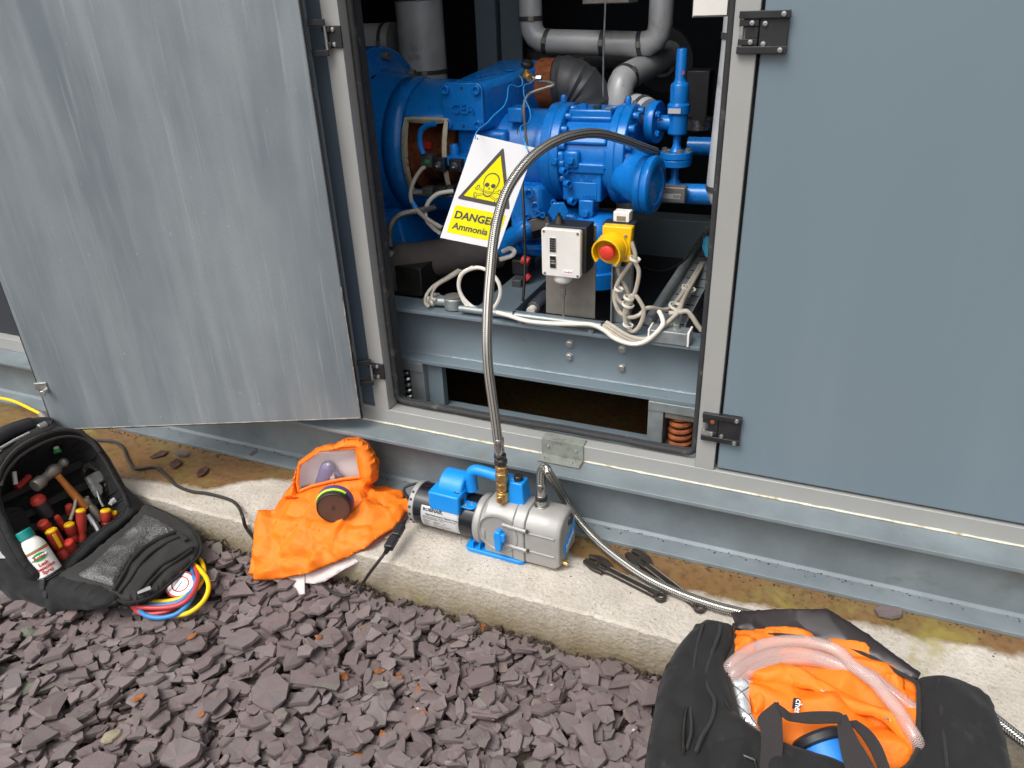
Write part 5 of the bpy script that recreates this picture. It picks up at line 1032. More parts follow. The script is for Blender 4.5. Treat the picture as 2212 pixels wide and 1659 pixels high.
yh = thing('yellow_lead', 'yellow lead with a grey plug at the far left below the door', 'lead', at(100, 1610, z=.03)); b = MB(); b.tube(gz([(-120, 1560, .05), (0, 1568, .045), (60, 1582, .04), (110, 1605, .035), (165, 1632, .03)]), .0055, 8); b.part('cable', 'hose_yellow', yh)
a_, c_ = at(165, 1632, z=.03), at(192, 1662, z=.02); MB().cyl(a_, c_, .014, n=12).part('plug', 'dull_steel', yh, .002)

# ------------------------------------------------------------------ orange escape hood
hood = thing('escape_hood', 'orange chemical escape hood with clear visor and filter slumped on the plinth', 'escape hood', at(1315, 2060, z=0))
def smock_h(x, y):
    if y > -.235: z = .012 + .03 * math.exp(-(((x + 1.19) / .13) ** 2 + ((y + .13) / .07) ** 2))
    else: z = .012 - (-.235 - y) * 1.05
    return max(z, -.118)
def fan(p, c, n, ph): a = math.atan2(p[1] - c[1], p[0] - c[0]); return abs(((a * n / 6.283 + ph) % 1) * 2 - 1) ** 1.6
def crease(p, d):
    j = mnoise.noise(Vector((p[0] * 7, p[1] * 7, p[2] * 7 + 5)))
    q = (p[0] + .02 * j, p[1] + .02 * j, p[2])
    w = .012 * (fan(p, (-1.19, -.10), 8, .9 * j) - .4) * min(1, math.hypot(p[0] + 1.19, p[1] + .10) / .12) - .052 * crum(q, 7.0, 3, (1, .7, .7)) + .026 * crum(q, 13, 7) - .005 * crum(q, 28, 1) + .012
    return max(w * min(1, .3 + d / .03) + .009, -.006)
so = r4b((330, 190), (500, 165), (600, 30), (700, -40), (900, -30), (1300, -60), (1420, -40), (1560, -50), (1700, -80), (1800, -40), (1920, 10), (1900, 90), (2045, 60), (2045, 200), (1930, 230), (1880, 300), (1800, 395), (1640, 490), (1520, 580), (1300, 690), (1100, 770), (950, 840), (640, 905), (480, 930), (300, 930), (290, 870), (245, 875), (270, 700), (300, 520), (300, 340))
sheet(so, field(smock_h), .006, 0, .02, 6.5, wr=crease).part('smock', 'orange_cloth', hood, solid=.0012, angle=26)
sheet(r4b((480, 920), (640, 890), (830, 850), (835, 1075), (755, 1098), (700, 990), (560, 960)), field(lambda x, y: smock_h(x, y) - .012, lo=-.2), .002, 0, .02, 12, wr=lambda p, d: .003 * ridge(p, 20, 1)).part('lining_corner', 'lining_white', hood, solid=.001)
sheet(r4b((840, 850), (1080, 760), (1300, 680), (1510, 580), (1520, 650), (1400, 740), (1280, 800), (1050, 940), (940, 965), (845, 955)), field(lambda x, y: smock_h(x, y) - .014, lo=-.2), .002, 0, .02, 12, wr=lambda p, d: .004 * ridge(p, 20, 5)).part('lining_hem', 'lining_white', hood, solid=.001)
sheet(r4b((1690, 465), (1800, 390), (1790, 440), (1720, 470)), field(lambda x, y: smock_h(x, y) - .008, lo=-.2), .001, 0, .02, 12).part('lining_edge', 'lining_white', hood, solid=.001)
hp = Plane(at(*r3b((1000, 850))[0], z=.02), at(*r3b((1500, 800))[0], z=.03), at(*r3b((1400, 215))[0], y=-.025))
outl = r3b((600, 815), (690, 710), (725, 570), (775, 445), (880, 370), (1010, 290), (1160, 268), (1250, 215), (1420, 213), (1520, 268), (1595, 385), (1640, 520), (1632, 655), (1560, 705), (1592, 775), (1560, 850), (1420, 900), (1330, 850), (1200, 800), (1000, 830), (880, 845), (620, 855))
vis = r3b((772, 490), (1000, 338), (1390, 314), (1418, 480), (1442, 630), (1250, 652), (1100, 682), (900, 732), (768, 786), (748, 690))
fold = lambda p, d: (.012 - .036 * crum(p, 8, 2, (1, 1, .4)) + .018 * crum(p, 15, 6, (1, 1, .5)) - .004 * crum(p, 30, 3)) * min(1, d / .012) + .002
sheet(outl, hp, .030, 0, .06, 7, holes=(vis,), wr=fold).part('hood_front', 'orange_cloth', hood, solid=.0014, angle=26)
sheet(outl, hp, -.035, 0, .05, 14, wr=lambda p, d: .012 * crum(p, 11, 1) * min(1, d / .02)).part('hood_back', 'lining_white', hood, solid=.0016, sub=1)
o2 = sheet(outl, hp, -.090, 0, .09, 16).part('hood_back', 'orange_cloth', hood, solid=-.001, sub=1)
vloop = [hp.at(q, .014) for q in densify(vis, 14)]
b = MB(); b.tube(spline(vloop, 2, True), .0048, 6, closed=True); b.part('visor_seam', 'orange_cloth', hood)
sheet(vis, lambda q: (hp.at(q, .0125), hp.n), .012, 0, .05, 16, wr=lambda p, d: .002 * math.sin(40 * p[0]) * min(1, d / .02)).part('visor', 'visor_film', hood, solid=.0008, sub=1)
b = MB(); c0 = hp.at(r3b((1075, 690))[0], -.03); c1 = hp.at(r3b((1085, 500))[0], -.012); b.tube(spline([c0, (c0 + c1) / 2, c1, c1 + (c1 - c0) * .22], 4), [.034, .033, .031, .029, .028, .026, .024, .022, .02, .015, .01, .005, .002], 18); b.part('inner_mask', 'purple', hood)
sheet(r3b((1030, 490), (1090, 475), (1130, 520), (1165, 655), (1000, 690)), lambda q: (hp.at(q, -.003), hp.n), .006, 0, .02, 14).part('mask_valve', 'label_silver', hood, solid=.001)
sheet(r3b((1115, 520), (1180, 560), (1270, 630), (1250, 650), (1170, 655)), lambda q: (hp.at(q, -.008), hp.n), .004, 0, .02, 14).part('mask_flange', 'purple', hood, solid=.001)
fm = sheet(r3b((790, 730), (870, 715), (905, 722), (860, 752), (775, 782)), lambda q: (hp.at(q, -.004), hp.n), .003, 0, .02, 14).part('strap_end', 'black_plastic', hood, solid=.001)
fx_ = unit(unit(CAM - at(1315, 2010, z=.05)) * .8 + np.array([-.05, -.25, -.42])); fc_ = at(1317, 1988, y=-.2)
MB().lathe([(0, -.03), (.042, -.03), (.049, -.022), (.05, -.006), (.047, -.002), (0, -.002)], fc_, fx_, 40).part('filter_body', 'purple', hood, .001)
MB().lathe([(.049, -.003), (.0500, -.002), (.0490, .003), (.0465, .003)], fc_, fx_, 40, R(-45), R(75), up=(0, 0, 1)).part('filter_label', 'sign_yellow', hood); MB().lathe([(.0472, .003), (.0489, .003), (.0482, .0055), (.0465, .0055)], fc_, fx_, 40, R(-45), R(75), up=(0, 0, 1)).part('filter_stripe', 'green_print', hood)
fg = MB().lathe([(.0465, 0), (.0455, .016), (.043, .018), (.042, .0165), (0, .0165)], fc_, fx_, 40).part('filter_cap', 'brown_plastic', hood, .0008); u_, w_, _ = frame(fx_); b = MB()
for k_ in range(2, 9):
    n_ = 4 + k_ * 4
    for i in range(n_):
        t = 2 * math.pi * (i + .5 * (k_ % 2)) / n_; d = u_ * math.cos(t) + w_ * math.sin(t); b.obox(fc_ + fx_ * .0168 + d * .0047 * k_, d, np.cross(fx_, d), fx_, .0026, .0018, .0008)
g_ = b.part('grille_slots', 'brown_pale', fg); g_['kind'] = 'stuff'
for q in r3b((905, 850), (1335, 790)): MB().obox(hp.at(q, .01), unit(RT), unit(UP), hp.n, .03, .016, .006).part('strap_buckle', 'black_plastic', hood, .002)

# ------------------------------------------------------------------ black duffel bag with orange suit
r7 = zoom(2500, 2350, .4069); r9 = zoom(3132, 2350, .4069)
duf = thing('duffel_bag', 'black duffel bag lying open against the plinth at lower right', 'bag', (.12, -.5, GZ))
hz = Plane((0, -.4, .1), (1, -.4, .1), (0, -.8, .085))
O = [(2768, 2452), (2744, 2468), (2687, 2521), (2638, 2598), (2604, 2667), (2581, 2757), (2565, 2859), (2549, 2940), (2537, 3024), (2535, 3150), (2580, 3300), (2900, 3420), (3500, 3420), (3900, 3300), (3990, 3150), (3982, 3024), (3970, 2960), (3946, 2871), (3917, 2798), (3901, 2749), (3848, 2712), (3783, 2690), (3698, 2671), (3612, 2675), (3560, 2640), (3400, 2560), (3200, 2500), (3000, 2480), (2889, 2475), (2830, 2460)]
Hh = [(2893, 2500), (2893, 2545), (2862, 2610), (2866, 2659), (2890, 2757), (2911, 2830), (2992, 2891), (3082, 2932), (3192, 2968), (3334, 3013), (3460, 3060), (3563, 3024), (3600, 2977), (3616, 2940), (3616, 2859), (3618, 2757), (3608, 2690), (3540, 2650), (3400, 2575), (3200, 2515), (3000, 2495)]
bagw = lambda p, d: (.012 - .036 * crum(p, 6, 11, (1.2, .45, 1)) + .016 * crum(p, 13, 3)) * min(1, d / .02)
sheet(O, hz, .028, 0, .06, 16, holes=(Hh,), wr=bagw).part('top_panel', 'bag_black', duf, solid=.002, sub=1)
sheet(O, hz, -.215, 0, .11, 24).part('lower_body', 'bag_black', duf, sub=1)
def pipeline(pts, r, m, parent, name, off=.03, pl=hz, k=4, n=6): b = MB(); b.tube(spline([pl.at(q, off) for q in pts], k), r, n); return b.part(name, m, parent)
pipeline(r7((660, 255), (640, 330), (600, 480), (570, 680), (545, 900), (540, 1100), (545, 1300), (500, 1480)), .0028, 'bag_edge', duf, 'piping', .034); pipeline(r7((825, 270), (820, 340), (770, 480), (720, 620), (685, 760), (705, 880), (765, 980), (765, 1100), (730, 1220), (650, 1350), (590, 1500)), .0035, 'bag_edge', duf, 'piping', .036)
pipeline(r7((530, 980), (490, 1120), (470, 1280), (465, 1480)), .0035, 'chrome_dark', duf, 'zip', .034); pipeline(r7((800, 700), (810, 820), (850, 960), (910, 1080), (1000, 1180), (1210, 1335)), .0026, 'chrome_dark', duf, 'zip', .03)
pipeline(r9((1390, 800), (1400, 950), (1420, 1150), (1440, 1350), (1470, 1657)), .003, 'bag_edge', duf, 'piping', .034); pipeline(r9((1610, 840), (1640, 980), (1670, 1200), (1700, 1450), (1750, 1657)), .003, 'bag_edge', duf, 'piping', .034)
pipeline(Hh[3:], .0042, 'bag_edge', duf, 'opening_edge', .012); pipeline([(2893, 2500), (2893, 2545), (2862, 2610), (2866, 2659)], .0042, 'bag_edge', duf, 'opening_edge', .014)
bf = Plane(at(2895, 2490, z=.105), at(3600, 2680, z=.105), at(3265, 2399, z=.135))
sheet([(2874, 2411), (2950, 2405), (3070, 2397), (3180, 2396), (3265, 2399), (3344, 2448), (3430, 2505), (3510, 2566), (3608, 2635), (3632, 2651), (3610, 2680), (3540, 2665), (3420, 2590), (3300, 2535), (3180, 2505), (3050, 2495), (2895, 2495), (2890, 2455)], bf, .004, .003, .03, 12, wr=lambda p, d: (.006 - .022 * crum(p, 8, 4)) * min(1, .3 + d / .015)).part('back_flap', 'flap_inner', duf, sub=1)
# suit folded inside
suit = thing('protective_suit', 'folded orange protective suit stuffed inside the duffel bag', 'suit', (.13, -.42, .06))
def swr(s1, a1): return lambda p, d: (a1 * .6 - a1 * 2.6 * crum(p, s1 * .9, 2, (.5, 1, 1)) + a1 * 1.4 * crum(p, s1 * 2, 8, (.6, 1, 1))) * min(1, .2 + d / .02)
lay = Plane((0, -.4, .078), (1, -.4, .078), (0, -.8, .05))
sheet([(2870, 2490), (2850, 2620), (2880, 2770), (2950, 2880), (3100, 2960), (3340, 3040), (3470, 3090), (3600, 3040), (3640, 2950), (3640, 2760), (3620, 2690), (3540, 2640), (3400, 2560), (3200, 2500), (3000, 2480)], lay, .02, 0, .05, 14, wr=swr(9, .018)).part('body', 'orange_cloth', suit, solid=.003, sub=1)
l2 = Plane(at(2900, 2500, z=.10), at(3580, 2700, z=.10), at(3300, 2700, z=.112))
sheet(r7((950, 348), (1200, 342), (1430, 350), (1530, 402), (1500, 440), (1300, 470), (1150, 560), (960, 570)), lambda q: (l2.at(q, .004), l2.n), .014, .01, .02, 11, wr=swr(16, .012)).part('sleeve', 'orange_cloth', suit, sub=1)
sheet(r7((1650, 400), (1720, 358), (1900, 385), (2150, 425), (2180, 550), (2420, 660), (2560, 780), (2620, 790), (2610, 900), (2660, 1050), (2500, 900), (2250, 720), (2000, 560), (1800, 460)), lambda q: (l2.at(q, .002), l2.n), .014, .01, .03, 11, wr=swr(14, .014)).part('sleeve', 'orange_cloth', suit, sub=1)
l3 = Plane(at(2960, 2690, z=.10), at(3600, 2960, z=.10), at(3300, 2700, z=.112))
sheet(r7((1050, 760), (1200, 690), (1430, 655), (1620, 700), (1800, 800), (2000, 910), (2212, 1010), (2500, 1120), (2640, 1210), (2700, 1400), (2680, 1500), (2560, 1380), (2420, 1230), (2300, 1160), (2100, 1130), (1900, 1000), (1700, 900), (1500, 880), (1250, 840)), l3, .016, .012, .035, 12, wr=swr(13, .012)).part('front_fold', 'orange_cloth', suit, sub=1)
sheet(r7((1140, 830), (1400, 880), (1650, 950), (1790, 1020), (1890, 1115), (1700, 1110), (1450, 1020), (1340, 1020), (1190, 1160), (1215, 1310), (1130, 1120), (1105, 960)), lambda q: (l3.at(q, -.008), l3.n), .012, .008, .03, 12, wr=swr(13, .012)).part('chest_fold', 'orange_cloth', suit, sub=1)
tg_ = [l3.at(q, .017) for q in r7((1535, 975), (1605, 990), (1585, 1088), (1520, 1080))]; MB().strip([tg_[0], tg_[3]], [tg_[1], tg_[2]], .001).part('name_tag', 'ink', suit); ud = unit(tg_[3] - tg_[0]); vd = unit(tg_[1] - tg_[0]); text('chem', .017, (lambda x, y, z, o_=tg_[0] * .62 + tg_[1] * .38 + ud * .002 + l3.n * .0012: o_ + ud * x + vd * y + l3.n * z), 'sign_white', suit, ext=.0003, align='LEFT')
sheet(r9((130, 800), (230, 850), (345, 965), (330, 975), (210, 880)), lambda q: (l3.at(q, .006), l3.n), .002, .002, .01, 10).part('white_piping', 'lining_white', suit); sheet(r9((840, 1165), (950, 1170), (1050, 1215), (1020, 1232), (900, 1195)), lambda q: (l3.at(q, .012), l3.n), .002, .002, .01, 10).part('white_piping', 'lining_white', suit)
fq = thing('foil_pouch', 'silver quilted foil pouch tucked into the left of the duffel', 'pouch', at(2930, 2740, z=.09)); sheet(r7((1000, 780), (1060, 790), (1145, 820), (1105, 960), (1132, 1120), (1218, 1320), (1010, 1195), (955, 1000), (925, 880)), lambda q: (l3.at(q, .002), l3.n), .010, .006, .02, 10, wr=lambda p, d: .003 * ridge(p, 40, 3) * min(1, d / .01)).part('pouch', 'quilted_foil', fq)
wc = thing('white_cloth', 'scrap of pale cloth behind the clear hoses in the duffel', 'cloth', at(3430, 2590, z=.1)); sheet(r9((630, 555), (700, 530), (760, 560), (795, 625), (700, 590)), lambda q: (l2.at(q, .01), l2.n), .006, .004, .012, 8).part('cloth', 'lining_white', wc)
ch_ = Plane(at(2900, 2600, z=.125), at(3600, 2800, z=.125), at(3250, 2600, z=.128))
HG = 'clear hoses coiled in the duffel bag'
def chose(label, pts, offs, r=.0125):
    P = [ch_.at(q, o_) for q, o_ in zip(pts, offs)]; b = MB(); b.tube(spline(P, 6), r, 16); return tag(b.part('clear_hose', 'clear_vinyl'), label, 'hose', HG)
w1 = r7((880, 740), (930, 660), (1050, 560), (1220, 475), (1450, 432), (1700, 440), (1950, 515)) + r9((560, 670), (740, 800), (880, 960), (1000, 1110), (1100, 1270), (1175, 1400), (1200, 1520))
chose('outer clear braided hose arching over the orange suit', w1, [-.02, -.004, 0, .004, .006, .006, .006, .006, .006, .006, .004, 0, -.01, -.04])
w2 = r7((905, 830), (960, 740), (1100, 640), (1300, 560), (1500, 535), (1700, 560), (1900, 625), (2100, 710)) + r9((720, 760), (860, 870), (1000, 980), (1120, 1070), (1220, 1160))
chose('middle clear braided hose disappearing behind the right end of the duffel', w2, [-.03, -.012, -.008, -.006, -.006, -.006, -.008, -.01, -.012, -.016, -.02, -.025, -.03])
w3 = r7((930, 860), (1050, 760), (1200, 680), (1400, 622), (1600, 605), (1800, 625), (2000, 690), (2200, 790), (2380, 900), (2480, 990))
chose('inner clear braided hose lying lowest on the orange suit', w3, [-.03, -.02, -.016, -.014, -.012, -.012, -.014, -.018, -.026, -.04])
bfl = thing('blue_filter', 'blue canister with black rim at the bottom of the duffel opening', 'filter', at(3230, 2940, z=.06)); c0 = at(3225, 2918, z=.092); ax_ = unit(np.array([.55, -.75, -.35])); MB().lathe([(0, -.01), (.044, -.01), (.05, -.004), (.05, .008), (.046, .01), (.042, .0102), (0, .0102)], c0, ax_, 32).part('rim', 'black_plastic', bfl, .001); MB().lathe([(.0, .0105), (.042, .0105), (.050, .06), (.052, .09), (0, .09)], c0, ax_, 32).part('canister', 'filter_blue', bfl, .001)
stp = Plane(at(3050, 2780, z=.15), at(3400, 2900, z=.15), at(3100, 3000, z=.14))
def strap(A_, B_, off, name='strap', pl=stp): return MB().strip(spline([pl.at(q, o_) for q, o_ in zip(A_, off)], 4), spline([pl.at(q, o_) for q, o_ in zip(B_, off)], 4), .0025).part(name, 'webbing', duf)
strap(r7((1205, 1700), (1222, 1400), (1215, 1300), (1188, 1165), (1345, 1025)), r7((1405, 1700), (1432, 1440), (1430, 1330), (1422, 1150), (1388, 1018)), (-.012, -.004, .0, .006, .012))
strap(r7((1350, 1018), (1440, 1075), (1520, 1128), (1700, 1112), (1930, 1112), (2010, 1135)), r7((1425, 1155), (1470, 1190), (1540, 1208), (1700, 1226), (1930, 1222), (1985, 1225)), (.012, .010, .006, .008, .010, .010))
strap(r9((425, 1145), (405, 1260), (430, 1450), (480, 1657), (520, 1800)), r9((495, 1140), (600, 1370), (680, 1500), (770, 1657), (840, 1800)), (.010, .006, .0, -.006, -.012)); strap(r9((500, 1205), (620, 1330), (720, 1480), (800, 1657)), r9((590, 1195), (720, 1290), (830, 1440), (915, 1657)), (-.004, -.006, -.012, -.02))
b = MB(); b.tube([hz.at(q, .04) for q in r7((950, 1640), (952, 1575), (980, 1508), (1160, 1582), (1172, 1660), (1130, 1720), (980, 1700))], .0032, 8, closed=True); b.part('strap_ring', 'chrome_dark', duf)
for q in r7((955, 300), (470, 1500)): MB().obox(hz.at(q, .036), unit(RT), unit(UP), hz.n, .006, .018, .004).part('zip_pull', 'chrome_dark', duf, .001)

# ------------------------------------------------------------------ black tool backpack, flap folded down
bag = thing('tool_backpack', 'black tool backpack standing open with its front flap on the slate', 'bag', (-1.85, -.45, GZ))
P1, P2, P3 = at(561, 2003, z=-.02), at(244, 2251, z=-.03), at(285, 1718, x=-1.905); rimp = Plane(P1, P2, P3)
inn = t1((12, 770), (60, 640), (200, 480), (400, 362), (560, 304), (700, 292), (820, 320), (915, 392), (1000, 505), (1080, 645), (1145, 765), (1200, 860), (1230, 960), (1180, 1060), (1000, 1190), (820, 1340), (660, 1490), (560, 1590), (460, 1612), (380, 1580), (300, 1500), (210, 1350), (120, 1180), (50, 1010), (10, 880))
out = t1((-150, 560), (0, 440), (110, 350), (260, 245), (430, 175), (560, 190), (700, 215), (830, 260), (950, 350), (1060, 500), (1150, 660), (1210, 770), (1300, 860), (1400, 950), (1420, 1010), (1300, 1080), (1150, 1200), (900, 1420), (700, 1600), (560, 1690), (420, 1690), (300, 1640), (170, 1500), (60, 1300), (-20, 1130), (-120, 1000))
bw_ = lambda p, d: (.006 - .016 * crum(p, 9, 21) + .007 * crum(p, 18, 2)) * min(1, d / .02)
sheet(out, rimp, .012, 0, .02, 11, holes=(inn,), wr=bw_).part('rim_panel', 'bag_black', bag, solid=.002, sub=1)
sheet(inn, rimp, -.12, 0, .045, 14, wr=lambda p, d: .008 * (ridge(p, 12, 5) - .5) * min(1, d / .02)).part('lining', 'bag_black', bag, solid=-.001)
sheet(out, rimp, -.165, 0, .06, 20).part('back_shell', 'bag_black', bag, solid=-.001)
b = MB(); b.tube(spline([rimp.at(q, .014) for q in inn[:13]], 4), .004, 6); b.part('zip', 'bag_edge', bag); b = MB(); b.tube(spline([rimp.at((q[0] - 14, q[1] - 26), .016) for q in inn[:9]], 4), .006, 6); b.part('piping', 'webbing', bag)
sw_ = Plane(at(183, 2388, z=-.125), at(20, 2335, z=-.125), at(130, 2230, z=-.015)); sheet(t2((-120, 260), (40, 270), (130, 480), (220, 640), (330, 800), (420, 860), (560, 880), (700, 950), (950, 1040), (1090, 1115), (1150, 1180), (1000, 1220), (700, 1235), (450, 1215), (260, 1180), (100, 1090), (-120, 900)), sw_, .03, .08, .06, 14, wr=bw_).part('side_wall', 'bag_black', bag, sub=1)
flp = Plane(at(561, 2003, z=-.015), at(790, 2150, z=-.05), at(549, 2366, z=-.06))
fo = t2((1375, 250), (1430, 225), (1600, 295), (1780, 385), (1895, 490), (1945, 610), (1930, 700), (1850, 790), (1700, 930), (1510, 1080), (1350, 1148), (1200, 1160), (1090, 1112), (950, 1042), (700, 1000), (450, 950), (480, 900), (620, 860), (800, 760), (1000, 590), (1200, 430))
sheet(fo, flp, .016, .035, .03, 12, wr=lambda p, d: (.004 - .012 * crum(p, 9, 7)) * min(1, d / .02)).part('flap', 'bag_edge', bag, sub=1)
b = MB(); b.tube(spline([flp.at(q, .004) for q in fo[:16]], 3), .0045, 6); b.part('flap_binding', 'bag_black', bag)
net = sheet(t2((1420, 315), (1560, 360), (1720, 462), (1540, 530), (1390, 620), (1270, 740), (1190, 880), (1110, 1020), (920, 960), (730, 900), (900, 800), (1050, 640), (1230, 470)), lambda q: (flp.at(q, .016), flp.n), .008, 0, .02, 11, wr=lambda p, d: (.006 - .016 * crum(p, 13, 3)) * min(1, d / .012)).part('mesh_pocket', 'mesh_net', bag, solid=.0008, sub=1)
for Z, r_ in ((((1715, 468), (1560, 535), (1400, 625), (1280, 745), (1200, 880), (1105, 1040)), .0055), (((1745, 520), (1600, 590), (1450, 690), (1340, 810), (1250, 950), (1150, 1070)), .004), (((1870, 620), (1700, 720), (1540, 820), (1420, 950), (1330, 1070)), .005), (((1860, 650), (1720, 750), (1580, 850), (1460, 960), (1370, 1080)), .004)):
    b = MB(); b.tube(spline([flp.at(q, .02) for q in t2(*Z)], 5), r_, 6); b.part('pocket_zip', 'bag_black', bag)
for (x, y), (x2, y2) in (((1330, 1075), (1460, 1020)), ((1715, 480), (1800, 560))):
    a_, c_ = flp.at(t2((x, y))[0], .026), flp.at(t2((x2, y2))[0], .026); u_ = unit(c_ - a_); w_ = np.cross(flp.n, u_); L_ = np.linalg.norm(c_ - a_)
    MB().prism(rnd([(0, -.004), (L_, -.007), (L_, .007), (0, .004)], .003, 3), a_, u_, w_, .003, flp.n).part('zip_pull', 'zinc' if x < 1500 else 'black_plastic', bag, .0006)
for q in t2((410, 985), (435, 1060)): MB().obox(sw_.at(q, .035), unit(RT), unit(UP), sw_.n, .014, .03, .005).part('buckle', 'black_plastic', bag, .002)
MB().obox(sw_.at(t2((70, 700))[0], .03), unit(RT), unit(UP), sw_.n, .05, .018, .004).part('side_clip', 'zinc', bag, .001)
hdl = thing('trolley_handle', 'black trolley handle with a chrome rod on top of the tool backpack', 'handle', at(100, 1690, x=-1.95)); hpz = Plane(at(0, 1720, x=-1.98), at(190, 1655, x=-1.96), at(100, 1760, x=-1.93))
b = MB(); b.tube(spline([hpz.at(q) for q in t1((-200, 420), (0, 300), (120, 235), (220, 200), (330, 170), (440, 160), (500, 175))], 4), [.022] * 8 + [.021] * 8 + [.017] * 9, 12); b.part('grip', 'black_plastic', hdl); b = MB(); b.tube([hpz.at(q, .018) for q in t1((-100, 480), (0, 410), (140, 330), (285, 258))], .005, 8); b.part('rod', 'stainless', hdl); MB().cyl(hpz.at(t1((370, 205))[0], .018), hpz.at(t1((445, 170))[0], .018), .009).part('sleeve', 'zinc', hdl, .001)
# elastic tool bands across the back
for i, Z in enumerate((((20, 870), (300, 730), (600, 600), (900, 470)), ((60, 1130), (300, 990), (600, 830), (850, 720)), ((120, 1210), (330, 1130), (560, 1080), (800, 940), (1000, 850)))):
    A_ = [rimp.at(q, -.085) for q in t1(*Z)]; B_ = [rimp.at((q[0], q[1] + 30), -.085) for q in t1(*Z)]; MB().strip(spline(A_, 3), spline(B_, 3), .003).part('tool_band', 'bag_edge', bag)
TG = 'hand tools in the backpack'
def seg(a, c, offs): return rimp.at(t1(a)[0], offs[0]), rimp.at(t1(c)[0], offs[1])
hm = thing('hammer', 'ball-pein hammer with wooden handle sticking out of the backpack', 'hammer', rimp.at(t1((820, 960))[0], -.05), TG)
a_, c_ = seg((560, 670), (830, 985), (-.03, -.06)); b = MB(); b.tube(spline([a_, a_ * .6 + c_ * .4, a_ * .25 + c_ * .75, c_], 4), [.009, .009, .009, .0095, .010, .0105, .011, .0115, .012, .012, .012, .012, .012], 12); b.part('shaft', 'wood', hm)
a_, c_ = seg((335, 775), (640, 525), (-.03, -.05)); u_ = unit(c_ - a_); L_ = np.linalg.norm(c_ - a_); MB().lathe([(0, 0), (.016, 0), (.018, .003), (.018, .026), (.013, .034), (.013, L_ * .45), (.017, L_ * .5), (.019, L_ * .6), (.017, L_ * .68), (.010, L_ * .76), (.010, L_ * .84), (.014, L_ * .9), (.012, L_ * .97), (0, L_)], a_, u_, 20).part('head', 'dull_steel', hm)
pw_ = thing('pipe_wrench', 'grey pipe wrench standing at the right of the backpack', 'wrench', rimp.at(t1((960, 900))[0], -.06), TG); wp = lambda q: (rimp.at(q, -.05), rimp.n)
sheet(t1((790, 620), (800, 560), (860, 528), (930, 530), (970, 570), (985, 610), (950, 635), (900, 620), (850, 600), (815, 680)), wp, .008, .008, .006, 6, pw=.3).part('hook_jaw', 'chrome_dark', pw_); sheet(t1((820, 690), (930, 625), (985, 600), (1035, 625), (1045, 670), (1020, 720), (965, 745), (1000, 790), (985, 860), (930, 885), (900, 850), (860, 770)), wp, .007, .007, .006, 6, pw=.3).part('body', 'zinc', pw_); sheet(t1((1000, 740), (1040, 740), (1055, 820), (1020, 840)), wp, .006, .006, .006, 6, pw=.3).part('nut', 'chrome_dark', pw_)
def driver(label, top, bot, offs=(-.03, -.08), r=.0135, cap='yellow', waist=True, extra=True):
    a_, c_ = seg(top, bot, offs); u_ = unit(c_ - a_); L_ = np.linalg.norm(c_ - a_); t = thing('screwdriver', label, 'screwdriver', c_, TG)
    MB().lathe([(0, .006), (r * .95, .006), (r, .012), (r * 1.02, L_ * .35), (r * .9, L_ * .55), (r * .72, L_ * .66), (r * .9, L_ * .72), (r * .85, L_), (0, L_)] if waist else [(0, .006), (r, .006), (r * 1.1, L_ * .5), (r, L_), (0, L_)], a_, u_, 14).part('grip', 'tool_red', t, .0008)
    MB().lathe([(0, -.001), (r * .7, -.001), (r * .98, .003), (r * .98, .0075), (0, .0075)], a_, u_, 14).part('cap', cap, t, .0008)
    if extra: MB().cyl(c_, c_ + u_ * .06, .0032, n=8).part('shank', 'stainless', t)
driver('tall red screwdriver with yellow cap at the centre of the backpack', (780, 995), (800, 1350)); driver('red screwdriver with yellow cap and yellow stripe beside the spray bottle', (488, 1190), (650, 1490), (-.02, -.05), .016); st_a, st_c = seg((520, 1235), (590, 1365), (-.006, -.02)); MB().obox((st_a + st_c) / 2, unit(st_c - st_a), unit(np.cross(st_c - st_a, rimp.n)), rimp.n, np.linalg.norm(st_c - st_a), .009, .006).part('stripe', 'yellow', [o for o in bpy.data.objects if o.get('label', '').startswith('red screwdriver with yellow cap and yellow')][0], .001)
driver('short red screwdriver with dull yellow cap left of the tall one', (665, 1130), (715, 1310), (-.05, -.08), .0145)
driver('stout red screwdriver with yellow cap at the right of the backpack', (1022, 995), (1032, 1180), (-.035, -.06), .0155); driver('thin red screwdriver with yellow cap beside the stout one', (1105, 1018), (1112, 1130), (-.04, -.06), .0095); driver('all red screwdriver handle behind the spray bottle', (405, 1120), (500, 1240), (-.04, -.07), .015, 'tool_red'); driver('small red screwdriver handle behind the tall screwdriver', (665, 955), (690, 1040), (-.06, -.08), .011, 'tool_red', False); driver('narrow red screwdriver handle left of centre', (545, 1060), (620, 1180), (-.055, -.08), .0085, 'tool_red', False)
driver('black stubby driver with orange end beside the flap', (655, 1305), (710, 1420), (-.02, -.05), .014, 'red', False); 
tl = thing('torch', 'black torch with red stripe leaning in the backpack', 'torch', rimp.at(t1((450, 1050))[0], -.06), TG); a_, c_ = seg((345, 870), (460, 1060), (-.04, -.07)); u_ = unit(c_ - a_); L_ = np.linalg.norm(c_ - a_); MB().lathe([(0, 0), (.014, .002), (.019, .01), (.0185, L_), (0, L_)], a_, u_, 16).part('barrel', 'black_plastic', tl); v_ = unit(np.cross(u_, rimp.n)); MB().lathe([(.0, -.001), (.0145, .0015), (.0195, .01), (.0196, .02)], a_, u_, 16).part('head', 'tool_red', tl); MB().obox(a_ + u_ * L_ * .5 + rimp.n * .0185, u_, v_, rimp.n, L_ * .8, .008, .003).part('stripe', 'tool_red', tl, .001)
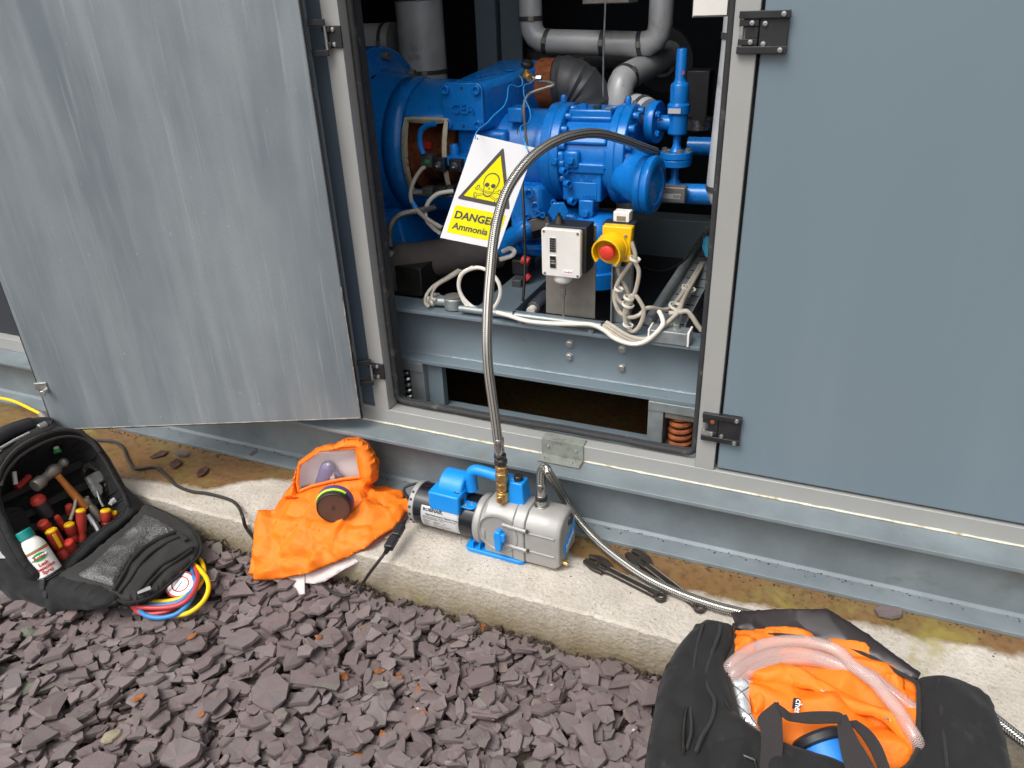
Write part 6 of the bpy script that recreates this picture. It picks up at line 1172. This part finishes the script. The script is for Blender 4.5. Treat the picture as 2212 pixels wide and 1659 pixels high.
sk = thing('socket_bar', 'worn steel socket bar between the screwdrivers', 'socket bar', rimp.at(t1((960, 1090))[0], -.06), TG); a_, c_ = seg((825, 885), (970, 1100), (-.045, -.07)); u_ = unit(c_ - a_); L_ = np.linalg.norm(c_ - a_); MB().lathe([(.005, 0), (.0095, 0), (.0095, .018), (.007, .024), (.011, .036), (.0115, L_), (0, L_), (0, .004), (.005, .004)], a_, u_, 14).part('bar', 'dull_steel', sk)
plr = thing('pliers', 'steel pliers with blue-grey grips beside the tall screwdriver', 'pliers', rimp.at(t1((930, 1150))[0], -.05), TG)
for Z, m_, r_ in ((((735, 905), (715, 1000), (680, 1100)), 'dull_steel', .005), (((845, 1050), (890, 1110), (930, 1170)), 'label_silver', .007), (((905, 1120), (935, 1170), (960, 1220)), 'stainless', .009), (((940, 820), (965, 900), (1000, 970)), 'stainless', .0035)): b = MB(); b.tube(spline([rimp.at(q, -.045) for q in t1(*Z)], 4), r_, 8); b.part('arm', m_, plr)
kn_ = thing('grey_knife', 'grey folding knife in the right pocket of the backpack', 'knife', rimp.at(t1((1090, 920))[0], -.05), TG); sheet(t1((1045, 945), (1070, 900), (1110, 878), (1140, 885), (1135, 915), (1080, 960)), lambda q: (rimp.at(q, -.045), rimp.n), .005, .005, .008, 6).part('handle', 'label_silver', kn_)
gt = thing('green_valve_tool', 'small green and white fitting in the dark top of the backpack', 'fitting', rimp.at(t1((550, 430))[0], -.07), TG); a_, c_ = seg((540, 390), (560, 450), (-.06, -.06)); MB().cyl(a_, (a_ + c_) / 2, .008, n=8).part('cap', 'white_plastic', gt, .002); MB().cyl((a_ + c_) / 2, c_, .011, n=8).part('body', 'green_print', gt, .002)
wm = thing('white_marker', 'white marker pen in the left of the backpack', 'pen', rimp.at(t1((150, 750))[0], -.06), TG); a_, c_ = seg((135, 630), (152, 755), (-.05, -.06)); MB().cyl(a_, c_, .006, n=10).part('barrel', 'white_plastic', wm, .001)
dr = thing('dark_pliers', 'dull red gripped pliers in the shadow of the backpack', 'pliers', rimp.at(t1((220, 740))[0], -.07), TG); b = MB(); b.tube(spline([rimp.at(q, -.07) for q in t1((285, 675), (230, 730), (160, 790))], 4), .009, 8); b.part('arm', 'tool_red', dr)
# spray bottle
sb_ = thing('spray_bottle', 'white leak detection spray bottle with green cap in the backpack', 'bottle', rimp.at(t1((480, 1600))[0], -.03)); a_, c_ = rimp.at(t1((212, 1205))[0], .004), rimp.at(t1((500, 1640))[0], -.006); u_ = unit(c_ - a_); L_ = np.linalg.norm(c_ - a_); br = .0315
MB().lathe([(0, 0), (.019, 0), (.021, .002), (.0215, .024), (0, .024)], a_, u_, 28).part('cap', 'teal_cap', sb_, .001); MB().lathe([(0, .024), (.018, .024), (.020, .027), (.026, .036), (.030, .046), (br, .056), (br, L_), (0, L_)], a_, u_, 32).part('bottle', 'white_plastic', sb_, .001)
vv = unit(CAM - a_); vv = unit(vv - u_ * (vv @ u_)); sv = np.cross(u_, vv); 
def bwrap(x, y, e=0):                       # x round the bottle, y down from the cap
    t = x / br; return a_ + u_ * y + (vv * math.cos(t) + sv * math.sin(t)) * (br + .0004 + e)
sgn_ = 1 if (sv @ RT) > 0 else -1
def band(y0, y1, m_, x0=-.045, x1=.045, tilt=0, e=0):
    b = MB(); X = np.linspace(x0, x1, 14)
    for x in X: b.v += [tuple(bwrap(x, y0, e)), tuple(bwrap(x, y1, e))]
    b.f += [(2 * i, 2 * i + 1, 2 * i + 3, 2 * i + 2) for i in range(13)]; return b.part('label_band', m_, sb_, solid=-.0003)
band(.058, .061, 'green_print'); band(.0615, .065, 'red')
b = MB(); el = [bwrap(sgn_ * .019 * math.cos(R(a)), .079 + .0105 * math.sin(R(a)), .0006) for a in range(0, 360, 15)]; b.add(el + [bwrap(0, .079, .0014)], [(i, (i + 1) % 24, 24) for i in range(24)]); b.part('label_oval', 'green_print', sb_)
def bt(body, sz, y, m_, bold=.0003): text(body, sz, lambda x, yy_, z: bwrap(sgn_ * x, y - yy_, .0012 + z), m_, sb_, ext=.0002, bold=bold)
band(.0755, .0825, 'sign_white', -.021, .021, e=.0012); text('Rotec', .011, lambda x, yy_, z: bwrap(sgn_ * x, .082 - yy_, .0022 + z), 'red_ink', sb_, ext=.0002, bold=.0004); bt('Leak', .012, .102, 'red_ink', .0004); bt('Detection', .012, .113, 'red_ink', .0004); bt('Spray', .012, .124, 'red_ink', .0004)
band(.130, min(L_ - .001, .17), 'ink', -.045, .045, e=.0003)
# gauge and charging hoses under the flap
gg = thing('pressure_gauge', 'red pressure gauge with white dial half under the flap', 'gauge', at(700, 2330, z=GZ + .01)); gc = at(*t2((1745, 985))[0], z=-.07); ga = unit((.25, -.3, .9)); MB().lathe([(0, -.03), (.036, -.03), (.038, -.026), (.038, .002), (.034, .004), (.033, 0), (0, 0)], gc, ga, 32).part('case', 'tool_red', gg, .001)
MB().lathe([(0, .0004), (.0325, .0004), (.0325, .0012), (0, .0012)], gc, ga, 32).part('dial', 'sign_white', gg); MB().lathe([(.019, .0013), (.0225, .0013), (.0225, .0018), (.019, .0018)], gc, ga, 32).part('scale_ring', 'red_ink', gg); gu, gw, _ = frame(ga)
MB().obox(gc + ga * .0022 + gu * .006, gu, gw, ga, .03, .0015, .0008).part('needle', 'ink', gg)
for i in range(10): t = R(-30 + i * 27); MB().obox(gc + ga * .0016 + (gu * math.cos(t) + gw * math.sin(t)) * .028, gu * math.cos(t) + gw * math.sin(t), -gu * math.sin(t) + gw * math.cos(t), ga, .005, .0012, .0006).part('tick', 'ink', gg)
b = MB(); b.tube([at(*q, z=-.10) for q in spline(t2((2000, 860), (2060, 855), (2090, 900), (2070, 945), (2025, 950)), 4)], .0018, 6); b.part('hook', 'zinc', gg)
HS = 'charging hoses curled beside the gauge'
def hz_(label, Z, m_): b = MB(); b.tube(spline([at(*q[:2], z=q[2] + .014) for q in t2(*Z)], 6), .0062, 10); return tag(b.part('charging_hose', m_), label, 'hose', HS)
hz_('yellow charging hose curling out from under the backpack flap', ((1330, 1145, -.112), (1450, 1148, -.108), (1620, 1148, -.104), (1780, 1108, -.10), (1890, 1040, -.098), (1955, 950, -.096), (1975, 860, -.094), (1950, 770, -.093), (1890, 720, -.094), (1850, 760, -.088), (1930, 840, -.078), (2000, 930, -.078), (2018, 1030, -.085), (1980, 1130, -.095), (1900, 1215, -.103), (1800, 1270, -.108), (1690, 1283, -.11)), 'hose_yellow')
hz_('blue charging hose curling in front of the gauge', ((1345, 1185, -.108), (1500, 1188, -.104), (1680, 1172, -.098), (1810, 1100, -.09), (1890, 1000, -.086), (1935, 910, -.085), (1930, 840, -.085), (1870, 800, -.084), (1860, 880, -.08), (1900, 980, -.084), (1870, 1090, -.088), (1800, 1200, -.096), (1700, 1275, -.103), (1560, 1308, -.106), (1430, 1292, -.106), (1345, 1240, -.106)), 'hose_blue')
hz_('red charging hose nearest the viewer beside the blue one', ((1700, 1195, -.104), (1620, 1245, -.108), (1480, 1272, -.109), (1360, 1262, -.108), (1282, 1195, -.104), (1340, 1205, -.098), (1480, 1214, -.095), (1640, 1205, -.092), (1770, 1165, -.085), (1860, 1080, -.078), (1905, 980, -.076), (1910, 880, -.078), (1880, 810, -.08)), 'hose_red')
b = MB(); p_ = at(*t2((1955, 598))[0], z=-.09); b.cyl(p_ + (-.03, 0, 0), p_, .005); tag(b.part('brass_nozzle', 'brass'), 'small brass hose end poking out beyond the flap tip', 'nozzle')
b = MB(); b.tube(spline([at(x, y, z=zq) for x, y, zq in ((3830, 2760, .03), (3925, 2838, .02), (3985, 2885, .016), (4045, 2930, .014), (4150, 3000, .012), (4300, 3090, .012))], 6), .0112, 16); b.part('braid_tail', 'braid', h2)

# ------------------------------------------------------------------ purple slate chippings: dropped one by one on a height map
gx0, gx1, gy0, gy1, gs = -2.9, 1.3, -1.75, -.25, .005
NX, NY = int((gx1 - gx0) / gs), int((gy1 - gy0) / gs)
hm_ = np.array([[gh(gx0 + (i + .5) * gs, gy0 + (j + .5) * gs) - .018 for j in range(NY)] for i in range(NX)])
def chip_shape(sd, tall=1.0):
    g = np.random.default_rng(sd); n = int(g.integers(4, 8)); el = g.uniform(.45, .9)
    an = np.sort((np.arange(n) + g.uniform(-.32, .32, n)) / n * 2 * math.pi); rr_ = g.uniform(.72, 1.0, n)
    return [(math.cos(a) * r_ * .5, math.sin(a) * r_ * .5 * el) for a, r_ in zip(an, rr_)], g
def chip_mesh(sd):
    poly, g = chip_shape(sd); n = len(poly); b = MB(); P = []
    for i in range(n):                       # chipped edges: one extra point on every side
        a, c = np.array(poly[i]), np.array(poly[(i + 1) % n]); P += [a, (a + c) / 2 * g.uniform(.97, 1.05) + g.uniform(-.02, .02, 2)]
    m = len(P); sk_ = g.uniform(-.10, .10, 2)
    for lv, z in ((0.84, 0.0), (1.0, .42), (.97, .60), (.93, 1.0)):
        for i in range(m): f = lv * g.uniform(.94, 1.03); b.v.append((P[i][0] * f + sk_[0] * z * .5, P[i][1] * f + sk_[1] * z * .5, z + (g.uniform(-.10, .10) if z > .2 else 0)))
    for L_ in range(3): b.f += [(L_ * m + i, L_ * m + (i + 1) % m, (L_ + 1) * m + (i + 1) % m, (L_ + 1) * m + i) for i in range(m)]
    c = len(b.v); b.v.append((sk_[0] * .5 + g.uniform(-.1, .1), sk_[1] * .5 + g.uniform(-.1, .1), 1.0 + g.uniform(-.05, .06))); b.f += [(3 * m + i, 3 * m + (i + 1) % m, c) for i in range(m)]
    b.f.append(tuple(range(m))[::-1]); me = b.mesh('slate_chip', True, 24); me.materials.append(MATS['slate']); return me, poly
CH = [chip_mesh(100 + i) for i in range(44)]
CHV = []
for me, poly in CH:
    v = np.empty(len(me.vertices) * 3); me.vertices.foreach_get('co', v); CHV.append((v.reshape(-1, 3), [tuple(p.vertices) for p in me.polygons]))
drops = []
def fld(x, y):
    return -2.45 < x < .75 and y > -1.25
cand = []
for sp_ in (.034, .038, .040, .050, .058):      # evenly scattered layers, the largest chips last
    lay_ = []
    for x in np.arange(gx0 + .05, gx1 - .05, sp_):
        for y in np.arange(gy0 + .05, gy1 - .004, sp_):
            q = (x + rng.uniform(-.6, .6) * sp_, y + rng.uniform(-.6, .6) * sp_)
            if fld(*q) or (sp_ in (.034, .038) and rng.random() < .6): lay_.append(q)
    rng.shuffle(lay_); cand += [tuple(q) for q in lay_]
n_c = len(cand)
for k_, (x, y) in enumerate(cand):
    ph = k_ / n_c; s_ = float(np.clip(rng.lognormal(math.log(.061 if ph > .5 else .046), .30), .024, .11)); th = float(np.clip(s_ * rng.uniform(.10, .22), .005, .014))
    if y + s_ * .42 > -.262: y = -.264 - s_ * .42
    ci = int(rng.integers(len(CH))); an = rng.uniform(0, 2 * math.pi); ca, sa = math.cos(an), math.sin(an)
    poly = [(x + s_ * (px_ * ca - py_ * sa), y + s_ * (px_ * sa + py_ * ca)) for px_, py_ in CH[ci][1]]
    pa = np.array(poly); i0, i1 = int((pa[:, 0].min() - gx0) / gs), int((pa[:, 0].max() - gx0) / gs) + 1; j0, j1 = int((pa[:, 1].min() - gy0) / gs), int((pa[:, 1].max() - gy0) / gs) + 1
    i0, j0 = max(i0, 0), max(j0, 0); i1, j1 = min(i1, NX), min(j1, NY)
    X = gx0 + (np.arange(i0, i1) + .5) * gs; Y = gy0 + (np.arange(j0, j1) + .5) * gs; XX, YY = np.meshgrid(X, Y, indexing='ij')
    ins = np.zeros(XX.shape, bool); jj = len(poly) - 1
    for ii in range(len(poly)):
        (xi, yi), (xj, yj) = poly[ii], poly[jj]; ins ^= ((yi > YY) != (yj > YY)) & (XX < (xj - xi) * (YY - yi) / (yj - yi + 1e-12) + xi); jj = ii
    if ins.sum() < 3: continue
    hh = hm_[i0:i1, j0:j1][ins]; dx, dy = XX[ins] - x, YY[ins] - y
    A_ = np.stack([dx, dy, np.ones_like(dx)], 1); w_ = np.exp((hh - hh.max()) / .006); sol = np.linalg.lstsq(A_ * w_[:, None] ** .5, hh * w_ ** .5, rcond=None)[0] if len(hh) > 6 else np.array([0, 0, hh.mean()])
    sl = np.clip(sol[:2] * .6, -.25, .25) + rng.normal(0, .045, 2); res = hh - (sl[0] * dx + sl[1] * dy); z0 = np.percentile(res, 55)
    if z0 > gh(x, y) + .034: continue
    hm_[i0:i1, j0:j1][ins] = np.maximum(hm_[i0:i1, j0:j1][ins], z0 + sl[0] * dx + sl[1] * dy + th)
    drops.append((x, y, z0, s_, th, ci, an, sl[0], sl[1]))
def ground_z(x, y):
    i, j = int((x - gx0) / gs), int((y - gy0) / gs); return float(hm_[min(max(i, 0), NX - 1), min(max(j, 0), NY - 1)])
def chip_matrix(d):
    x, y, z, s_, th, ci, an, sx_, sy_ = d; n_ = Vector((-sx_, -sy_, 1)).normalized()
    return Matrix.Translation((x, y, z)) @ Vector((0, 0, 1)).rotation_difference(n_).to_matrix().to_4x4() @ Matrix.Rotation(an, 4, 'Z') @ Matrix.Diagonal((s_, s_, th, 1))
def proj(p): q = np.array(p) - CAM; d = q @ fw; return ((q @ RT) / d * FPX + 1106) * SC, (-(q @ UP) / d * FPX + 829.5) * SC, d
score = []
for i, d in enumerate(drops):
    px_, py_, dp_ = proj(d[:3]); top = hm_[int((d[0] - gx0) / gs), int((d[1] - gy0) / gs)] - (d[2] + d[4])
    if -20 < px_ < 4050 and py_ < 3030 and top < .002 and not inside((px_, py_), O) and not (px_ < 700 and py_ < 2350): score.append((d[3] / dp_, i))
best = {i for _, i in sorted(score, reverse=True)[:300]}
V_, F_ = [], []
for i, d in enumerate(drops):
    M_ = chip_matrix(d); me = CH[d[5]][0]
    if i in best:
        o = bpy.data.objects.new('slate_chip', me); COL.objects.link(o); o.matrix_world = M_; o.parent = ground; o.matrix_parent_inverse = Matrix.Identity(4); o.matrix_basis = M_
    else:
        vv_, ff_ = CHV[d[5]]; m3 = np.array(M_); b0_ = sum(len(q) for q in V_[-1:]) if False else None; V_.append(vv_ @ m3[:3, :3].T + m3[:3, 3]); F_.append(ff_)
off_, fa = 0, []
for vv_, ff_ in zip(V_, F_):
    fa += [tuple(off_ + k_ for k_ in f) for f in ff_]; off_ += len(vv_)
me = bpy.data.meshes.new('slate_chippings'); me.from_pydata(np.concatenate(V_).tolist(), [], fa); me.polygons.foreach_set('use_smooth', [True] * len(me.polygons)); me.set_sharp_from_angle(angle=R(24)); me.update()
rest = mobj('slate_chippings', me, 'slate', ground); rest['kind'] = 'stuff'
# a few pale and greenish stones among the slate
pm('stone_tan', '#857a66', .8, 0, .25, 60, bump=.6, bs=120, bd=.002, dirt=('#c9c0a0', 50, .5, .7)); pm('stone_green', '#666a5c', .8, 0, .2, 60, bump=.5, bs=120, bd=.002)
z8 = zoom(0, 2350, .4069); z9 = zoom(1300, 2350, .4069)
for q, s_, m_ in ((z8((245, 810))[0], .05, 'stone_green'), (z8((1070, 1330))[0], .045, 'stone_tan'), (z8((270, 340))[0], .045, 'stone_green')):
    p = at(*q, z=GZ + .02); b = MB(); b.sphere((0, 0, 0), .5, 7); b.v = [tuple(np.array(v) * (1 + .3 * mnoise.noise(Vector(v) * 3 + Vector((s_ * 90, 0, 0))))) for v in b.v]; o = b.part('stone', m_, ground, angle=30); M_ = Matrix.Translation((p[0], p[1], ground_z(p[0], p[1]) + .006)) @ Matrix.Rotation(p[0] * 9, 4, 'Z') @ Matrix.Diagonal((s_, s_ * .7, s_ * .42, 1)); o.matrix_basis = M_
# slate fallen on the plinth by the steel, and leaves
for i, (q, s_) in enumerate((((3500, 2415), .075), ((1000, 1792), .05), ((1510, 1790), .03), ((715, 1790), .06))): p = at(*q, z=.006); o = mobj('slate_chip', CH[i][0], None, ground); o.matrix_basis = Matrix.Translation((p[0], p[1], .0015)) @ Matrix.Rotation(i + .3, 4, 'Z') @ Matrix.Diagonal((s_, s_ * .8, .012, 1))
def leaf(q, s_, m_, label, z=None):
    p = at(*q, z=GZ + .015 if z is None else z); zz_ = (ground_z(p[0], p[1]) + .002) if z is None else z
    g = np.random.default_rng(int(q[0] * 7 + q[1])); b = MB(); n = 9; a0 = g.uniform(0, 6.28); cu = g.uniform(6, 16)
    prof_ = [0, .45, .8, 1, .9, 1.0, .6, .4, 0]
    for i in range(n):
        t = i / (n - 1) - .5; w = prof_[i] * .32 * g.uniform(.75, 1.1)
        for k_ in (-1, -.5, 0, .5, 1): x, y = t * s_, k_ * w * s_; b.v.append((p[0] + x * math.cos(a0) - y * math.sin(a0), p[1] + x * math.sin(a0) + y * math.cos(a0), zz_ + cu * y * y + .3 * cu * x * x + g.uniform(0, .0015)))
    for i in range(n - 1):
        for k_ in range(4): b.f.append((i * 5 + k_, i * 5 + k_ + 1, (i + 1) * 5 + k_ + 1, (i + 1) * 5 + k_))
    tag(b.part('dead_leaf', m_, solid=-.0005), label, 'leaf', 'dead leaves on the slate' if z is None else 'dead leaves on the wet plinth')
LB = ['orange-brown dead leaf on the slate just below the concrete near the power cord', 'pale orange leaf scrap on slate against the plinth left of the duffel bag', 'curled brown leaf among slate left of centre in the foreground', 'brown leaf under a chip next to the curled one in the foreground', 'small rust-brown leaf at the left of the foreground slate centre', 'large tan oak leaf lying on slate near the bottom edge', 'rounded orange-brown leaf beside the oak leaf at the bottom', 'yellowish leaf edge low at the bottom edge of the slate', 'tiny brown leaf between chips right of centre', 'brown leaf flake tucked below the right foreground chips', 'broken orange bark-like leaf at lower left of the slate', 'small brown leaf near the cream stone at lower left', 'orange leaf flake close to the charging hoses', 'pale tan leaf below the white corner of the orange hood']
for i, q in enumerate(z9((300, 220), (1480, 295), (470, 680), (665, 745), (125, 750), (510, 1290), (515, 1225), (235, 1475), (870, 860), (890, 1130)) + z8((1960, 1150), (1350, 1005), (1880, 450)) + r4b((990, 1590))): leaf(q, .022 + .016 * ((i * 37) % 10) / 10, 'leaf', LB[i])
for q, lb_2 in zip(t1((1700, 560), (1960, 640), (1540, 470)), ('dark red sodden leaf beside a slate chip on the wet plinth', 'blackened maple leaf on the wet plinth nearest the orange hood', 'sodden brown leaf on the wet plinth close to the open door')): leaf(q, .06, 'leaf_dark', lb_2, z=.003)

# crumbs and grit washed against the steel and lying on its lower flange, leaf litter along the foot of the plinth
def crumbs(name, n_, place, size, m_, parent):
    V, F = [], []
    for _ in range(n_):
        p = place(); s_ = rng.uniform(*size); M_ = Matrix.Translation(Vector([float(q) for q in p])) @ Matrix.Rotation(rng.uniform(0, 6.28), 4, 'Z') @ Matrix.Rotation(rng.uniform(-.5, .5), 4, 'X') @ Matrix.Diagonal((s_, s_ * rng.uniform(.4, .8), s_ * rng.uniform(.15, .4), 1)); vv, ff = CHV[int(rng.integers(44))]; m3 = np.array(M_); o_ = sum(len(q) for q in V); V.append(vv @ m3[:3, :3].T + m3[:3, 3]); F += [tuple(o_ + i for i in f) for f in ff]
    me = bpy.data.meshes.new(name); me.from_pydata(np.concatenate(V).tolist(), [], F); me.update(); o = mobj(name, me, m_, parent); o['kind'] = 'stuff'; return o
pm('grit', '#3f382e', .9, 0, .4, 80); pm('litter', '#33281f', .85, 0, .4, 60)
pli = bpy.data.objects['concrete_plinth']
def along():
    x = rng.uniform(-2.4, 1.0); return (x, -abs(rng.normal(0, .012)) - .002, .0006)
crumbs('grit', 420, along, (.002, .009), 'grit', pli)
crumbs('grit', 60, lambda: (rng.uniform(-2.2, .8), rng.uniform(-.24, -.02), .0004), (.002, .006), 'grit', pli)
crumbs('flange_dirt', 260, lambda: (min(1.2, max(-2.4, rng.choice([-1.4, -1.3, -1.1, -.3, .2]) + rng.normal(0, .25))), .05 - abs(rng.normal(0, .008)), .0142), (.002, .007), 'grit', enc)
def foot():
    x = rng.uniform(-1.6, .3); y = -.268 - abs(rng.normal(0, .018)); return (x, y, ground_z(x, y) + .001)
crumbs('leaf_litter', 420, foot, (.008, .026), 'litter', ground)
